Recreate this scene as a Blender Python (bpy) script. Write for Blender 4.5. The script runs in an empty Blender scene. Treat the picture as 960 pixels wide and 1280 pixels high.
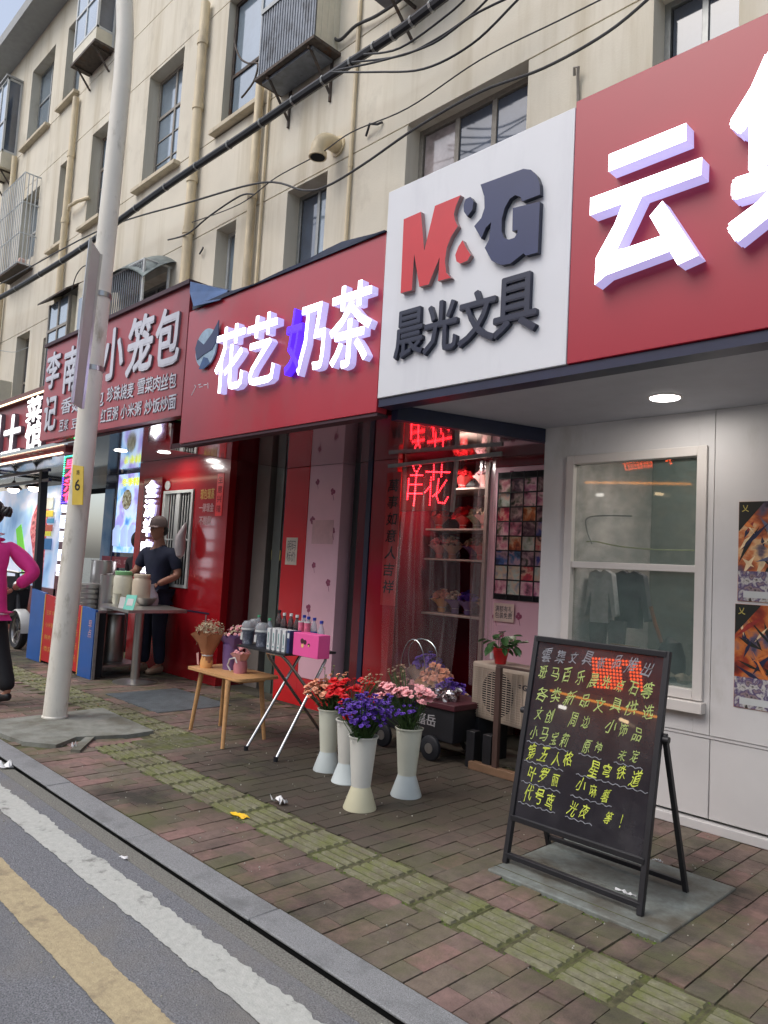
import bpy, math, random
from mathutils import Vector, Matrix, Euler
from mathutils.geometry import tessellate_polygon
random.seed(7)
R = math.radians
SC = bpy.context.scene
COL = SC.collection

# ---------------------------------------------------------------- camera, world, sun, exposure
CAMH = 1.3
YAW, PITCH, ROLL, FPX = R(45.616), R(4.405), R(3.156), 925.16
fw = Vector((-math.sin(YAW)*math.cos(PITCH), math.cos(YAW)*math.cos(PITCH), math.sin(PITCH)))
rt0 = Vector((math.cos(YAW), math.sin(YAW), 0)); up0 = rt0.cross(fw)
rt = math.cos(ROLL)*rt0 + math.sin(ROLL)*up0
upv = -math.sin(ROLL)*rt0 + math.cos(ROLL)*up0
cd = bpy.data.cameras.new('camera'); cam = bpy.data.objects.new('camera', cd); COL.objects.link(cam)
cam.matrix_world = Matrix(((rt.x, upv.x, -fw.x, 0), (rt.y, upv.y, -fw.y, 0), (rt.z, upv.z, -fw.z, CAMH), (0, 0, 0, 1)))
cd.sensor_fit = 'VERTICAL'; cd.sensor_height = 24.0; cd.lens = 24.0*FPX/1280.0
cd.clip_start = 0.05; cd.clip_end = 1000
SC.camera = cam

w = bpy.data.worlds.new('World'); SC.world = w; w.use_nodes = True
nt = w.node_tree; bg = nt.nodes['Background']
sky = nt.nodes.new('ShaderNodeTexSky'); sky.sky_type = 'NISHITA'; sky.sun_disc = False
SUN_EL, SUN_AZ = 52, 200      # azimuth measured from +Y towards +X
sky.sun_elevation = R(SUN_EL); sky.sun_rotation = R(SUN_AZ)
sky.air_density = 1.0; sky.dust_density = 3.0; sky.ozone_density = 1.0
hs = nt.nodes.new('ShaderNodeHueSaturation'); hs.inputs['Saturation'].default_value = 0.62
hs.inputs['Value'].default_value = 1.2; nt.links.new(sky.outputs[0], hs.inputs['Color']); nt.links.new(hs.outputs[0], bg.inputs[0])
bg.inputs[1].default_value = 0.15
sd = bpy.data.lights.new('sun', 'SUN'); so = bpy.data.objects.new('sun', sd); COL.objects.link(so)
sd.energy = 0.6; sd.angle = R(40); sd.color = (1.0, 0.97, 0.93)
az, el = R(SUN_AZ), R(SUN_EL)
sdir = Vector((math.sin(az)*math.cos(el), math.cos(az)*math.cos(el), math.sin(el)))
so.rotation_euler = sdir.to_track_quat('Z', 'Y').to_euler()
SC.view_settings.view_transform = 'Standard'; SC.view_settings.look = 'None'
SC.view_settings.exposure = 0.40; SC.view_settings.gamma = 1.0
SC.cycles.max_bounces = 6; SC.cycles.transparent_max_bounces = 16

# ---------------------------------------------------------------- survey helpers: where a sight line of the photo meets a real plane
def _ray(px, py):
    return (px-480)*rt - (py-640)*upv + FPX*fw
def onY(px, py, Y):
    r = _ray(px, py); t = Y/r.y; return Vector((t*r.x, Y, CAMH+t*r.z))
def onZ(px, py, z=0.0):
    r = _ray(px, py); t = (z-CAMH)/r.z; return Vector((t*r.x, t*r.y, z))
def onX(px, py, X):
    r = _ray(px, py); t = X/r.x; return Vector((X, t*r.y, CAMH+t*r.z))
def pix(p):
    d = Vector(p)-Vector((0, 0, CAMH)); k = d.dot(fw)
    return (480+FPX*d.dot(rt)/k, 640-FPX*d.dot(upv)/k, k)

# ---------------------------------------------------------------- materials
def lin(c):
    o = []
    for x in c[:3]:
        x = x/255.0
        o.append(x/12.92 if x <= 0.04045 else ((x+0.055)/1.055)**2.4)
    return (o[0], o[1], o[2], 1)
MC = {}
def mat(name, rgb, rough=0.6, metal=0.0, var=0.12, scale=8.0, bump=0.0, bscale=60.0, emit=None, estr=0.0,
        dirt=None, dscale=2.0, dlo=0.5, dhi=0.7, world=False, rnd=0.0, coat=0.0, alpha=1.0, stretch=None, spec=0.5, trans=0.0, dirt2=None, crough=0.08, patch=None):
    m = bpy.data.materials.new(name); m.use_nodes = True
    n = m.node_tree; L = n.links; b = n.nodes['Principled BSDF']
    if world:
        tc = n.nodes.new('ShaderNodeNewGeometry'); co = tc.outputs['Position']
    else:
        tc = n.nodes.new('ShaderNodeTexCoord'); co = tc.outputs['Object']
    if stretch:
        mp = n.nodes.new('ShaderNodeMapping'); mp.inputs['Scale'].default_value = stretch
        L.new(co, mp.inputs[0]); cs = mp.outputs[0]
    else: cs = co
    base = lin(rgb)
    nz = n.nodes.new('ShaderNodeTexNoise'); nz.inputs['Scale'].default_value = scale; nz.inputs['Detail'].default_value = 6
    nz.inputs['Roughness'].default_value = 0.6
    L.new(cs, nz.inputs['Vector'])
    mx = n.nodes.new('ShaderNodeMix'); mx.data_type = 'RGBA'
    mr = n.nodes.new('ShaderNodeMapRange'); mr.inputs[1].default_value = 0.3; mr.inputs[2].default_value = 0.7
    L.new(nz.outputs[0], mr.inputs[0]); L.new(mr.outputs[0], mx.inputs[0])
    mx.inputs[6].default_value = tuple(c*(1-var) for c in base[:3])+(1,)
    mx.inputs[7].default_value = tuple(min(1, c*(1+var)) for c in base[:3])+(1,)
    out = mx.outputs[2]
    for dd in (dirt, dirt2):
        if dd is None: continue
        col, ds, lo, hi, st = dd if len(dd) == 5 else (dd, dscale, dlo, dhi, None)
        dn = n.nodes.new('ShaderNodeTexNoise'); dn.inputs['Scale'].default_value = ds; dn.inputs['Detail'].default_value = 8
        dn.inputs['Roughness'].default_value = 0.65
        if st:
            mp2 = n.nodes.new('ShaderNodeMapping'); mp2.inputs['Scale'].default_value = st; L.new(co, mp2.inputs[0]); L.new(mp2.outputs[0], dn.inputs['Vector'])
        else: L.new(cs, dn.inputs['Vector'])
        dr = n.nodes.new('ShaderNodeMapRange'); dr.inputs[1].default_value = lo; dr.inputs[2].default_value = hi
        L.new(dn.outputs[0], dr.inputs[0])
        m2 = n.nodes.new('ShaderNodeMix'); m2.data_type = 'RGBA'; m2.inputs[7].default_value = lin(col)
        L.new(dr.outputs[0], m2.inputs[0]); L.new(out, m2.inputs[6]); out = m2.outputs[2]
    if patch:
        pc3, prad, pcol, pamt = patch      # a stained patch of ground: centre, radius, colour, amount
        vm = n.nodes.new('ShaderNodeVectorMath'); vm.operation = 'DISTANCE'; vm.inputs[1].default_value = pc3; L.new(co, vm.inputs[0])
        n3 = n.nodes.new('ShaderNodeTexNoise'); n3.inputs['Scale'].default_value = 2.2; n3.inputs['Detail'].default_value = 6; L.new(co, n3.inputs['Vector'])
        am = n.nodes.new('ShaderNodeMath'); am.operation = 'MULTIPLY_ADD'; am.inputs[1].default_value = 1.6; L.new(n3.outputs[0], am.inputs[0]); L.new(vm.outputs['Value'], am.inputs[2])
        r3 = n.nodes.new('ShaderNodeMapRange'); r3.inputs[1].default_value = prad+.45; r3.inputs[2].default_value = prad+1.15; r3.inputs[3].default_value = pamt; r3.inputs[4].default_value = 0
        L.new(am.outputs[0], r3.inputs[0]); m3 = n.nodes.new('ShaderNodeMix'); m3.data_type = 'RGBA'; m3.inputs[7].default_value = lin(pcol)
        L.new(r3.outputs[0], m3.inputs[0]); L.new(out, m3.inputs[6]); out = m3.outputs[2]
    if rnd:
        oi = n.nodes.new('ShaderNodeObjectInfo'); r2 = n.nodes.new('ShaderNodeMapRange')
        r2.inputs[3].default_value = 1-rnd; r2.inputs[4].default_value = 1+rnd
        L.new(oi.outputs['Random'], r2.inputs[0])
        h2 = n.nodes.new('ShaderNodeHueSaturation'); L.new(r2.outputs[0], h2.inputs['Value']); L.new(out, h2.inputs['Color']); out = h2.outputs[0]
    L.new(out, b.inputs['Base Color'])
    b.inputs['Roughness'].default_value = rough; b.inputs['Metallic'].default_value = metal
    b.inputs['Specular IOR Level'].default_value = spec
    if coat: b.inputs['Coat Weight'].default_value = coat; b.inputs['Coat Roughness'].default_value = crough
    if trans: b.inputs['Transmission Weight'].default_value = trans
    if alpha < 1: b.inputs['Alpha'].default_value = alpha
    if bump:
        bn = n.nodes.new('ShaderNodeTexNoise'); bn.inputs['Scale'].default_value = bscale; bn.inputs['Detail'].default_value = 4
        L.new(cs, bn.inputs['Vector'])
        bp = n.nodes.new('ShaderNodeBump'); bp.inputs['Strength'].default_value = bump; bp.inputs['Distance'].default_value = 0.01
        L.new(bn.outputs[0], bp.inputs['Height']); L.new(bp.outputs[0], b.inputs['Normal'])
    if emit is not None:
        b.inputs['Emission Color'].default_value = lin(emit); b.inputs['Emission Strength'].default_value = estr
    MC[name] = m
    return m
def picture(name, cols, scale=6.0, rough=0.35, emit=0.0, rnd=False, kind='noise', stretch=(1, 1, 1), dist=0.3, hue=0.03, det=3):
    """print made of patches of several colours"""
    m = bpy.data.materials.new(name); m.use_nodes = True
    n = m.node_tree; L = n.links; b = n.nodes['Principled BSDF']
    tc = n.nodes.new('ShaderNodeTexCoord'); mp = n.nodes.new('ShaderNodeMapping'); mp.inputs['Scale'].default_value = stretch
    L.new(tc.outputs['Object'], mp.inputs[0])
    src = mp.outputs[0]
    oi = n.nodes.new('ShaderNodeObjectInfo')
    if rnd:
        mu = n.nodes.new('ShaderNodeMath'); mu.operation = 'MULTIPLY'; mu.inputs[1].default_value = 50
        L.new(oi.outputs['Random'], mu.inputs[0])
        ad = n.nodes.new('ShaderNodeVectorMath'); ad.operation = 'ADD'; L.new(src, ad.inputs[0]); L.new(mu.outputs[0], ad.inputs[1]); src = ad.outputs[0]
    if kind == 'noise':
        t = n.nodes.new('ShaderNodeTexNoise'); t.inputs['Scale'].default_value = scale; t.inputs['Detail'].default_value = det; o = t.outputs[0]
        t.inputs['Distortion'].default_value = dist
    else:
        t = n.nodes.new('ShaderNodeTexVoronoi'); t.inputs['Scale'].default_value = scale
        sp = n.nodes.new('ShaderNodeSeparateColor'); L.new(t.outputs['Color'], sp.inputs[0]); o = sp.outputs[0]
    L.new(src, t.inputs['Vector'])
    cr = n.nodes.new('ShaderNodeValToRGB'); e = cr.color_ramp.elements
    lo, hi = (0.3, 0.7) if kind == 'noise' else (0.0, 0.95)
    e[0].position = lo; e[0].color = lin(cols[0]); e[1].position = hi; e[1].color = lin(cols[-1])
    for i, c in enumerate(cols[1:-1]):
        x = e.new(lo+(hi-lo)*(i+1)/(len(cols)-1)); x.color = lin(c)
    if rnd: cr.color_ramp.interpolation = 'LINEAR'
    L.new(o, cr.inputs[0]); out = cr.outputs[0]
    if rnd:
        hsv = n.nodes.new('ShaderNodeHueSaturation'); L.new(out, hsv.inputs['Color'])
        mr = n.nodes.new('ShaderNodeMapRange'); mr.inputs[3].default_value = 0.5-hue; mr.inputs[4].default_value = 0.5+hue
        L.new(oi.outputs['Random'], mr.inputs[0]); L.new(mr.outputs[0], hsv.inputs['Hue']); out = hsv.outputs[0]
    L.new(out, b.inputs['Base Color']); b.inputs['Roughness'].default_value = rough
    if emit:
        L.new(out, b.inputs['Emission Color']); b.inputs['Emission Strength'].default_value = emit
    return m
def emis(name, rgb, s, base=None):
    return mat(name, base or rgb, 0.5, emit=rgb, estr=s, var=0.02)
def film(name, rgb, tr=0.8, rough=0.08, gl=0.25):
    m = bpy.data.materials.new(name); m.use_nodes = True; n = m.node_tree; L = n.links
    for x in list(n.nodes): n.nodes.remove(x)
    o = n.nodes.new('ShaderNodeOutputMaterial'); t = n.nodes.new('ShaderNodeBsdfTransparent'); g = n.nodes.new('ShaderNodeBsdfGlossy')
    d = n.nodes.new('ShaderNodeBsdfDiffuse'); d.inputs[0].default_value = lin(rgb)
    g.inputs['Roughness'].default_value = rough; g.inputs['Color'].default_value = (1, 1, 1, 1)
    nz = n.nodes.new('ShaderNodeTexNoise'); nz.inputs['Scale'].default_value = 6; nz.inputs['Detail'].default_value = 5
    mr = n.nodes.new('ShaderNodeMapRange'); mr.inputs[1].default_value = 0.35; mr.inputs[2].default_value = 0.75
    mr.inputs[3].default_value = (1-tr)*0.5; mr.inputs[4].default_value = (1-tr)*1.5; L.new(nz.outputs[0], mr.inputs[0])
    a = n.nodes.new('ShaderNodeMixShader'); L.new(mr.outputs[0], a.inputs[0]); L.new(t.outputs[0], a.inputs[1]); L.new(d.outputs[0], a.inputs[2])
    fr = n.nodes.new('ShaderNodeLayerWeight'); fr.inputs[0].default_value = 0.5
    pw_ = n.nodes.new('ShaderNodeMath'); pw_.operation = 'POWER'; pw_.inputs[1].default_value = 4.0; L.new(fr.outputs['Facing'], pw_.inputs[0])
    ma = n.nodes.new('ShaderNodeMath'); ma.operation = 'MULTIPLY_ADD'; ma.inputs[1].default_value = 0.55; ma.inputs[2].default_value = gl*0.2
    L.new(pw_.outputs[0], ma.inputs[0])
    b = n.nodes.new('ShaderNodeMixShader'); L.new(ma.outputs[0], b.inputs[0]); L.new(a.outputs[0], b.inputs[1]); L.new(g.outputs[0], b.inputs[2])
    L.new(b.outputs[0], o.inputs[0])
    return m

# ---------------------------------------------------------------- mesh builder
class MB:
    def __init__(s): s.v = []; s.f = []; s.mi = []
    def add(s, vs, fs, mi=0):
        o = len(s.v); s.v += [Vector(v) for v in vs]; s.f += [tuple(i+o for i in f) for f in fs]; s.mi += [mi]*len(fs); return s
    def box(s, x0, x1, y0, y1, z0, z1, mi=0, M=None):
        if x0 > x1: x0, x1 = x1, x0
        if y0 > y1: y0, y1 = y1, y0
        if z0 > z1: z0, z1 = z1, z0
        v = [Vector(p) for p in ((x0,y0,z0),(x1,y0,z0),(x1,y1,z0),(x0,y1,z0),(x0,y0,z1),(x1,y0,z1),(x1,y1,z1),(x0,y1,z1))]
        if M is not None: v = [M @ p for p in v]
        return s.add(v, [(0,3,2,1),(4,5,6,7),(0,1,5,4),(1,2,6,5),(2,3,7,6),(3,0,4,7)], mi)
    def bar(s, a, b, wd, dp=None, mi=0, up=(0,0,1)):
        a, b = Vector(a), Vector(b); d = (b-a); l = d.length; d.normalize()
        u = Vector(up)
        if abs(d.dot(u)) > 0.98: u = Vector((0,1,0))
        sx = d.cross(u).normalized(); sy = sx.cross(d).normalized(); dp = dp or wd
        M = Matrix(((sx.x,sy.x,d.x,a.x),(sx.y,sy.y,d.y,a.y),(sx.z,sy.z,d.z,a.z),(0,0,0,1)))
        return s.box(-wd/2, wd/2, -dp/2, dp/2, 0, l, mi, M)
    def tube(s, pts, r, n=8, mi=0, caps=True):
        pts = [Vector(p) for p in pts]; rs = r if isinstance(r, (list, tuple)) else [r]*len(pts)
        rings = []; prev = None
        for i, p in enumerate(pts):
            d = (pts[min(i+1, len(pts)-1)]-pts[max(i-1, 0)]).normalized()
            if prev is None:
                u = Vector((0,0,1)) if abs(d.z) < 0.9 else Vector((1,0,0))
                prev = d.cross(u).normalized()
            a = (prev-d*prev.dot(d)).normalized(); prev = a; b = d.cross(a)
            rings.append([p+(a*math.cos(2*math.pi*k/n)+b*math.sin(2*math.pi*k/n))*rs[i] for k in range(n)])
        vs = [v for g in rings for v in g]; fs = []
        for i in range(len(pts)-1):
            for k in range(n):
                k2 = (k+1) % n; fs.append((i*n+k, i*n+k2, (i+1)*n+k2, (i+1)*n+k))
        if caps: fs.append(tuple(range(n))[::-1]); fs.append(tuple((len(pts)-1)*n+k for k in range(n)))
        return s.add(vs, fs, mi)
    def lathe(s, prof, c=(0,0,0), n=24, mi=0, M=None, cap0=True, cap1=True):
        vs = []; fs = []; c = Vector(c)
        for r, z in prof:
            for k in range(n):
                a = 2*math.pi*k/n; p = Vector((r*math.cos(a), r*math.sin(a), z)); p = (M @ p) if M is not None else p+c; vs.append(p)
        for i in range(len(prof)-1):
            for k in range(n):
                k2 = (k+1) % n; fs.append((i*n+k, i*n+k2, (i+1)*n+k2, (i+1)*n+k))
        if cap0: fs.append(tuple(range(n))[::-1])
        if cap1: fs.append(tuple((len(prof)-1)*n+k for k in range(n)))
        return s.add(vs, fs, mi)
    def prism(s, poly, fn, d0, d1, mi=0, ms=None):
        """poly: 2-D outline, fn(u,v,d)->3-D"""
        n = len(poly); a = [fn(u, v, d1) for u, v in poly]; b = [fn(u, v, d0) for u, v in poly]
        tr = tessellate_polygon([[Vector((u, v, 0)) for u, v in poly]])
        s.add(a, [tuple(t) for t in tr], mi); s.add(b, [tuple(t)[::-1] for t in tr], mi if ms is None else ms)
        s.add(a+b, [(i, (i+1) % n, n+(i+1) % n, n+i) for i in range(n)], mi if ms is None else ms)
        return s
    def blob(s, c, r, n=8, mi=0, sq=(1,1,1), jit=0.0):
        c = Vector(c); vs = []; fs = []; m = max(4, n//2+1)
        for i in range(m+1):
            t = math.pi*i/m
            for k in range(n):
                a = 2*math.pi*k/n; j = 1+random.uniform(-jit, jit)
                vs.append(c+Vector((math.sin(t)*math.cos(a)*sq[0], math.sin(t)*math.sin(a)*sq[1], math.cos(t)*sq[2]))*r*j)
        for i in range(m):
            for k in range(n): fs.append((i*n+k, (i+1)*n+k, (i+1)*n+(k+1) % n, i*n+(k+1) % n))
        return s.add(vs, fs, mi)
    def build(s, name, mats, parent=None, smooth=True, bev=0.0, ang=35, **kw):
        me = bpy.data.meshes.new(name)
        off = wloc(parent) if parent else Vector((0,0,0))
        me.from_pydata([tuple(v-off) for v in s.v], [], s.f)
        if not isinstance(mats, (list, tuple)): mats = [mats]
        for m in mats: me.materials.append(m)
        if len(mats) > 1: me.polygons.foreach_set('material_index', s.mi)
        me.validate(); me.update()
        if smooth:
            me.shade_smooth(); me.set_sharp_from_angle(angle=R(ang))
        o = bpy.data.objects.new(name, me); COL.objects.link(o)
        if parent: o.parent = parent
        if bev:
            md = o.modifiers.new('bevel', 'BEVEL'); md.width = bev; md.segments = 2; md.limit_method = 'ANGLE'; md.angle_limit = R(50)
        return tag(o, **kw)
def wloc(o):
    p = Vector((0,0,0))
    while o: p += o.location; o = o.parent
    return p
def tag(o, label=None, cat=None, group=None, kind=None):
    if label: o['label'] = label
    if cat: o['category'] = cat
    if group: o['group'] = group
    if kind: o['kind'] = kind
    return o
def thing(name, label, cat, loc=(0,0,0), group=None, kind=None):
    o = bpy.data.objects.new(name, None); COL.objects.link(o); o.location = loc; o.empty_display_size = 0.1
    return tag(o, label, cat, group, kind)
def inst(o, loc, parent=None, rot=None, scale=None, name=None, deep=True):
    c = o.copy(); COL.objects.link(c); c.location = loc
    if name: c.name = name
    if rot is not None: c.rotation_euler = rot
    if scale is not None: c.scale = scale if isinstance(scale, (tuple, list, Vector)) else (scale,)*3
    if parent is not None: c.parent = parent
    if deep:
        for ch in list(o.children):
            d = ch.copy(); COL.objects.link(d); d.parent = c
            for g in list(ch.children):
                e = g.copy(); COL.objects.link(e); e.parent = d
    return c

# ---------------------------------------------------------------- lettering
_gc = {}
def glyph(body, shear=0.0, res=2, space=1.0):
    k = (body, shear, res, space)
    if k in _gc: return _gc[k]
    c = bpy.data.curves.new('glyph', 'FONT'); c.body = body; c.extrude = 0.5; c.resolution_u = res; c.shear = shear; c.space_character = space
    o = bpy.data.objects.new('glyph', c); COL.objects.link(o); bpy.context.view_layer.update()
    me = bpy.data.meshes.new_from_object(o)
    vs = [v.co.copy() for v in me.vertices]; fs = [tuple(p.vertices) for p in me.polygons]; nz = [p.normal.z for p in me.polygons]
    x0 = min(v.x for v in vs); x1 = max(v.x for v in vs); y0 = min(v.y for v in vs); y1 = max(v.y for v in vs)
    vs = [((v.x-x0)/max(1e-6, x1-x0), (v.y-y0)/max(1e-6, y1-y0), v.z+0.5) for v in vs]
    bpy.data.objects.remove(o); bpy.data.meshes.remove(me); bpy.data.curves.remove(c)
    _gc[k] = (vs, fs, nz); return _gc[k]
def letters(mb, body, fn, d0, d1, bold=0.0, shear=0.0, mi=0, ms=None, flat=False, res=2, dirs=8):
    """fn(u,v,d): u,v in 0..1 over the letter box, d metres out of the board"""
    vs, fs, nz = glyph(body, shear, res)
    offs = [(0, 0)]
    if bold: offs = [(bold*math.cos(2*math.pi*k/dirs), bold*math.sin(2*math.pi*k/dirs)) for k in range(dirs)] + [(0, 0)]
    for i, (a, b) in enumerate(offs):
        e = i*0.00035
        if flat:
            ff = [(f, z) for f, z in zip(fs, nz) if z > 0.5]
            mb.add([fn(v[0]+a, v[1]+b, d1-e) for v in vs], [f for f, z in ff], mi)
        else:
            vv = [fn(v[0]+a, v[1]+b, (d0 if v[2] < 0.5 else d1-e)) for v in vs]
            mb.add(vv, [f for f, z in zip(fs, nz) if z > 0.5], mi)
            mb.add(vv, [f for f, z in zip(fs, nz) if z <= 0.5], mi if ms is None else ms)
    return mb
def wallfn(x0, x1, z0, z1, Y, shx=0.0):
    return lambda u, v, d: Vector((x0+u*(x1-x0)+v*shx, Y-d, z0+v*(z1-z0)))
def pxbox(l, t, r, b, Y):
    """world x0,x1,z0,z1 of a photo rectangle lying on a plane facing the street"""
    m = (t+b)/2.0; c = (l+r)/2.0
    return (onY(l, m, Y).x, onY(r, m, Y).x, onY(c, b, Y).z, onY(c, t, Y).z)
def stroke(mb, pts, wd, fn, d0, d1, mi=0, ms=None):
    """mitred brush stroke through 2-D points"""
    P = [Vector((p[0], p[1])) for p in pts]; L_ = []; R_ = []
    for i, p in enumerate(P):
        a = (P[i]-P[i-1]).normalized() if i else None; b = (P[i+1]-P[i]).normalized() if i < len(P)-1 else None
        d = (a+b).normalized() if a is not None and b is not None else (a if a is not None else b)
        n = Vector((-d.y, d.x)); k = wd/2
        if a is not None and b is not None: k = k/max(0.5, n.dot(Vector((-a.y, a.x))))
        L_.append(p+n*k); R_.append(p-n*k)
    poly = [(q.x, q.y) for q in L_]+[(q.x, q.y) for q in R_[::-1]]
    return mb.prism(poly, fn, d0, d1, mi, ms)

# ================================================================= THE GROUND
m_asph = mat('asphalt', (112, 114, 118), 0.85, var=0.6, scale=170, bump=0.6, bscale=190, world=True,
             dirt=(122, 119, 112), dscale=1.2, dlo=0.5, dhi=0.75, dirt2=((84, 85, 88), .9, .52, .72, (.35, 1, 1)))
m_gutter = mat('gutter_asphalt', (116, 115, 108), 0.9, var=0.55, scale=150, bump=0.5, bscale=170, world=True)
m_white = mat('worn_white_paint', (176, 178, 172), 0.75, var=0.12, scale=40, bump=0.3, bscale=150, world=True, dirt=((118, 118, 114), 14, 0.56, 0.72, None))
m_yel = mat('worn_yellow_paint', (170, 156, 124), 0.75, var=0.15, scale=50, bump=0.3, bscale=150, world=True, dirt=((132, 120, 98), 11, 0.52, 0.7, None))
m_gran = mat('granite', (130, 132, 133), 0.7, var=0.5, scale=260, bump=0.25, bscale=220, world=True, dirt=((96, 98, 98), 6, 0.5, 0.75, None))
m_bed = mat('mossy_bedding', (80, 78, 54), 0.95, var=0.5, scale=30, bump=0.6, bscale=80, world=True, dirt=((84, 92, 40), 5, 0.5, 0.65, None))
stain = ((52, 48, 40), 1.1, 0.46, 0.62, None)
moss = ((88, 90, 58), 2.4, 0.47, 0.70, None)
brick_cols = [(124, 101, 94), (118, 99, 91), (112, 100, 88), (132, 104, 97), (108, 98, 86), (122, 102, 91)]
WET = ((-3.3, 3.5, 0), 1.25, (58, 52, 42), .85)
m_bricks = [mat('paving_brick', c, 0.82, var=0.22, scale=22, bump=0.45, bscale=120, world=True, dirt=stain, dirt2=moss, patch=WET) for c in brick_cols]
m_black = mat('grime_slot_shade', (18, 18, 18), .95)  # near-black stands for grime plus painted shade in the slot under the kerb
m_tact = mat('mossy_tactile_tile', (120, 118, 96), 0.85, var=0.3, scale=30, bump=0.5, bscale=110, world=True,
             dirt=((108, 112, 68), 9, 0.42, 0.60, None), dirt2=((98, 90, 76), 3.2, 0.5, 0.66, None))
m_tgroove = mat('mossy_groove', (84, 86, 52), 0.95, var=0.4, scale=30, bump=0.5, bscale=110, world=True)
m_conc = mat('concrete', (128, 130, 122), 0.85, var=0.2, scale=12, bump=0.35, bscale=90, world=True, dirt=((98, 96, 84), 3.5, 0.45, 0.65, None))
m_slab = mat('worn_grey_slab', (126, 134, 130), 0.7, var=0.22, scale=30, bump=0.2, bscale=90, world=True, dirt=((84, 80, 70), 2.2, 0.4, 0.62, None), stretch=None)
m_steelplate = mat('chequer_plate', (96, 104, 108), 0.55, metal=0.3, var=0.25, scale=9, bump=0.2, world=True)
m_moss = mat('moss', (86, 108, 38), 0.95, var=0.5, scale=40, bump=0.8, bscale=90, world=True)

ZR = -0.028
MB().box(-200, 200, -200, 200, -0.9, -0.07).build('ground', m_conc, kind='structure')
road = MB()
road.box(-60, 25, -16.5, 1.675, -0.06, ZR).build('road', m_asph, kind='structure')
MB().box(-60, 25, 1.60, 1.675, ZR-0.02, ZR+0.002).build('gutter', m_gutter, kind='structure')
def worn_line(name, y0, y1, x0, x1, m, jag, kw):
    mb = MB(); n = int((x1-x0)/0.014); tp = []; bt = []
    a = b = 0
    for i in range(n+1):
        x = x0+(x1-x0)*i/n
        a = a*0.55+random.gauss(0, jag); b = b*0.55+random.gauss(0, jag*0.6)
        tp.append((x, y1+a)); bt.append((x, y0+b))
    vs = [(x, y, ZR+0.004) for x, y in tp]+[(x, y, ZR+0.004) for x, y in bt]
    mb.add(vs, [(n+1+i, n+2+i, i+1, i) for i in range(n)]); return mb.build(name, m, **kw)
worn_line('white_edge_line', 1.375, 1.515, -14, 0.5, m_white, 0.0042, dict(kind='structure'))
worn_line('yellow_line', 1.055, 1.185, -14, 0.5, m_yel, 0.002, dict(kind='structure'))

kerb = MB().box(-40, 20, 1.715, 1.80, -0.3, -0.012).build('kerb', m_black, kind='structure')
kx = [-2.298+0.985*i for i in range(-9, 4)]
kst = None
for i, x in enumerate(kx):
    o = MB().box(0.0, 0.981, 1.676, 1.812, -0.011, 0.0)
    if kst is None:
        kst = o.build('kerb_stone', m_gran, parent=kerb, bev=0.004); kst.location = (x, 0, 0)
    else:
        c = inst(kst, (x, random.uniform(-0.002, 0.002), random.uniform(-0.002, 0.001)), parent=kerb); c.rotation_euler = (0, 0, R(random.uniform(-0.1, 0.1)))
MB().box(-40, kx[0]-0.004, 1.676, 1.812, -0.2, 0.0).box(kx[-1]+0.986, 12, 1.676, 1.812, -0.2, 0).build('far_kerb_stones', m_gran, parent=kerb, kind='stuff')

pave = MB().box(-40, 12, 1.805, 6.4, -0.3, -0.007).build('pavement', m_bed, kind='structure')
# pole slab, easel slab, plate cut their own places out of the paving
pole_slab = [onZ(0, 903), onZ(128, 888), onZ(192, 917), onZ(160, 922), onZ(95, 925), onZ(70, 935), onZ(28, 931), onZ(-40, 905), onZ(-30, 895)]
def inpoly(x, y, poly):
    c = False; j = len(poly)-1
    for i in range(len(poly)):
        if (poly[i].y > y) != (poly[j].y > y) and x < (poly[j].x-poly[i].x)*(y-poly[i].y)/(poly[j].y-poly[i].y)+poly[i].x: c = not c
        j = i
    return c
SLAB = (-2.03, -1.24, 2.745, 3.47)
PLATE = (-6.75, -5.75, 3.12, 3.84)
TA = (2.235, 2.495); TB = (2.70, 3.0)
TAX = -4.98; TBX = -4.62
def blocked(x, y):
    if SLAB[0] < x < SLAB[1] and SLAB[2] < y < SLAB[3]: return True
    if PLATE[0] < x < PLATE[1] and PLATE[2] < y < PLATE[3]: return True
    if TA[0]-0.005 < y < TA[1]+0.005 and x > TAX: return True
    if TB[0]-0.005 < y < TB[1]+0.005 and x < TBX: return True
    if TAX < x < TBX and TA[1] <= y <= TB[0]: return True
    return inpoly(x, y, pole_slab)
brick_me = []
for k, m in enumerate(m_bricks):
    o = MB().box(-0.0475, 0.0475, -0.098, 0.098, -0.03, 0.0).build('brick', m, bev=0.0); me = o.data
    bpy.data.objects.remove(o); brick_me.append(me)
cells = []
x = -13.0; col = 0
while x < 0.2:
    off = 0.1 if col % 2 else 0.0
    y = 1.815+0.098-off
    while y < 4.3:
        ya, yb = y-0.098, y+0.098
        ya = max(ya, 1.815)
        if not blocked(x, (ya+yb)/2) and yb-ya > 0.03:
            # trim against the straight tactile band
            for (t0, t1, cond) in ((TA[0], TA[1], x > TAX), (TB[0], TB[1], x < TBX)):
                if cond:
                    if ya < t0 < yb: yb = t0-0.004
                    if ya < t1 < yb: ya = t1+0.004
            if yb-ya > 0.03: cells.append((x, ya, yb))
        y += 0.2
    x += 0.1; col += 1
def vis(c):
    p = pix((c[0], (c[1]+c[2])/2, 0))
    return p[2] > 0.1 and -12 < p[0] < 972 and -12 < p[1] < 1292
seen = sorted([c for c in cells if vis(c)], key=lambda c: pix((c[0], c[1], 0))[2])
near, rest = seen[:300], seen[300:]+[c for c in cells if not vis(c)]
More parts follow.
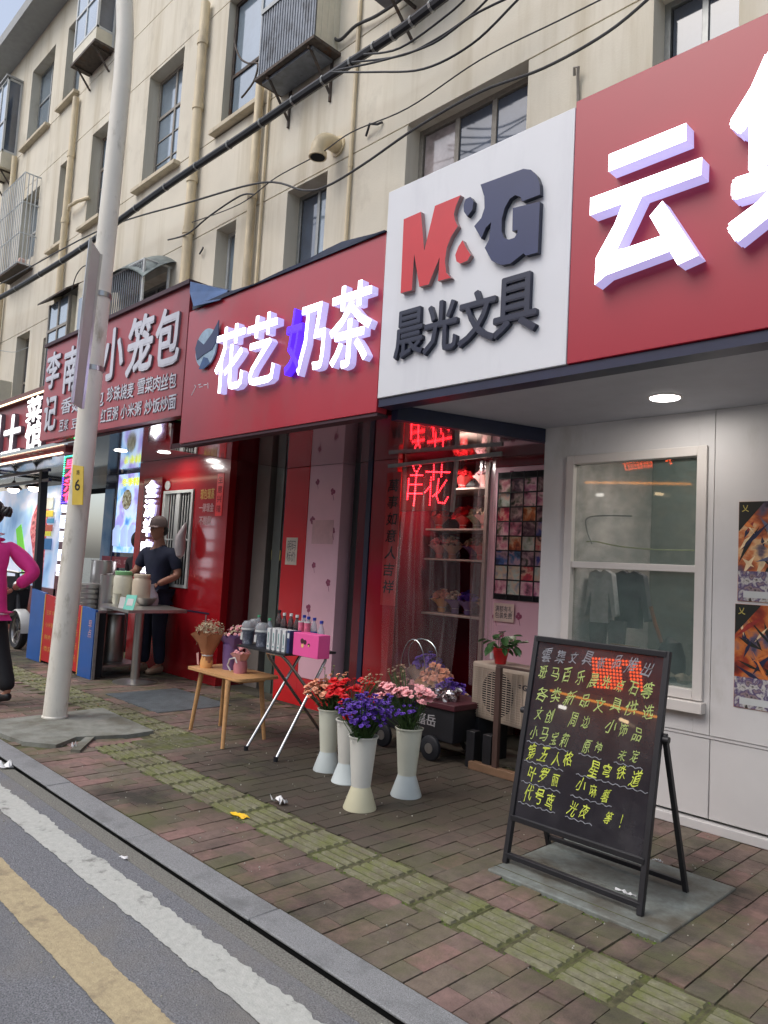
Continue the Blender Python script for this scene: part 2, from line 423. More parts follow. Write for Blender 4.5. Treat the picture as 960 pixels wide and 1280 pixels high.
for c in near:
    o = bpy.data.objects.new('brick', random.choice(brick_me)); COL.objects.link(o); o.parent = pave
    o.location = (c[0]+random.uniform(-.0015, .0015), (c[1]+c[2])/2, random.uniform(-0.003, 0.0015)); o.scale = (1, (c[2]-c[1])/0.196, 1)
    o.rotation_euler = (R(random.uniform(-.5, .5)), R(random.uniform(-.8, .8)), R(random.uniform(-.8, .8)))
mb = MB()
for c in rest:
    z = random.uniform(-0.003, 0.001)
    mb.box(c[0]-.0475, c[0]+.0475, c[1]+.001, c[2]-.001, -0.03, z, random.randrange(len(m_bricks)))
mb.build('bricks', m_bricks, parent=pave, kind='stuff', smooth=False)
# tactile tiles: a flat tile with seven raised bars
def tile_mesh(lx, ly, along):
    mb = MB().box(-lx/2+.002, lx/2-.002, -ly/2+.002, ly/2-.002, -0.03, -0.0062, 1)
    nb = 5
    for i in range(nb):
        if along == 'x':
            c = -ly/2+ly*(i+0.5)/nb; a = (-lx/2+.012, lx/2-.012, c-ly/nb*0.34, c+ly/nb*0.34)
        else:
            c = -lx/2+lx*(i+0.5)/nb; a = (c-lx/nb*0.34, c+lx/nb*0.34, -ly/2+.012, ly/2-.012)
        x0, x1, y0, y1 = a; e = 0.004
        mb.add([(x0,y0,-.006),(x1,y0,-.006),(x1,y1,-.006),(x0,y1,-.006),(x0+e,y0+e,0.0025),(x1-e,y0+e,0.0025),(x1-e,y1-e,0.0025),(x0+e,y1-e,0.0025)],
               [(4,5,6,7),(0,1,5,4),(1,2,6,5),(2,3,7,6),(3,0,4,7)])
    return mb
def put_tiles(mb, pts, rot=0):
    o = mb.build('tactile_tile', [m_tact, m_tgroove], parent=pave, smooth=False); o.location = (*pts[0], random.uniform(-.002, .001))
    for p in pts[1:]:
        c = inst(o, (*p, random.uniform(-.0035, .001)), parent=pave); c.rotation_euler = (R(random.uniform(-.6,.6)), R(random.uniform(-.8,.8)), R(random.uniform(-.7,.7)))
xa = []; x = TAX+0.105
while x < 0.3: xa.append((x, (TA[0]+TA[1])/2)); x += 0.212
put_tiles(tile_mesh(0.208, TA[1]-TA[0], 'x'), xa)
xb = []; x = TAX-0.11
while x > -12: xb.append((x, (TB[0]+TB[1])/2)); x -= 0.212
put_tiles(tile_mesh(0.208, TB[1]-TB[0], 'x'), xb)
put_tiles(tile_mesh(0.178, 0.205, 'y'), [(TAX+0.09+0.18*i, TA[1]+0.103) for i in range(2)])
put_tiles(tile_mesh(0.178, 0.30, 'y'), [(TAX+0.09+0.18*i, (TB[0]+TB[1])/2) for i in range(2)])
# moss tufts along joints (real little clumps)
mb = MB()
for i in range(900):
    r_ = random.random()
    if r_ < 0.55:
        x = random.uniform(-6, -0.9); y = random.choice([TA[0], TA[1]])+random.gauss(0, .012)
    elif r_ < 0.75:
        x = random.uniform(-5.6, -4.6); y = random.uniform(2.15, 2.35)
    else:
        t = random.random(); x, y = random.choice([(SLAB[0]+t*0.79, SLAB[2]-0.008), (SLAB[0]-0.01, SLAB[2]+0.3*t), (SLAB[1]+0.01, SLAB[2]+t*0.7)]); x += random.gauss(0, .008); y += random.gauss(0, .008)
    s_ = random.uniform(.003, .010); z0 = -0.008
    mb.add([(x-s_,y,z0),(x+s_,y-s_*.5,z0),(x,y+s_,z0),(x+random.uniform(-.3,.3)*s_,y,z0+s_*.8)], [(0,1,3),(1,2,3),(2,0,3)])
mb.build('moss', m_moss, parent=pave, kind='stuff', smooth=False)

# broken concrete base slab round the lamp post
sl = MB().prism([(p.x, p.y) for p in pole_slab], lambda u, v, d: Vector((u, v, d)), -0.05, 0.022)
sl.build('concrete_slab', m_conc, bev=0.004, label='broken grey concrete slab around the foot of the white post', cat='slab')
fr = MB().prism([(p.x, p.y) for p in (onZ(88, 940), onZ(113, 919), onZ(118, 924), onZ(100, 941))], lambda u, v, d: Vector((u, v, d)), -0.02, 0.018)
fr.build('concrete_fragment', m_conc, bev=0.003, label='loose broken concrete piece lying in moss at the slab edge by the white post', cat='rubble')
# slab below the chalkboard
es = MB().box(SLAB[0], SLAB[1], SLAB[2], SLAB[3], -0.04, 0.012).build('stone_slab', m_slab, bev=0.006, label='grey stone slab lying on the pavement under the chalkboard easel', cat='slab')
MB().box(SLAB[0]+.004, SLAB[1]-.004, SLAB[2]+.055, SLAB[2]+.058, 0.0122, 0.0135).build('groove_line', m_bed, parent=es)
pl = MB().box(PLATE[0], PLATE[1], PLATE[2], PLATE[3], -0.03, 0.004).build('steel_plate', m_steelplate, label='grey chequered steel ramp plate on the pavement beside the wooden side table', cat='steel plate')
mb = MB()
for i in range(24):
    for j in range(17):
        cx = PLATE[0]+.04*(i+.6); cy = PLATE[2]+.04*(j+.9); s_ = .011; a = .8 if (i+j) % 2 else -.8
        dx, dy = math.cos(a)*s_, math.sin(a)*s_
        mb.add([(cx-dx,cy-dy,.0041),(cx+dy*.35,cy-dx*.35,.0041),(cx+dx,cy+dy,.0041),(cx-dy*.35,cy+dx*.35,.0041),(cx,cy,.006)], [(0,1,4),(1,2,4),(2,3,4),(3,0,4)])
mb.build('tread_studs', m_steelplate, parent=pl, kind='stuff', smooth=False)
# darker old cement in front of the shops (raised 4 mm over the bed)
m_apron = mat('old_shop_apron', (88, 84, 74), 0.8, var=0.25, scale=6, bump=0.3, bscale=60, world=True, dirt=((58, 54, 44), 1.5, 0.42, 0.6, None), dirt2=((82, 86, 50), 3, 0.58, 0.72, None))
ap = MB().box(-8.6, 0.6, 4.3, 6.3, -0.05, 0.0).build('shop_threshold', m_apron, parent=pave)

# ================================================================= APARTMENT BUILDING
F = 4.65
m_wall = mat('cream_render', (212, 205, 188), 0.9, var=0.06, scale=1.2, bump=0.15, bscale=70, world=True,
             dirt=((190, 180, 158), 3.5, 0.48, 0.70, (1, 1, 0.07)), dirt2=((166, 158, 142), 0.9, 0.58, 0.76, (1, 1, 0.6)))
m_trim = mat('cream_trim', (200, 188, 164), 0.85, var=0.08, scale=3, world=True, dirt=((150, 140, 120), 5, 0.5, 0.75, (1,1,.3)))
m_soff = mat('eave_grey', (156, 158, 158), 0.9, var=0.08, world=True)
m_pipe = mat('cream_pipe', (212, 196, 162), 0.5, var=0.1, scale=5, world=True, dirt=((150, 138, 116), 4, 0.52, 0.8, (1,1,.2)))
m_alu = mat('aluminium_frame', (150, 152, 150), 0.4, metal=0.5, var=0.15, scale=20)
m_woodf = mat('grey_painted_frame', (140, 134, 124), 0.6, var=0.15, scale=30)
m_pane = mat('window_pane', (116, 132, 146), 0.04, var=0.35, scale=0.9, world=True, spec=0.9, coat=1.0, bump=0.03, bscale=3)  # both pane colours lightened to stand for reflected sky and curtains
m_panel_dk = mat('window_pane_dark', (64, 74, 90), 0.05, var=0.5, scale=1.3, world=True, spec=0.9, coat=0.8, bump=0.03, bscale=3)
m_curt = mat('curtain_pane', (150, 140, 140), 0.08, var=0.5, scale=4, world=True, spec=0.8, coat=0.9)
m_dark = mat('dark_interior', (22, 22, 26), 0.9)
m_rust = mat('rusty_iron', (84, 76, 70), 0.75, metal=0.3, var=0.3, scale=20, dirt=((96, 66, 44), 9, 0.55, 0.7, None))
m_blk = mat('black_rubber', (26, 28, 34), 0.5, var=0.2)
m_cab2_ = mat('old_black_cable', (50, 50, 54), .6)
m_whitepvc = mat('white_pvc', (196, 198, 196), 0.4, var=0.06)

bld = thing('apartment_building', 'cream rendered four storey apartment building above the shop signs', 'building', (0, 0, 0))
# openings x0,x1,z0,z1
OP = dict(
 A=(-4.72, -3.37, 3.80, 5.46), B=(-6.56, -5.87, 3.90, 5.42), B2=(-8.02, -7.58, 3.90, 5.42),
 C=(-10.28, -9.25, 6.72, 8.46), C2=(-12.30, -11.66, 6.72, 8.36), C3=(-13.70, -13.14, 6.72, 8.32), D=(-8.12, -7.34, 6.76, 8.52),
 E=(-2.32, -1.74, 3.9, 5.46), H=(-15.78, -14.55, 9.44, 11.1), H2=(-13.92, -13.16, 9.50, 11.1),
 J=(-15.20, -14.50, 3.9, 5.40), K=(-13.75, -13.05, 3.6, 5.1), N=(-6.7, -5.85, 7.25, 8.5), Q=(-15.6, -14.7, 6.9, 8.3), S=(-17.3, -16.6, 9.5, 10.9), AR=(-10.55, -9.2, 3.9, 5.2), T=(-12.9,-12.3,3.9,5.4), W2=(-1.2,-0.2,3.9,5.4))
gro = [(5.445, 5.46), (6.685, 6.70), (8.50, 8.515), (9.40, 9.415)]
X0, X1, Z0, Z1 = -30, 3.0, 2.32, 11.75
def fac(x0, x1, z0, z1, back=0.0):
    wl.box(x0, x1, F+back, F+0.26, z0, z1)
wl = MB()
zs = sorted(set([Z0, Z1]+[z for o in OP.values() for z in o[2:]]+[z for g in gro for z in g]))
for a, b in zip(zs[:-1], zs[1:]):
    if b-a < 1e-4: continue
    mid = (a+b)/2; isg = any(g[0] <= mid <= g[1] for g in gro)
    xs = sorted([o[:2] for o in OP.values() if o[2] < mid < o[3]]); cur = X0
    for p, q in xs:
        if p > cur: fac(cur, p, a, b, 0.014 if isg else 0)
        cur = max(cur, q)
    fac(cur, X1, a, b, 0.014 if isg else 0)
wl.build('wall', m_wall, parent=bld, smooth=False)
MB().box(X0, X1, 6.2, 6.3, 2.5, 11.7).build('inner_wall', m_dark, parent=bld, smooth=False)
MB().box(-40, 3.2, 4.18, 5.2, 11.75, 11.98).build('eave', m_soff, parent=bld, smooth=False)
MB().box(X1, X1+0.3, 4.4, 8.0, 0, 11.9).build('end_wall', m_wall, parent=bld, smooth=False)

def window(name, op, cols=2, rows=(0.62,), rec=0.17, fm=None, pm=None, fw_=0.045, inner=True, extra_bars=0):
    fm = fm or m_alu; pm = pm or m_pane
    x0, x1, z0, z1 = op; y = F+rec
    fb = MB(); t = fw_
    fb.box(x0, x0+t, y, y+.05, z0, z1).box(x1-t, x1, y, y+.05, z0, z1).box(x0+t, x1-t, y, y+.05, z0, z0+t).box(x0+t, x1-t, y, y+.05, z1-t, z1)
    xs = [x0+t+(x1-x0-2*t)*i/cols for i in range(cols+1)]
    zs_ = [z0+t]+[z0+t+(z1-z0-2*t)*r for r in rows]+[z1-t]
    for xx in xs[1:-1]: fb.box(xx-t*.5, xx+t*.5, y+.003, y+.047, z0+t, z1-t)
    for zz in zs_[1:-1]: fb.box(x0+t, x1-t, y+.001, y+.049, zz-t*.5, zz+t*.5)
    f = fb.build('window_frame', fm, parent=bld, bev=0.003)
    for i in range(cols):
        for j in range(len(zs_)-1):
            a, b = xs[i]+t*.3, xs[i+1]-t*.3; c, d = zs_[j]+t*.3, zs_[j+1]-t*.3
            pm_ = pm[(i+j) % len(pm)] if isinstance(pm, list) else pm
            mbp = MB().box(a, b, y+.02, y+.028, c, d)
            tilt = random.uniform(-0.012, 0.012)
            p = mbp.build('pane', pm_, parent=f, smooth=False)
            if extra_bars and j == 0:
                for k in range(1, extra_bars+1):
                    zz = c+(d-c)*k/(extra_bars+1); MB().box(a, b, y+.008, y+.016, zz-.008, zz+.008).build('glazing_bar', fm, parent=f)
    return f
def sill(x0, x1, z, d=0.10, h=0.06):
    MB().box(x0, x1, F-d, F+.16, z-h, z).build('sill', m_trim, parent=bld, bev=.006)
window('w', OP['A'], 3, (0.68,), pm=[m_panel_dk, m_curt, m_panel_dk], fm=m_woodf, fw_=.05)
window('w', OP['B'], 2, (0.42,), pm=[m_pane, m_panel_dk])
window('w', OP['B2'], 1, (0.42,), pm=m_pane, fm=m_whitepvc)
window('w', OP['C'], 2, (0.66,), extra_bars=2, fm=m_woodf); sill(-10.42, -9.12, 6.72)
window('w', OP['C2'], 2, (0.66,), extra_bars=2, fm=m_woodf); sill(-12.42, -11.56, 6.72)
window('w', OP['C3'], 1, (0.66,), extra_bars=2, fm=m_woodf); sill(-13.85, -13.1, 6.72)
window('w', OP['D'], 1, (0.42,), pm=m_pane, fm=m_rust, rec=.1); sill(-8.24, -7.2, 6.76)
window('w', OP['E'], 2, (0.6,), pm=m_panel_dk, fm=m_alu)
window('w', OP['W2'], 2, (0.6,), pm=m_panel_dk, fm=m_alu)
window('w', OP['H'], 2, (0.6,), pm=m_pane); sill(-15.9, -14.45, 9.44)
window('w', OP['H2'], 1, (0.6,), pm=m_pane, fm=m_woodf); sill(-14.0, -13.1, 9.50)
window('w', OP['J'], 1, (0.4,), pm=m_panel_dk, fm=m_woodf)
window('w', OP['K'], 1, (0.5,), pm=m_panel_dk, fm=m_rust)
window('w', OP['N'], 2, (0.6,), pm=m_pane); window('w', OP['Q'], 2, (0.5,), pm=m_pane, fm=m_whitepvc)
window('w', OP['S'], 1, (0.5,), pm=m_pane); window('w', OP['AR'], 2, (0.5,), pm=m_panel_dk); window('w', OP['T'], 1, (0.5,), pm=m_panel_dk)

# drain pipes (parts of the building)
def drain(x, r, z0, z1, off=0.07, joints=()):
    mb = MB().tube([(x, F-off, z0), (x, F-off, z1)], r, 12)
    for z in joints: mb.tube([(x, F-off, z), (x, F-off, z+.09)], r*1.18, 12); mb.box(x-.01, x+.01, F-off, F, z+.02, z+.05)
    return mb.build('drainpipe', m_pipe, parent=bld)
drain(-8.6, .062, 3.2, 8.7, .08, (4.2, 5.5, 6.2, 7.2, 8.1))
drain(-7.16, .05, 3.2, 6.9, .07, (3.9, 5.5)); drain(-7.02, .018, 3.2, 6.8, .03)
drain(-13.03, .055, 4.6, 9.3, .07, (5.6, 7.0, 8.2)); drain(-11.45, .02, 5.5, 9.6, .03)
drain(-5.48, .02, 3.2, 9.0, .03, (5.3, 6.4)); drain(-16.2, .05, 3.0, 9.4, .07, (5, 7))
mbp = MB().tube([(-12.9, F-.07, 7.2), (-12.75, F-.12, 7.2), (-12.45, F-.10, 7.2), (-12.25, F+.02, 7.25)], .03, 8).build('branch_pipe', m_pipe, parent=bld)

# ---- air conditioner cage with corrugated front (3rd floor), on brackets
m_corr = mat('corrugated_sheet', (120, 126, 134), 0.5, metal=0.3, var=0.25, scale=6, dirt=((60, 60, 62), 5, 0.5, 0.75, None))
m_creampl = mat('cream_plastic', (208, 202, 182), 0.5, var=0.08)
bx = thing('balcony_box', 'grey corrugated metal window box on brackets high above the milk tea sign', 'window box', (-6.3, F, 6.68))
mb = MB(); xa_, xb_ = -6.80, -5.82; y0 = 4.31; zb = 6.68; n = 42
for i in range(n):
    a = xa_+(xb_-xa_)*i/n; b = xa_+(xb_-xa_)*(i+1)/n; o1 = .008 if i % 2 else 0
    mb.box(a, b, y0+o1, y0+.02+o1, zb, 7.42)
mb.build('corrugated_front', m_corr, parent=bx, smooth=False)
mb = MB()
for i in range(8):
    a = y0+.02+(F-y0-.02)*i/8; mb.box(xb_-.015-(.006 if i % 2 else 0), xb_-(.006 if i % 2 else 0), a, a+(F-y0-.02)/8, zb, 8.6)
mb.build('side_panel', m_creampl, parent=bx, smooth=False)
MB().box(xa_-.02, xb_+.05, y0-.03, F-.001, zb-.05, zb-.012).build('base_frame', m_rust, parent=bx, bev=.005)
MB().box(xa_+.05, xb_-.05, y0+.03, F-.03, zb-.085, zb-.052).build('drip_tray', m_corr, parent=bx)
MB().box(xa_, xb_, y0-.012, y0+.03, 7.42, 7.47).build('rail', m_alu, parent=bx)
for xx in (-6.62, -5.9):
    b_ = MB(); b_.bar((xx, y0, zb-.07), (xx, F, zb-.07), .025); b_.bar((xx, y0+.04, zb-.08), (xx, F-.01, zb-.42), .022); b_.bar((xx, F-.012, zb-.5), (xx, F-.012, zb), .024)
    b_.build('bracket', m_rust, parent=bx)
fr_ = MB(); 
for xx in (-6.8, -6.3, -5.83): fr_.box(xx-.02, xx+.02, y0-.005, y0+.03, 7.47, 8.6)
fr_.build('glazing_frame', m_alu, parent=bx)
MB().box(-6.78, -5.85, y0+.008, y0+.016, 7.48, 8.58).build('glass', m_pane, parent=bx, smooth=False)

# ---- white window bay at top of the building
def bay(name, label, x0, x1, z0, z1, y0, base, sidew=True, zpan=0.0):
    t = thing(name, label, 'bay window', ((x0+x1)/2, F, z0))
    mb = MB()
    for xx in (x0, (x0+x1)/2-.02, x1-.04): mb.box(xx, xx+.04, y0, y0+.04, z0+zpan, z1)
    mb.box(x0, x1, y0-.003, y0+.043, z0+zpan, z0+zpan+.04).box(x0, x1, y0-.003, y0+.043, (z0+z1)/2, (z0+z1)/2+.04).box(x0, x1, y0-.003, y0+.043, z1-.05, z1)
    mb.box(x1-.04, x1, F-.04, F-.001, z0, z1).box(x1-.043, x1-.001, y0+.04, F-.04, z0+zpan, z0+zpan+.04).box(x1-.043, x1-.001, y0+.04, F-.04, z1-.05, z1)
    mb.build('frame', m_whitepvc, parent=t, bev=.003)
    if zpan: MB().box(x0+.004, x1-.004, y0+.004, F-.002, z0, z0+zpan).build('lower_panel', m_creampl, parent=t)
    MB().box(x0+.04, x1-.04, y0+.015, y0+.022, z0+zpan+.04, z1-.05).build('pane', m_pane, parent=t, smooth=False)
    MB().box(x1-.022, x1-.015, y0+.04, F-.04, z0+zpan+.04, z1-.05).build('side_pane', m_panel_dk, parent=t, smooth=False)
    MB().box(x0-.02, x1+.02, y0-.02, F-.001, z0-.05, z0-.002).build('base', base, parent=t, bev=.004)
    MB().box(x0-.03, x1+.03, y0-.04, F-.001, z1+.002, z1+.04).build('roof', m_soff, parent=t)
    for xx in (x0+.1, x1-.1):
        b_ = MB(); b_.bar((xx, y0, z0-.06), (xx, F, z0-.06), .03); b_.bar((xx, y0+.05, z0-.07), (xx, F-.01, z0-.36), .025); b_.build('bracket', m_rust, parent=t)
    return t
bay('bay_window', 'white framed window bay near the roof to the left of the post', -12.68, -11.73, 9.62, 11.2, 4.34, m_rust, zpan=.22)
bay('bay_window', 'white window bay at the left edge of the photo under the eaves', -17.1, -16.35, 9.2, 11.1, 4.36, m_creampl, zpan=.3)
# ---- caged balcony left
m_cagew = mat('white_painted_bars', (192, 196, 196), 0.5, var=0.1)
t = thing('balcony_cage', 'white barred security cage in front of a third floor window at the left edge', 'window cage', (-15.2, F, 6.65))
cx0, cx1, cy, cz0, cz1 = -15.95, -14.66, 4.36, 6.65, 8.42
MB().box(cx0, cx1, cy, F-.001, cz0-.03, cz0).build('base_grid', m_rust, parent=t)
mb = MB()
for z in (cz0+.02, cz0+.6, cz0+1.2, cz1): mb.tube([(cx0, cy, z), (cx1, cy, z), (cx1, F, z)], .014, 6)
mb.build('rail', m_cagew, parent=t)
barm = None
nb = 13
for i in range(nb):
    xx = cx0+(cx1-cx0)*i/(nb-1)
    if barm is None: barm = MB().tube([(0, 0, cz0), (0, 0, cz1)], .011, 6).build('bar', m_cagew, parent=t); barm.data.transform(Matrix.Translation(wloc(t))); barm.location = Vector((xx, cy, 0))-wloc(t)
    else: inst(barm, Vector((xx, cy, 0))-wloc(t), parent=t)
for i in range(1, 4): inst(barm, Vector((cx1, cy+(F-cy)*i/4, 0))-wloc(t), parent=t)
MB().blob((-14.85, 4.5, 6.75), .09, 8, jit=.15).build('bundle', mat('pale_cloth', (200, 170, 160), .8), label='pale cloth bundle lying on the base of the white barred cage', cat='cloth')
# ---- enclosed window with tin roof (2nd floor, behind side plate)
t = thing('window_box', 'glazed window enclosure with dark tin roof above the bun shop sign', 'window box', (-12.5, F, 4.3))
MB().add([(-13.25, 4.33, 5.50), (-12.0, 4.33, 5.50), (-11.9, F, 5.72), (-13.25, F, 5.72), (-13.25, 4.33, 5.53), (-12.0, 4.33, 5.53), (-11.9, F, 5.75), (-13.25, F, 5.75)], [(0,1,2,3)[::-1],(4,5,6,7),(0,1,5,4),(1,2,6,5),(2,3,7,6),(3,0,4,7)]).build('roof', m_rust, parent=t, smooth=False)
mb = MB()
for xx in (-13.05, -12.62, -12.2): mb.box(xx-.025, xx+.025, 4.46, 4.5, 3.5, 5.5)
mb.box(-13.05, -12.2, 4.457, 4.503, 5.0, 5.05).box(-12.225, -12.175, F-.05, F-.001, 3.5, 5.6).box(-12.222, -12.178, 4.5, F-.05, 4.3, 4.35)
mb.build('frame', m_woodf, parent=t)
MB().box(-13.02, -12.23, 4.475, 4.482, 3.5, 5.5).build('pane', m_pane, parent=t, smooth=False)
MB().box(-12.19, -12.18, 4.51, F-.03, 3.5, 5.5).build('side_panel', m_creampl, parent=t, smooth=False)
t2 = thing('window_box', 'small cream window enclosure between the tin roofed enclosure and the post', 'window box', (-11.4, F, 4.3))
MB().box(-11.95, -11.0, 4.5, F-.001, 3.6, 5.62).build('panel', m_creampl, parent=t2, bev=.004)
MB().box(-11.85, -11.5, 4.49, 4.505, 4.6, 5.35).build('pane', m_panel_dk, parent=t2, smooth=False)
# ---- arched awning with bars (2nd floor, right of the post)
t = thing('barred_balcony', 'barred balcony under an arched tin awning right of the post', 'balcony', (-9.9, F, 4.0))
m_tin = mat('dirty_tin', (120, 132, 132), 0.45, metal=0.5, var=0.3, scale=5, dirt=((70, 76, 80), 3, 0.45, 0.7, None))
mb = MB(); nx = 12; ny = 6; g = []
for i in range(nx+1):
    u = i/nx; xx = -10.75+u*1.75; arch = 4*u*(1-u)
    row = []
    for j in range(ny+1):
        v = j/ny; yy = F-.001-v*.45; zz = 5.26+.28*arch*(1-v*.5)-.34*v**1.5*(1-.45*arch)
        row.append((xx, yy, zz))
    g.append(row)
vs = [p for r_ in g for p in r_]+[(p[0], p[1], p[2]-.012) for r_ in g for p in r_]; K = (nx+1)*(ny+1)
fs = [(i*(ny+1)+j, i*(ny+1)+j+1, (i+1)*(ny+1)+j+1, (i+1)*(ny+1)+j) for i in range(nx) for j in range(ny)]
fs += [tuple(K+q for q in f)[::-1] for f in fs]
mb.add(vs, fs).build('awning', m_tin, parent=t)
mb = MB()
for z in (3.75, 4.42, 5.2): mb.tube([(-10.7, 4.25, z), (-9.1, 4.25, z), (-9.1, F, z)], .016, 6)
mb.tube([(-9.1, 4.25, 3.7), (-9.1, 4.25, 5.2)], .022, 6); mb.tube([(-9.1, 4.6, 3.7), (-9.1, 4.6, 5.2)], .022, 6)
mb.build('rail', m_cagew, parent=t)
ba = MB().tube([(0, 0, 3.7), (0, 0, 5.2)], .009, 6).build('bar', m_corr, parent=t); ba.data.transform(Matrix.Translation(wloc(t))); ba.location = Vector((-10.7, 4.25, 0))-wloc(t)
for i in range(1, 24): inst(ba, Vector((-10.7+1.6*i/24, 4.25, 0))-wloc(t), parent=t)
b2 = MB().tube([(0, 0, 3.7), (0, 0, 4.42)], .014, 6).build('lower_bar', m_cagew, parent=t); b2.data.transform(Matrix.Translation(wloc(t))); b2.location = Vector((-10.65, 4.24, 0))-wloc(t)
for i in range(1, 17): inst(b2, Vector((-10.65+1.55*i/17, 4.24, 0))-wloc(t), parent=t)
# ---- AC condenser left at 2nd floor
def condenser(label, c, sx=.8, sy=.28, sz=.55, rot=0, m=None, parent=None):
    t = thing('air_conditioner', label, 'air conditioner', c); t.rotation_euler = (0, 0, 0)
    c = Vector(c); m = m or m_creampl
    o = MB().box(c.x-sx/2, c.x+sx/2, c.y-sy/2, c.y+sy/2, c.z, c.z+sz).build('case', m, parent=t, bev=.012)
    fx, fz, fr2 = c.x-sx*.13, c.z+sz*.5, sz*.40
    MB().lathe([(fr2, 0), (fr2, .002)], n=32, M=Matrix.Translation((fx, c.y-sy/2-.0035, fz)) @ Matrix.Rotation(R(90), 4, 'X')).build('fan_opening', m_dark, parent=t)
    mb = MB(); k = int(sz/.017)
    for i in range(k):
        z = c.z+.03+(sz-.06)*i/(k-1); mb.box(c.x-sx*.46, c.x+sx*.2, c.y-sy/2-.012, c.y-sy/2-.008, z-.0025, z+.0025)
    for i in range(11):
        xx = c.x-sx*.46+(sx*.66)*i/10; mb.box(xx-.002, xx+.002, c.y-sy/2-.016, c.y-sy/2-.012, c.z+.03, c.z+sz-.03)
    mb.build('fan_grille', m, parent=t, smooth=False)
    fan = MB()
    for k in range(3):
        a = k*2.1; fan.add([(fx+.03*math.cos(a), c.y-sy/2-.005, fz+.03*math.sin(a)), (fx+fr2*.9*math.cos(a), c.y-sy/2-.0045, fz+fr2*.9*math.sin(a)), (fx+fr2*.85*math.cos(a+.9), c.y-sy/2-.0055, fz+fr2*.85*math.sin(a+.9)), (fx+.04*math.cos(a+1.2), c.y-sy/2-.005, fz+.04*math.sin(a+1.2))], [(0,1,2,3)])
    fan.build('fan', mat('fan_grey', (60, 64, 66), .6), parent=t, smooth=False)
    t.rotation_euler = (0, 0, rot)
    return t
a1 = condenser('small cream air conditioner condenser mounted above the lit shop sign at the left edge', (-14.6, 4.2, 3.75), rot=0)
MB().box(-15.1, -14.1, 4.0, F, 3.68, 3.73).build('bracket_shelf', m_rust, parent=a1)
a2 = condenser('dark air conditioner condenser cut off by the top edge above the striped cables', (-4.55, 4.35, 6.62), rot=0, m=mat('dirty_grey_case', (92, 92, 100), .6, var=.2))
b_ = MB(); b_.bar((-4.7, 4.2, 6.6), (-4.7, F, 6.6), .025); b_.bar((-4.7, 4.22, 6.6), (-4.7, F-.01, 6.25), .022); b_.bar((-4.25, 4.2, 6.6), (-4.25, F, 6.6), .025); b_.build('bracket', m_rust, parent=a2)

# ---- round vent elbow
t = thing('vent_elbow', 'cream round exhaust vent elbow on the wall above the milk tea sign', 'vent', (-5.7, F, 5.5))
el_ = []
for i in range(9):
    a = R(90)*i/8; el_.append((-5.72, F-.0-.10-.16*math.sin(a), 5.62-.16*(1-math.cos(a))))
el_ = [(-5.72, F, 5.62)]+el_+[(-5.72, F-.26, 5.40)]
MB().tube(el_, .078, 18, caps=False).build('duct', m_pipe, parent=t)
MB().lathe([(.092, 0), (.092, .05), (.078, .052)], (-5.72, F-.26, 5.39), 20).build('collar', m_pipe, parent=t)
MB().lathe([(.074, 0), (.074, .004)], (-5.72, F-.26, 5.386), 20).build('opening', m_dark, parent=t)
MB().lathe([(.105, 0), (.105, .02)], n=20, M=Matrix.Translation((-5.72, F-.001, 5.62)) @ Matrix.Rotation(R(90), 4, 'X')).build('flange', m_pipe, parent=t)

# ---- bits of old fixings on the wall
def patch_(label, px_, py_, w_, h_, m, d=.006, seedv=0):
    p = onY(px_, py_, F); rg = random.Random(seedv); poly = []
    for k in range(11):
        a = 2*math.pi*k/11; poly.append((p.x+math.cos(a)*w_*rg.uniform(.75, 1.1), p.z+math.sin(a)*h_*rg.uniform(.75, 1.1)))
    return MB().prism(poly, lambda u, v, dd: Vector((u, F-dd, v)), -.002, d).build('render_patch', m, parent=bld, smooth=False)
m_patch = mat('grey_render_patch', (188, 182, 168), .95, var=.1, scale=8, world=True, bump=.3)
p = onY(725, 95, F)
MB().tube([p+Vector((0, -.01, -.22)), p+Vector((0, -.03, -.02)), p+Vector((.02, -.06, .03)), p+Vector((-.02, -.05, .05)), p+Vector((-.03, -.03, 0))], .012, 6).build('cable_stub', m_woodf, label='frayed grey cable stub on the cream wall above the red and white sign joint', cat='cable')
p = onY(470, 163, F)
MB().tube([p+Vector((-.12, -.02, -.02)), p+Vector((-.03, -.06, .05)), p+Vector((.06, -.04, .02)), p+Vector((.10, -.01, .04))], .012, 6).build('cable_stub', m_cab2_, label='short dark curled cable hook on the wall right of the vent elbow', cat='cable')
p = onY(254, 318, F)
MB().tube([p+Vector((-.04, -.02, .03)), p+Vector((0, -.05, -.01)), p+Vector((.04, -.04, .04)), p+Vector((.02, -.02, .08))], .011, 6).build('cable_stub', m_cab2_, label='small dark bent hook on the wall above the blue metal flashing', cat='cable')

# ---- cables
def cable(label, pts, r, m=None, cat='cable', name='cable', n=8, sub=6, ties=0):
    # smooth through measured points
    P = [Vector(p) for p in pts]; out = []
    for i in range(len(P)-1):
        p0 = P[max(i-1, 0)]; p1 = P[i]; p2 = P[i+1]; p3 = P[min(i+2, len(P)-1)]
        for k in range(sub):
            t_ = k/sub
            out.append(0.5*((2*p1)+(-p0+p2)*t_+(2*p0-5*p1+4*p2-p3)*t_*t_+(-p0+3*p1-3*p2+p3)*t_**3))
    out.append(P[-1])
    mb = MB().tube(out, r, n)
    if ties:
        th = thing(name, label, cat, out[0]); mb.build('sheath', m or m_blk, parent=th)
        for i in range(2, len(out)-2, max(1, len(out)//ties)):
            d = (out[i+1]-out[i]).normalized(); MB().tube([out[i]-d*.012, out[i]+d*.012], r*1.15, 8).build('cable_tie', m_alu, parent=th)
        return th
    return mb.build(name, m or m_blk, label=label, cat=cat)
YC = 4.15
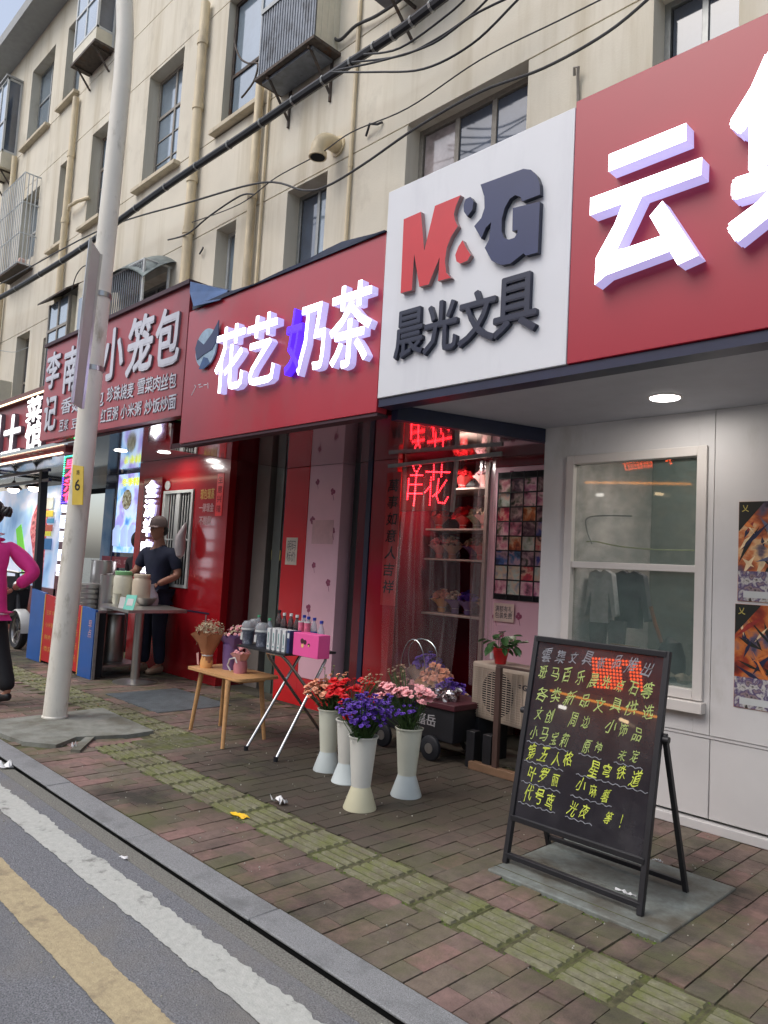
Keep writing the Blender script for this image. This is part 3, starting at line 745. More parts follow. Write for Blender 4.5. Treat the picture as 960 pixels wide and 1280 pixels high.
cable('thick black cable bundle with metal ties slung across the whole building front', [onY(x, y, YC) for x, y in ((-60, 402), (0, 372), (60, 337), (110, 305), (150, 275), (220, 225), (300, 172), (380, 117), (450, 71), (500, 38), (550, 0), (640, -70))], .042, ties=22)
m_cab2 = mat('grey_cable', (60, 60, 62), .6)
for i, (pts, lab) in enumerate([
  (((455, 68), (500, 60), (560, 18), (590, -10)), 'thin black wire peeling off the thick bundle nearest the top window'),
  (((440, 78), (500, 70), (540, 52), (585, 22), (620, -12)), 'black wire branching off the thick bundle second from the left at the top'),
  (((420, 88), (480, 75), (540, 55), (590, 20), (640, -5)), 'black wire drooping below the branching wires above the vent elbow'),
  (((415, 90), (470, 90), (530, 86), (590, 55), (642, 5), (660, -15)), 'lowest drooping black wire right of the thick bundle')]):
    cable(lab, [onY(x, y, YC-.04-.03*i) for x, y in pts], .009)
cable('long thin black wire running from the left edge to the top right over the windows', [onY(x, y, 4.35) for x, y in ((-20, 362), (0, 355), (120, 290), (240, 252), (330, 228), (380, 238), (410, 232), (455, 205), (520, 160), (600, 115), (680, 85), (760, 40), (820, -10))], .011, m_cab2)
cable('thin grey wire above the long black wire near the vent elbow', [onY(x, y, 4.4) for x, y in ((240, 278), (300, 255), (345, 222), (400, 192), (440, 165), (510, 135), (600, 75), (700, 25), (770, -10))], .006, m_cab2)
cable('corroded conduit curling down the wall by the corrugated window box', [onY(x, y, 4.55) for x, y in ((296, 40), (294, 55), (300, 72), (310, 79), (322, 80), (318, 100), (308, 115), (302, 122))], .012, m_rust, cat='conduit', name='conduit')
cable('grey cable loop sagging beside the arched awning', [onY(x, y, 4.5) for x, y in ((210, 300), (235, 292), (262, 270), (300, 245), (318, 243))], .010, m_cab2)
cable('thin wire arching over the tin roofed window enclosure', [onY(x, y, 4.3) for x, y in ((90, 362), (95, 345), (103, 334), (112, 331))], .008, m_cab2)
cable('curved black pipe leaving the corrugated window box on the right', [onY(x, y, 4.6) for x, y in ((405, 38), (415, 45), (425, 50), (445, 32), (470, 20), (500, 0), (520, -18))], .016, m_cab2, cat='pipe', name='pipe')
cable('pale wire pair sagging at the left edge above the far lit sign', [onY(x, y, 4.3) for x, y in ((-10, 436), (0, 438), (18, 440), (36, 434))], .006, m_alu)

# ================================================================= SHOP SIGNS
YS = 2.97
m_signred = mat('red_sign_sheet', (168, 34, 50), 0.32, bump=.5, bscale=1.3, var=0.06, scale=1.5, world=True, dirt=((150, 60, 66), 2.2, 0.5, 0.8, (1, 1, .5)), coat=0.35, crough=.3)
m_signred2 = mat('red_sign_sheet_bright', (160, 10, 40), 0.38, var=0.04, scale=1.5, world=True, coat=0.3, crough=.35)
m_signwhite = mat('white_sign_sheet', (214, 216, 220), 0.42, var=0.03, scale=2, world=True, dirt=((196, 198, 204), 3, .5, .8, (1, 1, .2)))
m_bunred = mat('faded_red_sign', (158, 62, 70), 0.4, var=0.07, scale=2, world=True, dirt=((150, 82, 86), 2.5, .45, .75, (1, 1, .3)))
m_navy = mat('navy_trim', (34, 40, 66), 0.4, var=.15)
m_edge = mat('dark_sign_edge', (58, 30, 40), 0.6, var=.2)
m_acry = mat('letter_side_acrylic', (200, 200, 215), 0.35, var=.05, emit=(196, 190, 255), estr=0.5)
m_ledw = emis('lit_white_face', (246, 244, 255), 4.5)
m_ledw2 = emis('lit_white_face_soft', (250, 247, 255), 3.2)
m_ledb = emis('lit_blue_face', (66, 30, 235), 1.8)
m_mgred = mat('logo_red', (198, 44, 52), .4, var=.04); m_mgblue = mat('logo_navy', (36, 46, 88), .35, var=.06); m_ink = mat('black_navy_letter', (30, 36, 58), .35, var=.06)
m_redge = mat('logo_edge', (160, 130, 130), .5)

# ---- stationery shop sign
sg = thing('shop_sign', 'large white and red stationery shop sign with M&G logo and lit white characters', 'shop sign', (-1.5, YS, 2.3))
MB().box(-3.145, -1.868, YS, YS+.10, 2.305, 3.575).build('white_panel', m_signwhite, parent=sg, bev=.004)
MB().box(-1.865, 1.6, YS, YS+.10, 2.305, 3.6).build('red_panel', m_signred2, parent=sg, bev=.004)
MB().box(-3.145, 1.6, YS+.012, YS+.12, 2.255, 2.303).build('bottom_rail', m_navy, parent=sg)
MB().box(-3.14, 1.6, YS+.101, F-.001, 3.30, 3.56).build('sign_box', m_soff, parent=sg)
Z6 = lambda x, y: onY(460+x/3.4286, 200+y/3.4286, YS)
def z6(pl): return [(lambda q: (q.x, q.z))(Z6(x, y)) for x, y in pl]
wf = lambda u, v, d: Vector((u, YS-d, v))
logo = MB().prism(z6([(168,262),(242,230),(256,398),(302,205),(412,160),(392,205),(383,240),(388,268),(400,292),(372,335),(352,385),(345,440),(350,490),(370,512),(315,526),(322,425),(275,540),(235,550),(213,410),(203,565),(155,577)]), wf, 0.0, .03, 0, 1)
logo.prism(z6([(420,352),(432,378),(455,415),(440,440),(410,452),(394,442),(389,415),(402,380)]), wf, 0, .03, 0, 1)
logo.build('logo_letter_m', [m_mgred, m_redge], parent=sg, smooth=False)
lg = MB().prism(z6([(497,115),(680,48),(712,52),(738,78),(750,112),(752,158),(675,187),(668,168),(645,160),(622,176),(600,215),(588,262),(587,315),(598,343),(618,350),(642,342),(654,325),(656,308),(633,314),(635,215),(751,188),(742,405),(690,418),(681,408),(625,452),(585,458),(545,440),(515,385),(533,350),(543,275),(520,298),(500,345),(470,292),(500,258),(514,215),(513,165)]), wf, 0, .03, 0, 1)
lg.prism(z6([(424,205),(433,177),(453,167),(467,186),(462,222),(440,251),(426,230)]), wf, 0, .03, 0, 1)
lg.build('logo_letter_g', [m_mgblue, m_ink], parent=sg, smooth=False)
for ch, bx4 in (('晨', (128, 640, 246, 852)), ('光', (254, 604, 391, 830)), ('文', (403, 560, 555, 796)), ('具', (552, 496, 732, 756))):
    l, t_, r, b = bx4; a = Z6(l, (t_+b)/2); c = Z6(r, (t_+b)/2); tp = Z6((l+r)/2, t_+8); bt = Z6((l+r)/2, b-8)
    letters(MB(), ch, wallfn(a.x, c.x, bt.z, tp.z, YS), 0, .025, bold=.022).build('letter', m_ink, parent=sg, smooth=False)
# 云 : a block letter in five strokes, standing 7 cm proud
YF_ = YS-.075
q = lambda x, y: (lambda p: (p.x, p.z))(onY(600+x/2.6667, y/2.6667, YF_))
def face(u, v, d): return Vector((u, YS-d, v))
yun = MB()
bl_ = lambda pts: yun.prism([q(*p) for p in pts], face, 0.0, .075, 0, 1)
bl_([(430,515),(688,410),(688,468),(428,572)])
bl_([(368,660),(740,524),(738,582),(366,718)])
def bl2(pts): yun.prism([(lambda p: (p.x, p.z))(onY(x, y, YF_)) for x, y in pts], face, 0.0, .0745, 0, 1)
bl2([(784,240),(809,231),(790,272),(771,312),(745,322),(768,280)])
bl2([(745,322),(771,312),(779,311),(848,287),(853,308),(757,344),(743,356)])
bl2([(812,270),(828,251),(873,319),(847,331)])
yun.build('lit_letter', [m_ledw, m_acry], parent=sg, smooth=False)
jx0 = q(850, 250)[0]
jj = MB(); fnj = wallfn(jx0-.005, jx0+.50, 2.66, 3.36, YS)
letters(jj, '集', fnj, 0, .075, bold=.030, mi=0, ms=1)
jj.build('lit_letter', [m_ledw, m_acry], parent=sg, smooth=False)

# ---- milk tea / flower sign
s2 = thing('shop_sign', 'faded red flower and milk tea shop sign with four lit white and violet characters', 'shop sign', (-4.3, YS, 2.22))
MB().box(-5.468, -3.15, YS+.004, YS+.09, 2.225, 3.33).build('panel', m_signred, parent=s2, bev=.004)
MB().box(-5.468, -3.15, YS+.012, YS+.10, 2.205, 2.223).build('bottom_rail', m_edge, parent=s2)
MB().box(-5.46, -3.16, YS+.091, F-.002, 3.0, 3.30).build('sign_box', m_edge, parent=s2)
# tarpaulin edge along the top
mb = MB(); tp = [onY(x, y, YS) for x, y in ((243, 379), (262, 376), (285, 366), (320, 355), (350, 342), (385, 326), (410, 313), (430, 302), (450, 298), (470, 293), (483, 290))]
vs = []
for p in tp: vs += [(p.x, YS-.012, 3.325), (p.x, YS-.016, p.z+random.uniform(-.006, .008)), (p.x, YS+.3, p.z+.02+random.uniform(-.02, .02))]
mb.add(vs, [(i*3, (i+1)*3, (i+1)*3+1, i*3+1) for i in range(len(tp)-1)]+[(i*3+1, (i+1)*3+1, (i+1)*3+2, i*3+2) for i in range(len(tp)-1)])
m_tarp = mat('dark_blue_tarpaulin', (44, 54, 76), .5, var=.3, scale=9)
mb.build('tarpaulin_edge', m_tarp, parent=s2, smooth=False)
m_blue = mat('blue_metal_sheet', (58, 84, 124), .35, metal=.5, var=.25, scale=6)
fl = thing('metal_flashing', 'bent blue metal flashing sheet between the bun sign and the milk tea sign', 'flashing', (-5.3, YS, 3.35))
A_ = [onY(238, 352, YS-.03), onY(285, 363, YS+.05), onY(275, 375, YS-.02), onY(242, 383, YS-.05), onY(237, 365, YS-.04)]
MB().add(A_+[p+Vector((0, .006, 0)) for p in A_], [(0,1,2,3,4),(9,8,7,6,5)]).build('sheet', m_blue, parent=fl, smooth=False)
MB().add([onY(238, 352, YS-.02), onY(285, 363, YS+.05), (-4.95, YS+.7, 3.5), (-5.6, YS+.7, 3.6)], [(0,1,2,3)]).build('top_sheet', m_blue, parent=fl, smooth=False)
Z5 = lambda x, y, Y=YS-.05: onY(220+x/3.4286, 280+y/3.4286, Y)
def litchar(ch, l, t_, r, b, mats, bold=.035, d=.055):
    a = Z5(l, (t_+b)/2); c = Z5(r, (t_+b)/2); tp_ = Z5((l+r)/2, t_); bt = Z5((l+r)/2, b)
    return letters(MB(), ch, wallfn(a.x, c.x, bt.z, tp_.z, YS), .0, d, bold=bold*.3, mi=0, ms=1).build('lit_letter', mats, parent=s2, smooth=False)
litchar('花', 172, 440, 292, 712, [m_ledw2, m_acry])
litchar('艺', 306, 392, 428, 682, [m_ledw2, m_acry])
litchar('女', 474, 368, 538, 636, [m_ledb, m_ledb], bold=.06)
litchar('乃', 528, 350, 640, 632, [m_ledw2, m_acry], bold=.045)
litchar('茶', 664, 260, 836, 608, [m_ledw2, m_acry])
# round badge: plain abstract disc, not the shop's mascot
bc = Z5(125, 530, YS-.02); mb = MB()
Mb = Matrix.Translation((bc.x, YS-.002, bc.z)) @ Matrix.Rotation(R(90), 4, 'X')
bd = mb.lathe([(.155, 0), (.155, .012)], n=36, M=Mb).build('badge', mat('badge_pale_blue', (150, 176, 196), .4, var=.2, scale=20), parent=s2)
MB().prism([(bc.x-.16, bc.z+.02), (bc.x-.13, bc.z+.09), (bc.x-.03, bc.z+.03), (bc.x+.08, bc.z+.10), (bc.x+.17, bc.z+.19), (bc.x+.18, bc.z+.05), (bc.x+.10, bc.z-.03), (bc.x-.02, bc.z-.05), (bc.x-.12, bc.z-.08)], face, .013, .018).build('badge_band', m_mgblue, parent=bd, smooth=False)
MB().prism([(bc.x-.08, bc.z-.16), (bc.x-.02, bc.z-.07), (bc.x+.04, bc.z-.09), (bc.x+.08, bc.z-.14), (bc.x, bc.z-.17)], face, .013, .018).build('badge_shape', m_blue, parent=bd, smooth=False)
# scratches where old small letters were
mb = MB()
for x, y, dx, dy in ((66,735,20,-40),(80,690,6,10),(95,690,12,-4),(100,700,14,-3),(118,690,14,-2),(136,680,2,24)):
    a = Z5(x, y, YS+.003); b = Z5(x+dx, y+dy, YS+.003); mb.bar(a, b, .006, .002, up=(0, 1, 0))
mb.build('scratch', m_signwhite, parent=s2, smooth=False)

# ---- bun shop sign
s3 = thing('shop_sign', 'faded red steamed bun shop sign with pale characters left of the milk tea sign', 'shop sign', (-7, YS, 2.48))
MB().prism([(-8.62, 2.52), (-5.474, 2.462), (-5.474, 3.565), (-8.62, 3.585)], face, -.09, 0).build('panel', m_bunred, parent=s3, smooth=False)
MB().prism([(-8.64, 3.583), (-5.45, 3.563), (-5.45, 3.60), (-8.64, 3.62)], face, -.6, .03).build('top_flashing', m_edge, parent=s3, smooth=False)
MB().box(-8.6, -5.48, YS+.1, F-.003, 3.15, 3.50).build('sign_box', m_edge, parent=s3)
m_pal = mat('pale_acrylic_letter', (196, 198, 208), .4, var=.06); m_pals = mat('letter_side_grey', (120, 112, 120), .5)
Z4 = lambda x, y, Y=YS-.02: onY(x/3.4286, 300+y/3.4286, Y)
def palchar(ch, l, t_, r, b, bold=.03, d=.02, name='letter', m=None):
    a = Z4(l, (t_+b)/2); c = Z4(r, (t_+b)/2); tp_ = Z4((l+r)/2, t_); bt = Z4((l+r)/2, b)
    return letters(MB(), ch, wallfn(a.x, c.x, bt.z, tp_.z, YS), 0, d, bold=bold, mi=0, ms=1).build(name, m or [m_pal, m_pals], parent=s3, smooth=False)
palchar('李', 200, 485, 254, 630); palchar('南', 273, 462, 335, 642); palchar('记', 190, 672, 238, 812)
palchar('小', 440, 385, 526, 590); palchar('笼', 548, 330, 652, 565); palchar('包', 668, 295, 768, 530)
for s_, l, t_, r, b in (('香菇肉包', 256, 645, 440, 745), ('珍珠烧麦', 452, 608, 568, 695), ('雪菜肉丝包', 582, 564, 750, 662), ('豆浆', 247, 766, 288, 820), ('豆腐脑', 300, 748, 400, 808),
                        ('红豆粥', 425, 712, 500, 782), ('小米粥', 510, 690, 600, 765), ('炒饭炒面', 612, 660, 748, 748)):
    n = len(s_); wd = (r-l)/n; sl_ = -.12*(r-l)
    for i, ch in enumerate(s_):
        f = (i+.5)/n-.5; dy = -.2*f*(r-l)
        h = (b-t_)-.2*(r-l)
        cy_ = (t_+b)/2+dy
        palchar(ch, l+wd*i+1.5, cy_-h/2, l+wd*(i+1)-1.5, cy_+h/2, bold=.02, d=.008)

# ---- far sign with white LED-striped characters
YF2 = 3.2
s4 = thing('shop_sign', 'dark red shop sign with glowing striped letters at the left edge', 'shop sign', (-10, YF2, 2.4))
MB().box(-13.5, -8.45, YF2, YF2+.1, 2.42, 3.17).build('panel', m_bunred, parent=s4)
MB().box(-13.5, -8.6, YF2-.06, YF2+.1, 3.17, 3.26).build('cornice', mat('brown_cornice', (110, 66, 56), .5), parent=s4)
m_warm = emis('warm_strip', (255, 226, 178), 2.6)
MB().box(-13.5, -8.62, YF2-.066, YF2-.058, 3.18, 3.20).build('light_strip', m_warm, parent=s4)
MB().box(-13.5, -8.5, YF2-.02, YF2-.002, 2.40, 2.42).build('light_strip', emis('warm_strip_low', (255, 232, 200), 2.2), parent=s4)
MB().box(-13.4, -8.5, YF2+.12, F, 3.1, 3.2).build('sign_box', m_edge, parent=s4)
for ch, px_ in (('土', (4, 520, 26, 568)), ('菜', (34, 497, 52, 526)), ('馆', (32, 527, 52, 565)), ('口', (-26, 525, -2, 580))):
    x0, x1, z0, z1 = pxbox(px_[0], px_[1], px_[2], px_[3], YF2-.05)
    lt = letters(MB(), ch, wallfn(x0, x1, z0, z1, YF2), 0, .05, bold=.05, mi=0).build('letter', m_pals if ch != '口' else m_pals, parent=s4, smooth=False)
    sb = MB(); nst = max(5, int((z1-z0)/.035))
    vs_, fs_, nz_ = glyph(ch)
    fn_ = wallfn(x0, x1, z0, z1, YF2)
    letters(sb, ch, fn_, .051, .056, bold=.02)
    sb.build('lit_face', emis('striped_led', (255, 252, 250), 1.8), parent=lt, smooth=False)

# ================================================================= STATIONERY SHOP FRONT (right)
YW = 4.13
m_shopw = mat('white_shop_panel', (208, 205, 203), .5, var=.05, scale=2, world=True, dirt=((176, 170, 160), 2.2, .56, .8, (1, 1, .4)), bump=.08, bscale=3)
m_ceil = mat('white_soffit', (178, 181, 190), .6, var=.05, world=True)
m_frame = mat('white_window_frame', (212, 206, 200), .4, var=.03)
st = thing('stationery_shop_front', 'white panelled stationery shop front with window under the canopy', 'shop front', (-1.5, YW, 0))
WX0, WX1, WZ0, WZ1 = -2.50, -1.72, .735, 2.03
mb = MB(); 
WL = -2.735
for a, b, c, d in ((WL, WX0-.002, .80, 2.285), (WX1+.002, -1.6305, .505, 2.285), (-1.6275, -.45, .505, 2.285), (-.447, 1.6, .505, 2.285), (WX0-.002, WX1+.002, WZ1+.002, 2.285), (-2.28, WX1+.002, .505, WZ0-.002)):
    mb.box(a, b, YW, YW+.06, c, d)
mb.build('wall_panel', m_shopw, parent=st, smooth=False, bev=.0015)
MB().box(WL, WL+.06, YW+.061, 5.6, .8, 2.285).build('side_wall', m_shopw, parent=st)
for a, b in ((-2.25, -1.632), (-1.628, -1.03), (-1.026, -.43), (-.426, .4)):
    MB().box(a, b, YW+.012, YW+.06, .065, .485).build('cabinet_door', m_shopw, parent=st, bev=.004)
MB().box(-2.28, 1.6, YW+.006, YW+.06, .487, .503).build('joint_strip', m_shopw, parent=st)
MB().box(-2.3, 1.6, YW-.015, YW+.05, 0.0, .05).build('plinth', m_shopw, parent=st, bev=.004)
MB().box(WL, -2.281, YW+.3, YW+.34, 0, .8).build('recess_back', m_dark, parent=st)
# soffit with a slanting left end, and its navy beam
MB().prism([(-3.10, YS+.12), (1.6, YS+.12), (1.6, YW-.001), (WL, YW-.001)], lambda u, v, d: Vector((u, v, d)), 2.285, 2.33).build('soffit', m_ceil, parent=st, smooth=False)
MB().prism([(-3.145, YS+.125), (-3.09, YS+.125), (WL+.02, YW+.05), (WL-.04, YW+.05)], lambda u, v, d: Vector((u, v, d)), 2.195, 2.284).build('beam', m_navy, parent=st, smooth=False)
lp = onZ(831, 497, 2.283)
ld = MB().lathe([(.075, 0), (.075, .004)], (lp.x, lp.y, 2.277), 24).build('ceiling_light', emis('downlight', (255, 246, 240), 9), parent=st)
MB().lathe([(.078, 0), (.09, .003), (.09, .005)], (lp.x, lp.y, 2.2795), 24, cap0=False).build('light_ring', m_shopw, parent=ld)
def lamp(name, loc, power, size, col=(1, .95, .9), spread=None):
    l = bpy.data.lights.new(name, 'AREA'); l.shape = 'DISK'; l.size = size; l.energy = power; l.color = col
    if spread: l.spread = R(spread)
    o = bpy.data.objects.new(name, l); COL.objects.link(o); o.location = loc; return o
lamp('downlight_lamp', (lp.x, lp.y, 2.268), 3.0, .14)
# window
wd = MB()
t = .055
wd.box(WX0-t, WX0, YW-.02, YW+.05, WZ0-t, WZ1+t).box(WX1, WX1+t, YW-.02, YW+.05, WZ0-t, WZ1+t).box(WX0, WX1, YW-.02, YW+.05, WZ1, WZ1+t).box(WX0, WX1, YW-.02, YW+.05, WZ0-t, WZ0)
wd.box(WX0, WX1, YW-.012, YW+.04, 1.375, 1.415)
wo = wd.build('window', m_frame, parent=st, bev=.003)
m_glass = film('shop_glass', (104, 122, 118), tr=.66, rough=.02, gl=.1)
MB().box(WX0, WX1, YW+.015, YW+.019, 1.415, WZ1).build('pane', m_glass, parent=wo, smooth=False)
MB().box(WX0, WX1, YW+.025, YW+.029, WZ0, 1.375).build('pane', m_glass, parent=wo, smooth=False)
MB().box(WX0-.10, WX1+.07, YW-.06, YW-.001, .615, .675).build('window_sill', m_frame, parent=st, bev=.004)
# room behind the window
m_room = mat('room_wall', (128, 134, 128), .8, var=.1, world=True)
MB().box(-2.67, 1.5, 5.55, 5.6, 0, 2.5).box(1.5, 1.56, YW+.1, 5.6, 0, 2.5).box(-2.67, 1.5, YW+.07, 5.6, 2.34, 2.4).box(-2.67, 1.5, YW+.07, 5.6, -.0, .012).build('room', m_room, parent=st, smooth=False)
MB().box(-2.66, -1.4, YW+.07, YW+.5, .70, .735).build('counter', m_room, parent=st)
MB().box(-2.3, -1.65, 5.0, 5.04, 2.28, 2.30).build('tube_light', emis('room_tube', (255, 205, 150), 5), parent=st)
lamp('room_lamp', (-1.9, 4.8, 2.27), 7.0, .3, (1, .93, .85))
# things seen through the window
def garment(label, cx, y, z0, z1, wd_, col, name, cat, legs=False):
    m = mat(name+'_cloth', col, .8, var=.15, scale=18, bump=.3, bscale=25); mb = MB()
    h = z1-z0
    if legs:
        for s_ in (-1, 1): mb.prism([(cx+s_*wd_*.02, z1), (cx+s_*wd_*.5, z1), (cx+s_*wd_*.42, z0), (cx+s_*wd_*.12, z0)][::s_], lambda u, v, d: Vector((u, y-d, v)), -.02, .02)
    else:
        mb.prism([(cx-wd_*.5, z0+h*.55), (cx-wd_*.42, z1-h*.08), (cx-wd_*.15, z1), (cx, z1-h*.06), (cx+wd_*.15, z1), (cx+wd_*.42, z1-h*.08), (cx+wd_*.62, z0+h*.15), (cx+wd_*.48, z0+h*.12), (cx+wd_*.32, z0+h*.6), (cx+wd_*.34, z0), (cx-wd_*.34, z0), (cx-wd_*.32, z0+h*.6), (cx-wd_*.55, z0+h*.1), (cx-wd_*.64, z0+h*.12)][::-1], lambda u, v, d: Vector((u, y-d, v)), -.03, .03)
    return mb.build(name, m, label=label, cat=cat, bev=.012)
garment('white vest hanging behind the lower pane of the shop window', -2.56, 4.62, 1.02, 1.38, .20, (196, 198, 200), 'hanging_vest', 'garment')
garment('grey jacket hanging beside the white vest behind the shop window', -2.40, 4.70, 1.0, 1.38, .26, (96, 98, 104), 'hanging_jacket', 'garment')
garment('pale trousers hanging under the vest behind the shop window', -2.52, 4.64, .74, 1.04, .26, (120, 122, 122), 'hanging_trousers', 'garment', legs=True)
bp = onY(838, 820, 4.38)
mb = MB().tube([(bp.x, 4.38, .745), (bp.x, 4.38, .80), (bp.x, 4.38, .88), (bp.x, 4.38, .95), (bp.x-.02, 4.38, .985)], [.075, .09, .085, .06, .01], 14)
bag = mb.build('black_bag', mat('black_mesh_bag', (26, 28, 32), .6), label='black mesh bag with strap on the counter behind the window', cat='bag')
MB().tube([(bp.x-.05, 4.37, .95), (bp.x-.10, 4.38, 1.06), (bp.x-.13, 4.38, 1.16)], .012, 8).build('strap', mat('orange_blue_strap', (150, 96, 60), .6, var=.5, scale=9), parent=None, label='orange and dark strap standing up from the black bag in the window', cat='strap')
fp = onY(781, 808, 4.5)
pf = MB().box(fp.x-.10, fp.x+.10, 4.49, 4.51, .735, .90).build('picture_frame', mat('wood_frame', (136, 104, 72), .5), label='small wooden picture frame standing on the counter behind the window', cat='picture frame', bev=.003)
MB().box(fp.x-.075, fp.x+.075, 4.485, 4.489, .755, .88).build('picture', mat('frame_paper', (150, 160, 158), .4), parent=pf)
mb = MB()
for i in range(8): mb.blob((-2.40+i*.09, 4.33+random.uniform(-.05, .05), .76+random.uniform(0, .02)), random.uniform(.03, .055), 8, jit=.25, sq=(1.2, 1, .7))
mb.build('clutter_heap', mat('clutter', (140, 132, 112), .7, var=.5, scale=20), label='low heap of pale odds and ends on the counter inside the window', cat='clutter')
cable('thin pale cord looped inside the upper window pane', [onY(x, y, 4.3) for x, y in ((740, 680), (733, 660), (738, 646), (790, 645)) ], .004, m_alu, cat='cord', name='cord')
cable('thin yellowish cord stretched across the upper window pane', [onY(x, y, 4.3) for x, y in ((733, 677), (745, 677), (775, 683), (820, 687), (868, 688))], .004, mat('yellow_cord', (190, 196, 140), .5), cat='cord', name='cord')
# posters on the right
m_po1 = picture('fiery_poster', [(38, 30, 34), (86, 80, 96), (140, 72, 50), (196, 112, 66), (220, 178, 130), (110, 96, 104), (40, 38, 48)], scale=5.5, stretch=(1, 1, 1.6), dist=0, det=9)
m_po2 = picture('ember_poster', [(30, 26, 30), (92, 40, 34), (150, 58, 40), (196, 116, 58), (90, 84, 106), (36, 34, 40)], scale=6.5, stretch=(1, 1, 1.1), dist=0, det=9)
def poster(label, x0, x1, z0, z1, m, capm):
    t = thing('poster', label, 'poster', (x0, YW, z0))
    MB().box(x0, x1, YW-.004, YW-.0005, z0, z1).build('print', m, parent=t, smooth=False)
    MB().prism([(x0+.001, z1-.001), (x0+.001, z1-.16), (x0+.13, z1-.001)][::-1], lambda u, v, d: Vector((u, YW-d, v)), .0042, .005).build('dark_corner', capm, parent=t, smooth=False)
    letters(MB(), '乂', wallfn(x0+.015, x0+.05, z1-.055, z1-.02, YW), 0, .0057, bold=.05, flat=True).build('corner_mark', mat('gold_mark', (190, 176, 96), .4), parent=t, smooth=False)
    MB().box(x0+.002, x1, YW-.0052, YW-.0042, z0+.002, z0+.16).build('lower_band', picture('poster_band', [(40, 46, 60), (150, 130, 130), (84, 70, 110), (200, 196, 190), (60, 52, 50)], scale=24), parent=t, smooth=False)
    pc_cols = [MC['poster_dark_green'], m_navy, MC['shard_orange'], MC['shard_cream'], MC['shard_steel'], MC['shard_red']]
    rg = random.Random(int(z0*100)); shm = MB()
    for k in range(46):
        cx, cz = x0+rg.uniform(.03, x1-x0-.03), z0+rg.uniform(.17, z1-z0-.1); l_ = rg.uniform(.02, .12); a = rg.choice((.7, .8, 2.2, 2.4))+rg.uniform(-.5, .5); w_ = rg.uniform(.003, .018)
        ca, sa = math.cos(a), math.sin(a); pts = [(cx-ca*l_, cz-sa*l_), (cx-sa*w_, cz+ca*w_), (cx+ca*l_, cz+sa*l_), (cx+sa*w_*.6, cz-ca*w_*.6)]
        pts = [(min(max(q[0], x0+.002), x1), min(max(q[1], z0+.002), z1-.002)) for q in pts]
        shm.add([Vector((u, YW-.0041-k*.00002, v)) for u, v in pts], [(0, 3, 2, 1)], rg.randrange(6))
    shm.build('printed_shapes', pc_cols, parent=t, smooth=False, kind='stuff')
    MB().box(x0+.03, x0+.21, YW-.0062, YW-.0053, z0+.02, z0+.055).build('caption_bar', m_whitepvc, parent=t, smooth=False)
    return t
m_pc = mat('poster_dark_green', (34, 38, 34), .4)
for nm_, c_ in (('orange', (204, 120, 62)), ('cream', (222, 196, 156)), ('steel', (96, 100, 122)), ('red', (150, 50, 44))): mat('shard_'+nm_, c_, .4, var=.3, scale=30)
poster('upper fiery orange card game poster on the white wall at the right edge', -1.495, -.95, 1.235, 1.765, m_po1, m_pc)
poster('lower red and orange fantasy poster under the first at the right edge', -1.505, -.95, .68, 1.22, m_po2, m_pc)

# ================================================================= FLOWER SHOP FRONT
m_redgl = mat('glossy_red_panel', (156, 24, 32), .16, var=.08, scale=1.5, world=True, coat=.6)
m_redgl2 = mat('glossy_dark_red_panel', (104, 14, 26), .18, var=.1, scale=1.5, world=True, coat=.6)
m_redpil = mat('bright_red_pillar', (200, 30, 36), .2, var=.08, scale=1.5, world=True, coat=.5)
m_redceil = mat('mirror_red_ceiling', (66, 10, 20), .07, var=.1, world=True, coat=1.0, spec=1.0)
m_pink = mat('pink_wallpaper', (226, 180, 192), .6, var=.05, scale=3, world=True)
m_rose = mat('rose_print', (150, 66, 96), .6, var=.2, scale=20)
fs = thing('flower_shop_front', 'red and pink flower shop front with open doorway between the two signs', 'shop front', (-4.5, 4.4, 0))
MB().prism([(-5.87, YS+.15), (-3.15, YS+.15), (WL-.045, YW+.05), (WL-.045, 5.5), (-5.87, 5.5)], lambda u, v, d: Vector((u, v, d)), 2.235, 2.28).build('ceiling', m_redceil, parent=fs, smooth=False)
PX0, PX1, PX2 = -5.86, -5.50, -5.03
MB().box(PX0, PX1, 4.37, 4.56, .0, 2.234).build('red_pillar', m_redpil, parent=fs, bev=.004)
pk = MB().box(PX1+.002, PX2, 4.374, 4.56, .26, 2.234).build('pink_pillar', m_pink, parent=fs, bev=.003)
MB().box(PX1+.002, PX2, 4.37, 4.56, 0, .257).build('red_skirting', m_redpil, parent=fs)
def rose(cx, cz, s_, Y, parent):
    mb = MB(); 
    for k in range(5):
        a = k*1.257+random.random(); x = cx+math.cos(a)*s_*.45; z = cz+math.sin(a)*s_*.45
        mb.prism([(x+math.cos(b)*s_*.42, z+math.sin(b)*s_*.42) for b in [i*1.05 for i in range(6)]], lambda u, v, d: Vector((u, Y-d, v)), .0005, .0012+.0002*k)
    mb.prism([(cx-s_*.1, cz-s_*.3), (cx+s_*.05, cz-s_*.3), (cx+s_*.5, cz-s_*2.0), (cx+s_*.38, cz-s_*2.0)], lambda u, v, d: Vector((u, Y-d, v)), .0005, .0011)
    return mb.build('printed_rose', m_rose, parent=parent, smooth=False)
for x, z, s_ in ((-5.38, 2.08, .035), (-5.15, 1.98, .04), (-5.42, 1.72, .045), (-5.12, 1.62, .04), (-5.36, 1.3, .035), (-5.14, 1.15, .04), (-5.4, .9, .045), (-5.16, .66, .04), (-5.42, .52, .035)): rose(x, z, s_, 4.374, pk)
a = pxbox(357, 672, 371, 706, 4.365)
nt_ = MB().box(a[0], a[1], 4.3665, 4.3685, a[2], a[3]).build('paper_note', mat('note_paper', (196, 184, 170), .7), label='narrow handwritten white note taped to the red pillar', cat='note')
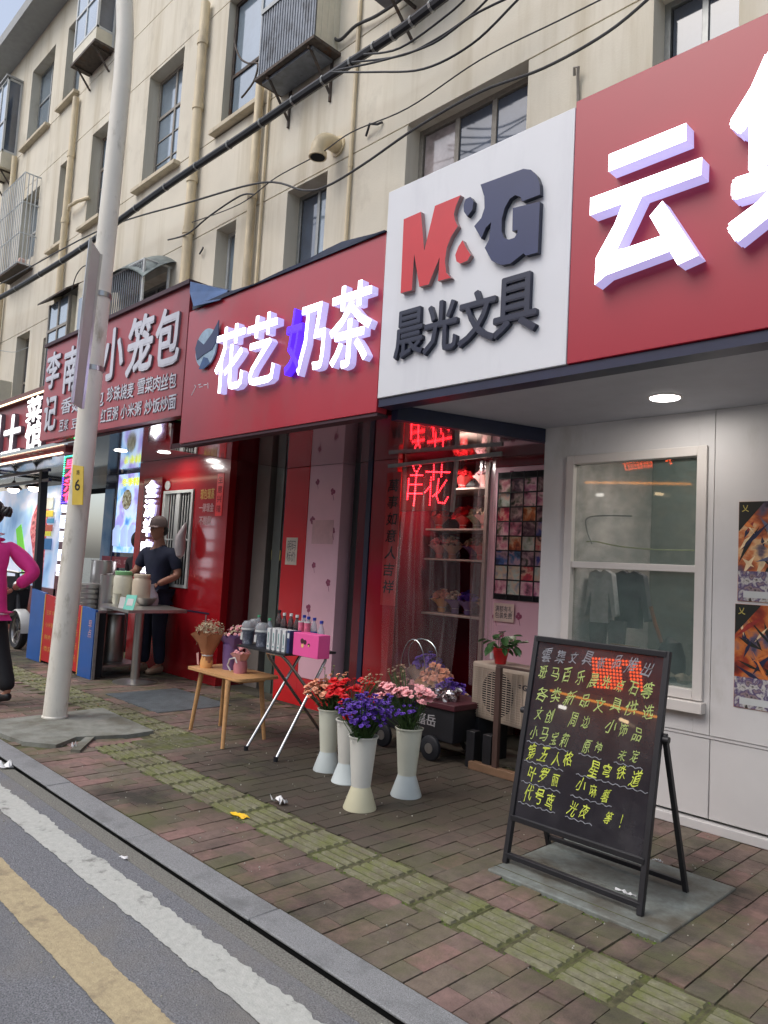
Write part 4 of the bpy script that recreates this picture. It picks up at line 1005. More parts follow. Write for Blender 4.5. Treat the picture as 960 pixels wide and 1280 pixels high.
letters(MB(), '明码\n标价', wallfn(a[0]+.02, a[1]-.02, a[2]+.03, a[3]-.03, 4.3665), 0, .0006, flat=True).build('handwriting', m_ink, parent=nt_, smooth=False)
a = pxbox(390, 650, 416, 680, 4.37)
MB().box(a[0], a[1], 4.3705, 4.3725, a[2], a[3]).build('paper_sheet', mat('faded_pink_paper', (206, 164, 168), .7), label='blank faded pinkish sheet stuck on the floral pink pillar', cat='sheet')
# black gap, red door leaf, couplet banner
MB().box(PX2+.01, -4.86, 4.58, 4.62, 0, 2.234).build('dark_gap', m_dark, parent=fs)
MB().box(-4.96, -4.85, 4.46, 4.57, 0, 2.234).build('black_post', mat('black_metal', (24, 26, 30), .35), parent=fs)
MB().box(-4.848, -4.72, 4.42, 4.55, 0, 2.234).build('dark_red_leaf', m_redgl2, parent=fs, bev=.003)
MB().box(-4.715, -4.66, 4.39, 4.55, 0, 2.234).build('black_post', m_navy, parent=fs)
MB().box(-4.655, -4.36, 4.40, 4.46, 0, 2.234).build('red_leaf', m_redgl, parent=fs, bev=.003)
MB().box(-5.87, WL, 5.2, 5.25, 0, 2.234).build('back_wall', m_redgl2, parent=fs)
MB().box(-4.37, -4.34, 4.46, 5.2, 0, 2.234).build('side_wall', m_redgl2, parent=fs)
cp = thing('couplet_banner', 'red door couplet with black brush characters beside the plastic curtain', 'banner', (-4.55, 4.39, 1))
bx_ = pxbox(481, 590, 497, 742, 4.392)
MB().box(bx_[0]-.01, bx_[1]+.01, 4.392, 4.398, 1.0, 2.12).build('cloth', mat('couplet_red', (170, 22, 26), .5, var=.1), parent=cp)
for i, ch in enumerate('萬事如意人吉祥'):
    zt = 2.06-.142*i
    letters(MB(), ch, wallfn(bx_[0]+.012, bx_[1]-.012, zt-.105, zt, 4.392), 0, .002, bold=.02, shear=.15, flat=True).build('character', m_dark, parent=cp, smooth=False)
# door rail
MB().bar(onY(486, 583, 4.4), onY(628, 567, 4.4), .022, .03).build('door_rail', m_alu, parent=fs)
MB().bar(onY(571, 573, 4.42), onY(565, 640, 4.42), .022, .03).build('door_post', m_alu, parent=fs)
# pink wall with the photo grid
YP = 4.72
pw = MB().box(-3.62, -2.745, YP, YP+.05, .3, 2.15).build('pink_wall', m_pink, parent=fs)
MB().box(-3.62, -2.745, YP-.004, YP+.05, 2.151, 2.234).build('red_lintel', m_redgl2, parent=fs)
for x, z, s_ in ((-3.42, 2.1, .03), (-3.52, .98, .035), (-3.3, 1.0, .035), (-3.45, .85, .03)): rose(x, z, s_, YP, pw)
gd = thing('photo_grid', 'black wire grid holding rows of small flower photos on the pink wall', 'photo grid', (-3.3, YP, 1.1))
gx0 = onY(622, 680, YP-.02).x-.015; gx1 = onY(686, 680, YP-.02).x; gz0 = 1.115; gz1 = 2.11
gm = MB(); ncol = 4; rw = (gx1-gx0)/ncol; rws = 8
MB().box(gx0-.004, gx1, YP-.012, YP-.006, gz0, gz1).build('back_board', m_dark, parent=gd)
for i in range(ncol+1): gm.box(gx0+rw*i-.003, gx0+rw*i+.003, YP-.026, YP-.02, gz0, gz1)
for j in range(rws+1): z = gz0+.04+(gz1-gz0-.09)*j/rws; gm.box(gx0, gx1, YP-.027, YP-.021, z-.003, z+.003)
gm.build('wire_frame', m_blk, parent=gd, smooth=False)
m_card = [picture('flower_photo_%s' % k, c, scale=13, rnd=True) for k, c in (('pink', [(70, 40, 50), (200, 120, 140), (230, 190, 190), (90, 96, 70)]), ('dark', [(24, 22, 30), (90, 60, 76), (180, 150, 150), (50, 60, 50)]),
          ('red', [(110, 26, 30), (190, 70, 50), (220, 180, 150), (60, 40, 40)]), ('blue', [(30, 44, 90), (60, 90, 150), (180, 150, 160), (40, 36, 50)]), ('light', [(150, 160, 170), (214, 180, 160), (190, 200, 190), (120, 140, 110)]))]
ch_ = (gz1-gz0-.09)/rws
cards = []
for k, m in enumerate(m_card):
    o = MB().box(-rw*.46, rw*.46, -.003, 0, -ch_*.45, ch_*.45).build('photo_card', m, smooth=False); cards.append(o.data); bpy.data.objects.remove(o)
order = [0,1,0,1, 4,1,0,0, 2,1,2,1, 0,0,1,3, 0,2,4,2, 3,3,1,3, 4,4,2,4, 0,4,0,0]
for j in range(rws):
    for i in range(ncol):
        o = bpy.data.objects.new('photo_card', cards[order[j*4+i]]); COL.objects.link(o); o.parent = gd
        o.location = Vector((gx0+rw*(i+.5), YP-.016, gz1-.05-ch_*(j+.5)))-wloc(gd); o.rotation_euler = (0, R(random.uniform(-1.5, 1.5)), 0)
nz_ = onY(632, 765, YP)
nn = MB().box(nz_.x-.10, nz_.x+.09, YP-.02, YP-.018, nz_.z-.075, nz_.z+.065).build('paper_note', mat('cream_note', (214, 190, 176), .7), label='handwritten cream note below the photo grid on the pink wall', cat='note')
letters(MB(), '满额有礼\n包装免费', wallfn(nz_.x-.085, nz_.x+.075, nz_.z-.05, nz_.z+.045, YP-.02), 0, .0006, flat=True, bold=.006).build('handwriting', m_ink, parent=nn, smooth=False)
# red LED dot sign 鲜花
ls = thing('led_sign', 'glowing red LED dot sign reading fresh flowers hung inside the doorway', 'LED sign', (-4.2, 4.5, 1.9))
YL = 4.45
ZZ = lambda x, y: onY(480+x/6, 500+y/6, YL-.02)
m_led = emis('red_led', (255, 30, 40), 14, base=(120, 10, 14))
a0 = ZZ(100, 480); a1 = ZZ(500, 830)
MB().box(ZZ(120, 600).x, ZZ(500, 600).x, YL, YL+.02, ZZ(300, 830).z, ZZ(300, 470).z).build('black_board', m_dark, parent=ls)
strk = [[(210,495),(222,530)],[(264,495),(242,532)],[(193,562),(278,562)],[(184,632),(272,632)],[(168,700),(274,700)],[(236,535),(214,788)],[(178,590),(166,742)],[(166,742),(176,700)],
        [(310,537),(482,540)],[(366,488),(362,592)],[(426,485),(420,570)],[(345,580),(340,640),(300,690)],[(342,620),(335,785)],[(402,592),(384,720),(402,768),(445,772),(470,728)],[(458,603),(400,690),(358,720)]]
dm = MB()
for s_ in strk:
    P = [ZZ(*p) for p in s_]
    for a, b in zip(P[:-1], P[1:]):
        n = max(2, int((b-a).length/.017))
        for k in range(n+1):
            p = a.lerp(b, k/n); dm.blob((p.x, YL-.006, p.z), .0058, 6)
dm.build('led_dots', m_led, parent=ls, kind='stuff', smooth=False)
# soft glow thrown by the LEDs
lr = bpy.data.lights.new('led_glow', 'AREA'); lr.shape = 'RECTANGLE'; lr.size = .4; lr.size_y = .35; lr.energy = 2.2; lr.color = (1, .06, .06)
lo = bpy.data.objects.new('led_glow', lr); COL.objects.link(lo); lo.location = (-4.16, YL-.03, 1.95); lo.rotation_euler = (R(90), 0, 0)
# shelves inside
m_shelf = mat('pale_shelf', (150, 130, 120), .5, var=.1)
for i, py in enumerate((560, 612, 662, 700, 770)):
    z = onY(590, py, 4.85).z
    MB().box(-4.3, -3.63, 4.72, 5.15, z-.015, z).build('shelf', m_shelf, parent=fs)
MB().box(-3.66, -3.63, 4.70, 5.18, 0, 2.2).build('shelf_side', m_shelf, parent=fs)
lamp('flower_shop_lamp', (-3.95, 4.62, 2.2), 8, .15, (1, .9, .85))
# plastic strip curtain
m_strip = film('clear_plastic_strip', (190, 165, 165), tr=.90, rough=.25, gl=.15)
pc = thing('strip_curtain', 'clear plastic strip curtain hanging across the flower shop doorway', 'curtain', (-4, 4.36, 2.2))
for i, px_ in enumerate((500, 517, 533, 550, 566)):
    top = onY(px_, 585, 4.36); wv = random.uniform(.4, 1.6); mb = MB(); vs = []; ns = 14; nc = 6
    for a in range(ns+1):
        z = 2.19-(2.19-.35)*a/ns
        for b in range(nc+1):
            u = b/nc-.5
            vs.append((top.x+u*.17*(1-.12*math.sin(a*.4+i))+.012*math.sin(a*.7+i*2), 4.36+.012*math.cos(u*3.1*2+i)+.02*math.sin(a*.5+i*wv)+.006*i, z))
    mb.add(vs, [(a*(nc+1)+b, a*(nc+1)+b+1, (a+1)*(nc+1)+b+1, (a+1)*(nc+1)+b) for a in range(ns) for b in range(nc)])
    mb.build('plastic_strip', m_strip, parent=pc, ang=80)
for i, px_ in enumerate((604, 617)):
    top = onY(px_, 585, 4.6); mb = MB(); vs = []; ns = 14; nc = 8
    for a in range(ns+1):
        z = 2.19-(2.19-.45)*a/ns; k = .5+.5*abs(math.sin(a*.3+i))
        for b in range(nc+1):
            u = b/nc-.5; vs.append((top.x+.035*math.sin(u*9+a*.25)+u*.05*k, 4.58+.03*math.cos(u*11+i)+.02*i, z))
    mb.add(vs, [(a*(nc+1)+b, a*(nc+1)+b+1, (a+1)*(nc+1)+b+1, (a+1)*(nc+1)+b) for a in range(ns) for b in range(nc)])
    mb.build('gathered_strip', m_strip, parent=pc, ang=80)

# ================================================================= DOORWAY + BUN SHOP
XW0, XW1, YR = -8.75, -6.69, 4.25
bs = thing('bun_shop_front', 'glossy red walled bun shop front with dark ceiling and barred window', 'shop front', (-7.5, 4.25, 0))
m_blkceil = mat('mirror_black_ceiling', (26, 22, 32), .08, var=.1, world=True, coat=1.0, spec=1.0)
gw = (-8.03, -7.42, 1.0, 2.04)
mb = MB(); mb.box(XW0, gw[0], YR, YR+.08, 0, 2.46).box(gw[1], XW1, YR, YR+.08, 0, 2.46).box(gw[0], gw[1], YR, YR+.08, 0, gw[2]).box(gw[0], gw[1], YR, YR+.08, gw[3], 2.46)
mb.build('red_wall', m_redgl, parent=bs, smooth=False)
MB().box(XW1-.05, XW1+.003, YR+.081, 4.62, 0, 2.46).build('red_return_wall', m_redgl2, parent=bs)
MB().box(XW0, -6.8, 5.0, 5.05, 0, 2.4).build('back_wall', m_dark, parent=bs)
MB().box(-12.2, -5.88, YS+.1, 5.0, 2.462, 2.50).build('ceiling', m_blkceil, parent=bs, smooth=False)
MB().box(-5.9, -5.86, YS+.15, 4.37, 2.235, 2.47).build('ceiling_step', m_redgl2, parent=bs)
MB().box(-7.55, -6.9, YR-.006, YR-.0005, .72, .735).build('panel_seam', m_navy, parent=bs); MB().box(-6.96, -6.945, YR-.007, YR-.0005, 0, .71).build('panel_seam', m_alu, parent=bs)
for px_, py_ in ((151, 563), (205, 565), (257, 573)):
    p = onZ(px_, py_, 2.462)
    o = MB().lathe([(.07, 0), (.07, .004)], (p.x, p.y, 2.455), 20).build('ceiling_light', emis('ceiling_spot', (255, 250, 245), 8), parent=bs)
    MB().lathe([(.072, 0), (.088, .003), (.088, .004)], (p.x, p.y, 2.4575), 20, cap0=False).build('light_ring', m_alu, parent=o)
    lamp('ceiling_lamp', (p.x, p.y, 2.45), 3.6, .12, (1, .95, .92))
# barred window
m_grill = mat('white_bars', (186, 188, 184), .4, var=.06)
bw = thing('barred_window', 'white barred window in the red wall behind the man', 'window', (-7.7, YR, 1.0))
fb = MB(); x0, x1, z0, z1 = gw; e = .035
fb.box(x0-e, x0+.01, YR-.02, YR+.05, z0-e, z1+e).box(x1-.01, x1+e, YR-.02, YR+.05, z0-e, z1+e).box(x0, x1, YR-.018, YR+.048, z1, z1+e).box(x0, x1, YR-.018, YR+.048, z0-e, z0)
fb.build('frame', m_grill, parent=bw, bev=.002)
MB().box((x0+x1)/2-.035, (x0+x1)/2+.035, YR-.01, YR+.01, z0, z1).build('mullion', m_grill, parent=bw)
MB().box(x0, x1, YR+.004, YR+.02, 1.50, 1.515).build('crossbar', m_grill, parent=bw)
b0 = None
for i in range(8):
    xx = x0+.05+i*.058 if i < 4 else x1-.05-(7-i)*.058
    if b0 is None: b0 = MB().box(-.0075, .0075, -.003, .003, z0, z1).build('bar', m_grill, parent=bw); b0.data.transform(Matrix.Translation(wloc(bw))); b0.location = Vector((xx, YR+.012, 0))-wloc(bw)
    else: inst(b0, Vector((xx, YR+.012, 0))-wloc(bw), parent=bw)
MB().box(x0, x1, YR+.07, YR+.075, z0, z1).build('pane', mat('frosted_dark', (30, 34, 34), .7), parent=bw, smooth=False)
p = onY(211, 607, YR)
t = MB().lathe([(.04, 0), (.055, .01), (.055, .02), (.04, .02)], n=20, M=Matrix.Translation((p.x, YR-.0, p.z)) @ Matrix.Rotation(R(90), 4, 'X')).build('wall_meter', m_grill, label='small round white gauge on the red wall above the barred window', cat='gauge')
# white bag hanging
p = onY(229, 672, 4.15)
mb = MB().tube([(p.x, 4.17, p.z+.17), (p.x, 4.15, p.z+.10), (p.x-.01, 4.12, p.z), (p.x, 4.12, p.z-.12), (p.x+.01, 4.12, p.z-.2), (p.x, 4.13, p.z-.23)], [.006, .03, .055, .06, .04, .01], 14)
mb.build('plastic_bag', mat('white_plastic_bag', (176, 168, 168), .35, var=.1, bump=.5, bscale=15), label='knotted white plastic bag hanging on the barred window', cat='plastic bag')
# wall lettering
m_gold = mat('gold_letter', (196, 150, 70), .4); m_palp = mat('pale_pink_letter', (196, 150, 150), .4)
for s_, l, t_, r, b, m in (('现包现蒸', 251, 611, 268, 624, m_gold), ('一律现金', 249, 629, 267, 640, m_palp), ('不赊账', 249, 645, 264, 656, m_palp)):
    a = pxbox(l, t_, r, b, YR)
    letters(MB(), s_, wallfn(a[0], a[1], a[2], a[3], YR), 0, .002, bold=.012, flat=True).build('wall_lettering', m, parent=bs, smooth=False)
a = pxbox(271, 592, 279, 645, YR)
vb = thing('vertical_banner', 'narrow bright red vertical banner on the red wall left of the doorway', 'banner', (a[0], YR, a[2]))
MB().box(a[0], a[1], YR-.006, YR-.001, a[2], a[3]).build('cloth', mat('banner_red', (214, 36, 40), .5, emit=(214, 36, 40), estr=.08), parent=vb)
for i, ch in enumerate('生意兴隆'):
    zt = a[3]-.03-i*(a[3]-a[2]-.04)/4
    letters(MB(), ch, wallfn(a[0]+.02, a[1]-.02, zt-.075, zt, YR-.006), 0, .001, bold=.02, flat=True).build('character', m_redgl2, parent=vb, smooth=False)
# lit vertical characters
vl = thing('lit_vertical_sign', 'vertical column of glowing white characters at the end of the red wall', 'lit sign', (-8.4, 4.2, 1.4))
for ch, l, t_, r, b in (('金', 183, 601, 197, 621), ('汤', 181, 625, 194, 646), ('羊', 179, 649, 191, 670), ('肉', 177, 675, 190, 695), ('粉', 175, 700, 187, 716)):
    a = pxbox(l, t_, r, b, 4.18)
    letters(MB(), ch, wallfn(a[0], a[1], a[2], a[3], 4.2), 0, .03, bold=.04, mi=0, ms=1).build('lit_character', [m_ledw2, m_acry], parent=vl, smooth=False)
MB().box(pxbox(177, 600, 197, 716, 4.2)[0]-.02, pxbox(177, 600, 197, 716, 4.2)[1]+.02, 4.2, 4.21, 1.0, 2.24).build('backing', m_redgl2, parent=vl)
# poster window deeper inside
YB = 4.62
m_bluepost = picture('lit_menu_poster', [(60, 110, 190), (110, 170, 225), (190, 215, 245), (160, 150, 220), (120, 130, 190)], scale=3.2, emit=.9)
lb = thing('lightbox_poster', 'backlit blue menu poster with a bowl in the bun shop', 'lightbox', (-9.7, YB, 1.3))
a = pxbox(145, 591, 181, 690, YB-.03)
MB().box(a[0], a[1], YB-.03, YB, 1.33, 2.42).build('lit_face', m_bluepost, parent=lb, smooth=False)
cx_, cz_ = (a[0]+a[1])/2-.12, 2.06
MB().lathe([(.14, 0), (.14, .004)], n=28, M=Matrix.Translation((cx_, YB-.031, cz_)) @ Matrix.Rotation(R(90), 4, 'X')).build('bowl_picture', picture('bowl', [(40, 60, 40), (200, 200, 180), (120, 110, 60), (60, 40, 40)], scale=22, emit=.4), parent=lb)
letters(MB(), '冬季特色', wallfn(a[0]+.12, a[1]-.05, 2.25, 2.36, YB-.031), 0, .004, bold=.02, flat=True).build('lettering', mat('poster_yellow', (220, 220, 60), .4, emit=(220, 230, 60), estr=.8), parent=lb, smooth=False)
for i, x in enumerate((a[0]+.12, a[0]+.36, a[0]+.58)):
    MB().lathe([(.04, -.22), (.055, -.21), (.065, 0), (.045, .04), (.03, .07), (.015, .08)], (x, YB-.04, 1.63), 12).build('drink_picture', emis('drink_print', (170, 190, 235), .7), parent=lb)
MB().box(-10.6, -8.75, YB+.02, YB+.06, 0, 2.46).build('dark_window', m_panel_dk, parent=bs)
MB().box(a[0]-.03, a[0]-.001, YB-.04, YB, .9, 2.46).build('window_post', m_navy, parent=bs)
rs = MB().box(-10.4, -8.78, YB-.035, YB-.005, 1.12, 1.27).build('red_strip', mat('menu_strip_red', (140, 20, 40), .4), label='dark red strip with pale characters below the blue lightbox', cat='strip')
letters(MB(), '风 味 粥', wallfn(-10.0, -9.2, 1.16, 1.23, YB-.035), 0, .001, bold=.01, flat=True).build('lettering', m_palp, parent=rs, smooth=False)
# doorway between red wall and pillar
dw = thing('doorway', 'dim doorway with grey frame and a half open glass door beside the red pillar', 'doorway', (-6.3, 4.6, 0))
m_dframe = mat('grey_door_frame', (132, 126, 120), .45, metal=.2, var=.1, scale=4)
MB().box(-6.64, -6.40, 4.56, 4.66, 0, 2.42).build('door_frame', m_dframe, parent=dw, bev=.003)
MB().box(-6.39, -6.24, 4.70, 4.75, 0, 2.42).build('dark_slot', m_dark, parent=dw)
m_gg = mat('green_glass_door', (52, 62, 56), .1, var=.35, scale=1.4, world=True, coat=.8)
MB().box(-6.23, -6.10, 4.52, 4.56, 0, 2.3).build('door_stile', mat('green_grey_stile', (86, 94, 88), .4), parent=dw)
MB().box(-6.098, -5.87, 4.53, 4.55, 0, 2.3).build('glass_door', m_gg, parent=dw)
MB().box(-6.7, -5.87, 4.68, 4.72, 2.3, 2.46).build('transom', m_navy, parent=dw)
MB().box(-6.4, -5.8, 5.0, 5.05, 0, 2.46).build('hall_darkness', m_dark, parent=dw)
p = onY(345, 694, 4.52)
MB().box(p.x-.085, p.x+.07, 4.522, 4.526, p.z-.05, p.z+.05).build('sticker', mat('yellow_sticker', (170, 160, 80), .5), label='dull yellow sticker on the green glass door', cat='sticker')
# opening interior between far shop and lightbox
# ================================================================= FAR SHOP (left edge)
fsx = thing('noodle_shop_front', 'brightly lit food shop front with picture wall at the left edge', 'shop front', (-11, 4, 0))
m_mural = picture('food_mural', [(96, 140, 190), (150, 185, 220), (205, 210, 230), (190, 205, 225), (130, 180, 140)], scale=1.1, emit=.38)
MB().box(-15.5, -11.0, 4.3, 4.34, .75, 2.30).build('picture_wall', m_mural, parent=fsx, smooth=False)
mp_ = pxbox(33, 625, 53, 730, 4.25)
ms_ = MB().prism([(mp_[0]+(mp_[1]-mp_[0])*u, mp_[2]+(mp_[3]-mp_[2])*v) for u, v in ((.35, 0), (1, 0), (1, 1), (.35, .98), (.05, .8), (.0, .62), (.2, .45), (.35, .3))], lambda u, v, d: Vector((u, 4.3-d, v)), 0, .01)
ms_.build('meat_picture', picture('meat', [(120, 40, 50), (180, 70, 80), (210, 130, 130), (100, 30, 40)], scale=12, emit=.5), parent=fsx, smooth=False)
gp = pxbox(14, 655, 34, 720, 4.25)
MB().prism([(gp[0]+(gp[1]-gp[0])*u, gp[2]+(gp[3]-gp[2])*v) for u, v in ((0, .9), (.3, 1), (1, 0.05), (.7, 0), (.3, .4))][::-1], lambda u, v, d: Vector((u, 4.3-d, v)), 0, .008).build('leaf_picture', emis('leaf_print', (110, 200, 60), .35), parent=fsx, smooth=False)
MB().box(-15.5, -11.0, 4.2, 4.34, 0, .75).build('base_wall', m_redgl2, parent=fsx)
MB().box(-10.98, onY(77, 640, 4.28).x, 4.28, 4.32, 0, 2.4).build('side_wall', mat('mauve_wall', (120, 92, 104), .5, var=.1), parent=fsx)
MB().box(-10.9, onY(77, 700, 4.28).x, 4.2, 4.279, 0, 1.0).build('red_base', m_redgl2, parent=fsx)
MB().box(-14, -12.2, YF2+.1, 4.6, 2.42, 2.46).build('ceiling', m_blkceil, parent=fsx)
MB().bar(onY(55, 588, 3.7), onY(41, 822, 3.7), .09, .09).build('black_column', m_blk, parent=fsx)
MB().box(-13.5, -10.15, 3.66, 3.70, 2.22, 2.26).box(-13.5, -10.2, 3.66, 3.70, 2.36, 2.40).build('awning_rail', m_navy, parent=fsx)
for i, (px_, py_) in enumerate(((17, 608), (43, 606))):
    p = onY(px_, py_+2, 4.0)
    t = thing('pendant_lamp', 'glowing pendant lamp, %s of the two over the picture wall at the left edge' % ('left' if i == 0 else 'right'), 'lamp', (p.x, 4.0, p.z))
    MB().lathe([(.13, -.02), (.125, .0), (.07, .055), (.03, .09), (.015, .12)], (p.x, 4.0, p.z), 18, cap0=False).build('lamp_shade', mat('lamp_shade_dark', (70, 62, 60), .4), parent=t)
    MB().blob((p.x, 4.0, p.z-.03), .085, 12, sq=(1, 1, .6)).build('bulb', emis('lamp_bulb', (255, 240, 225), 14), parent=t)
    MB().tube([(p.x, 4.0, p.z+.11), (p.x, 4.0, 2.42)], .005, 6).build('cord', m_blk, parent=t)
    lamp('pendant_light', (p.x, 4.0, p.z-.13), 2.5, .12, (1, .93, .86))
# stickers on the mauve strip
stks = [((57, 622, 66, 636), (186, 190, 176), 'pale'), ((57, 638, 66, 646), (200, 180, 50), 'yellow'), ((58, 648, 67, 654), (60, 130, 170), 'blue'), ((56, 656, 65, 664), (170, 80, 60), 'brick red'), ((56, 664, 63, 670), (210, 210, 60), 'lemon yellow'), ((54, 673, 64, 687), (40, 110, 170), 'deep blue square')]
for b4, c, nm in stks:
    a = pxbox(*b4, 4.27)
    o = MB().box(a[0], a[1], 4.272, 4.2795, a[2], a[3]).build('wall_sticker', mat('sticker_'+nm.replace(' ', '_'), c, .4, emit=c, estr=.12), label='%s sticker on the mauve wall right of the picture wall' % nm, cat='sticker', bev=.001)
# LED box sign with red characters and running dots
YQ = 3.12
lx = thing('led_box_sign', 'LED box sign with red characters in a green and blue dotted border by the post', 'LED sign', (-8.3, YQ, 1.9))
a = pxbox(78, 568, 97, 630, YQ)
MB().box(a[0], a[1]+.05, YQ, YQ+.07, a[2], a[3]).build('case', mat('led_case', (70, 16, 60), .4), parent=lx, bev=.004)
gm_ = emis('green_led', (60, 240, 170), 4); bm_ = emis('blue_led', (90, 70, 255), 4)
gd1 = MB(); bd1 = MB(); H_ = a[3]-a[2]; n = 20
for i in range(n):
    z = a[3]-.03-(H_-.05)*i/n
    (gd1 if i < 9 else bd1).blob((a[0]+.03, YQ-.004, z), .007, 6)
    (gd1 if i < 9 else bd1).blob((a[1]+.02, YQ-.004, z), .007, 6)
for i in range(6): gd1.blob((a[0]+.03+.04*i, YQ-.004, a[3]-.02), .007, 6); bd1.blob((a[0]+.03+.04*i, YQ-.004, a[2]+.02), .007, 6)
gd1.build('green_dots', gm_, parent=lx, smooth=False); bd1.build('blue_dots', bm_, parent=lx, smooth=False)
for i, ch in enumerate('早夕汁仓'):
    zt = a[3]-.06-i*(H_-.1)/4
    letters(MB(), ch, wallfn(a[0]+.065, a[1]-.0, zt-.12, zt, YQ), 0, .004, bold=.02, flat=True).build('lit_character', emis('pink_red_led', (255, 50, 90), 4), parent=lx, smooth=False)
# white light blocks below
lw = thing('lit_vertical_sign', 'column of small white lit sign blocks left of the post', 'lit sign', (-8.5, 3.3, 1.2))
for i, (l, t_, r, b, ch) in enumerate(((77, 630, 86, 640, '鲜'), (75, 644, 85, 660, '肉'), (74, 664, 83, 677, '包'), (72, 687, 81, 701, '子'), (70, 706, 78, 720, '店'))):
    a = pxbox(l, t_, r, b, 3.3)
    o = MB().box(a[0], a[1], 3.3, 3.34, a[2], a[3]).build('light_block', emis('white_block', (240, 245, 255), 1.6), parent=lw, bev=.004)
    letters(MB(), ch, wallfn(a[0]+.02, a[1]-.02, a[2]+.015, a[3]-.015, 3.3), 0, .002, bold=.02, flat=True).build('character', mat('faint_blue', (150, 170, 210), .4, emit=(170, 190, 240), estr=.8), parent=o, smooth=False)
# green lit letters hanging under the bun sign
a = pxbox(80, 543, 100, 556, 3.3)
gl_ = thing('green_led_letters', 'small glowing green LED letters hanging under the bun shop sign left of the post', 'LED sign', (a[0], 3.3, a[2]))
letters(MB(), '营业', wallfn(a[0], a[1], a[2], a[3], 3.3), 0, .02, bold=.03).build('characters', emis('green_glow', (60, 230, 130), 2.2), parent=gl_, smooth=False)
MB().box(a[0]-.3, a[1]+.2, 3.28, 3.36, a[2]-.09, a[2]-.03).build('bracket', m_navy, parent=gl_)

# ================================================================= STREET FURNITURE AND GOODS
# ---- lamp post
m_pole = mat('cream_post_paint', (222, 218, 206), .5, var=.06, scale=3, world=True, dirt=((150, 142, 120), 7, .56, .74, (1, 1, .35)), bump=.05)
pt = thing('lamp_post', 'tall leaning cream painted lamp post standing on the kerb side', 'lamp post', (-5.89, 2.33, 0))
cl = [(-5.895, 2.33, .0), (-5.83, 2.33, 1.0), (-5.775, 2.33, 1.9), (-5.72, 2.33, 3.3), (-5.68, 2.33, 4.2), (-5.655, 2.33, 5.1), (-5.655, 2.32, 5.5), (-5.69, 2.30, 5.85), (-5.80, 2.26, 6.2), (-6.1, 2.1, 6.6)]
MB().tube(cl, [.088, .085, .081, .076, .072, .069, .068, .066, .062, .058], 28).build('post', m_pole, parent=pt)
MB().lathe([(.095, .02), (.095, .03), (.083, .045)], (-5.894, 2.33, 0), 28).build('foot_collar', m_pole, parent=pt)
m_ss = mat('stainless', (168, 168, 168), .28, metal=.9, var=.1)
for px_, py_ in ((127, 369), (114, 462)):
    p = onY(px_, py_, 2.33)
    t_ = (p.z)/5.1; cx_ = -5.895+.24*p.z/5.1
    MB().lathe([(.078, -.02), (.084, -.02), (.084, .02), (.078, .02)], (cx_+.02, 2.33, p.z), 28).build('steel_band', m_ss, parent=pt)
    MB().box(cx_-.14, cx_-.05, 2.31, 2.33, p.z-.012, p.z+.012).build('band_bolt', m_ss, parent=pt)
sp = thing('side_sign_plate', 'long grey metal sign plate clamped to the post, seen nearly edge on', 'sign plate', (-6.0, 2.2, 2.5))
m_sp = mat('grey_sign_back', (176, 176, 172), .45, var=.06, scale=4)
cs = [onY(112, 300, 2.25), onY(126, 319, 2.31), onY(102, 511, 2.31), onY(90, 502, 2.25)]
A_ = [(-5.90, 2.12, 3.86), (-5.86, 2.27, 3.78), (-6.02, 2.27, 2.45), (-6.05, 2.12, 2.50)]
A_ = [(p.x, 2.10 if i in (0, 3) else 2.24, p.z) for i, p in enumerate([onY(113, 298, 2.10), onY(126, 318, 2.24), onY(103, 511, 2.24), onY(90, 503, 2.10)])]
MB().add(A_+[(p[0]-.02, p[1]+.0, p[2]) for p in A_], [(0,3,2,1),(4,5,6,7),(0,1,5,4),(1,2,6,5),(2,3,7,6),(3,0,4,7)]).build('plate', m_sp, parent=sp, smooth=False)
e = [Vector(p) for p in A_]
mb = MB(); mb.bar(e[0]+Vector((.004,0,0)), e[3]+Vector((.004,0,0)), .012, .02); mb.bar(e[1]+Vector((.004,0,0)), e[2]+Vector((.004,0,0)), .012, .02); mb.build('rim', m_ss, parent=sp)
p0 = onY(89, 581, 2.25); p1 = onY(104, 640, 2.25)
np_ = thing('number_plate', 'small yellow plate with a black number strapped to the post', 'sign plate', (p0.x, 2.25, p1.z))
tl_, tr_, br_, bl3 = onY(91, 581, 2.25), onY(104, 583, 2.25), onY(103, 631, 2.25), onY(90, 631, 2.25)
MB().add([tl_, tr_, br_, bl3]+[v+Vector((0, .006, 0)) for v in (tl_, tr_, br_, bl3)], [(0,3,2,1),(4,5,6,7),(0,1,5,4),(1,2,6,5),(2,3,7,6),(3,0,4,7)]).build('plate', mat('yellow_plate', (196, 168, 48), .5, var=.1), parent=np_, smooth=False)
letters(MB(), '6', lambda u, v, d: bl3.lerp(br_, .25+.5*u)+(tl_-bl3)*(.35+.27*v)+Vector((0, -d, 0)), 0, .002, flat=True, bold=.03).build('digit', m_dark, parent=np_, smooth=False)
letters(MB(), '路', lambda u, v, d: bl3.lerp(br_, .4+.3*u)+(tl_-bl3)*(.74+.12*v)+Vector((0, -d, 0)), 0, .002, flat=True).build('character', m_dark, parent=np_, smooth=False)

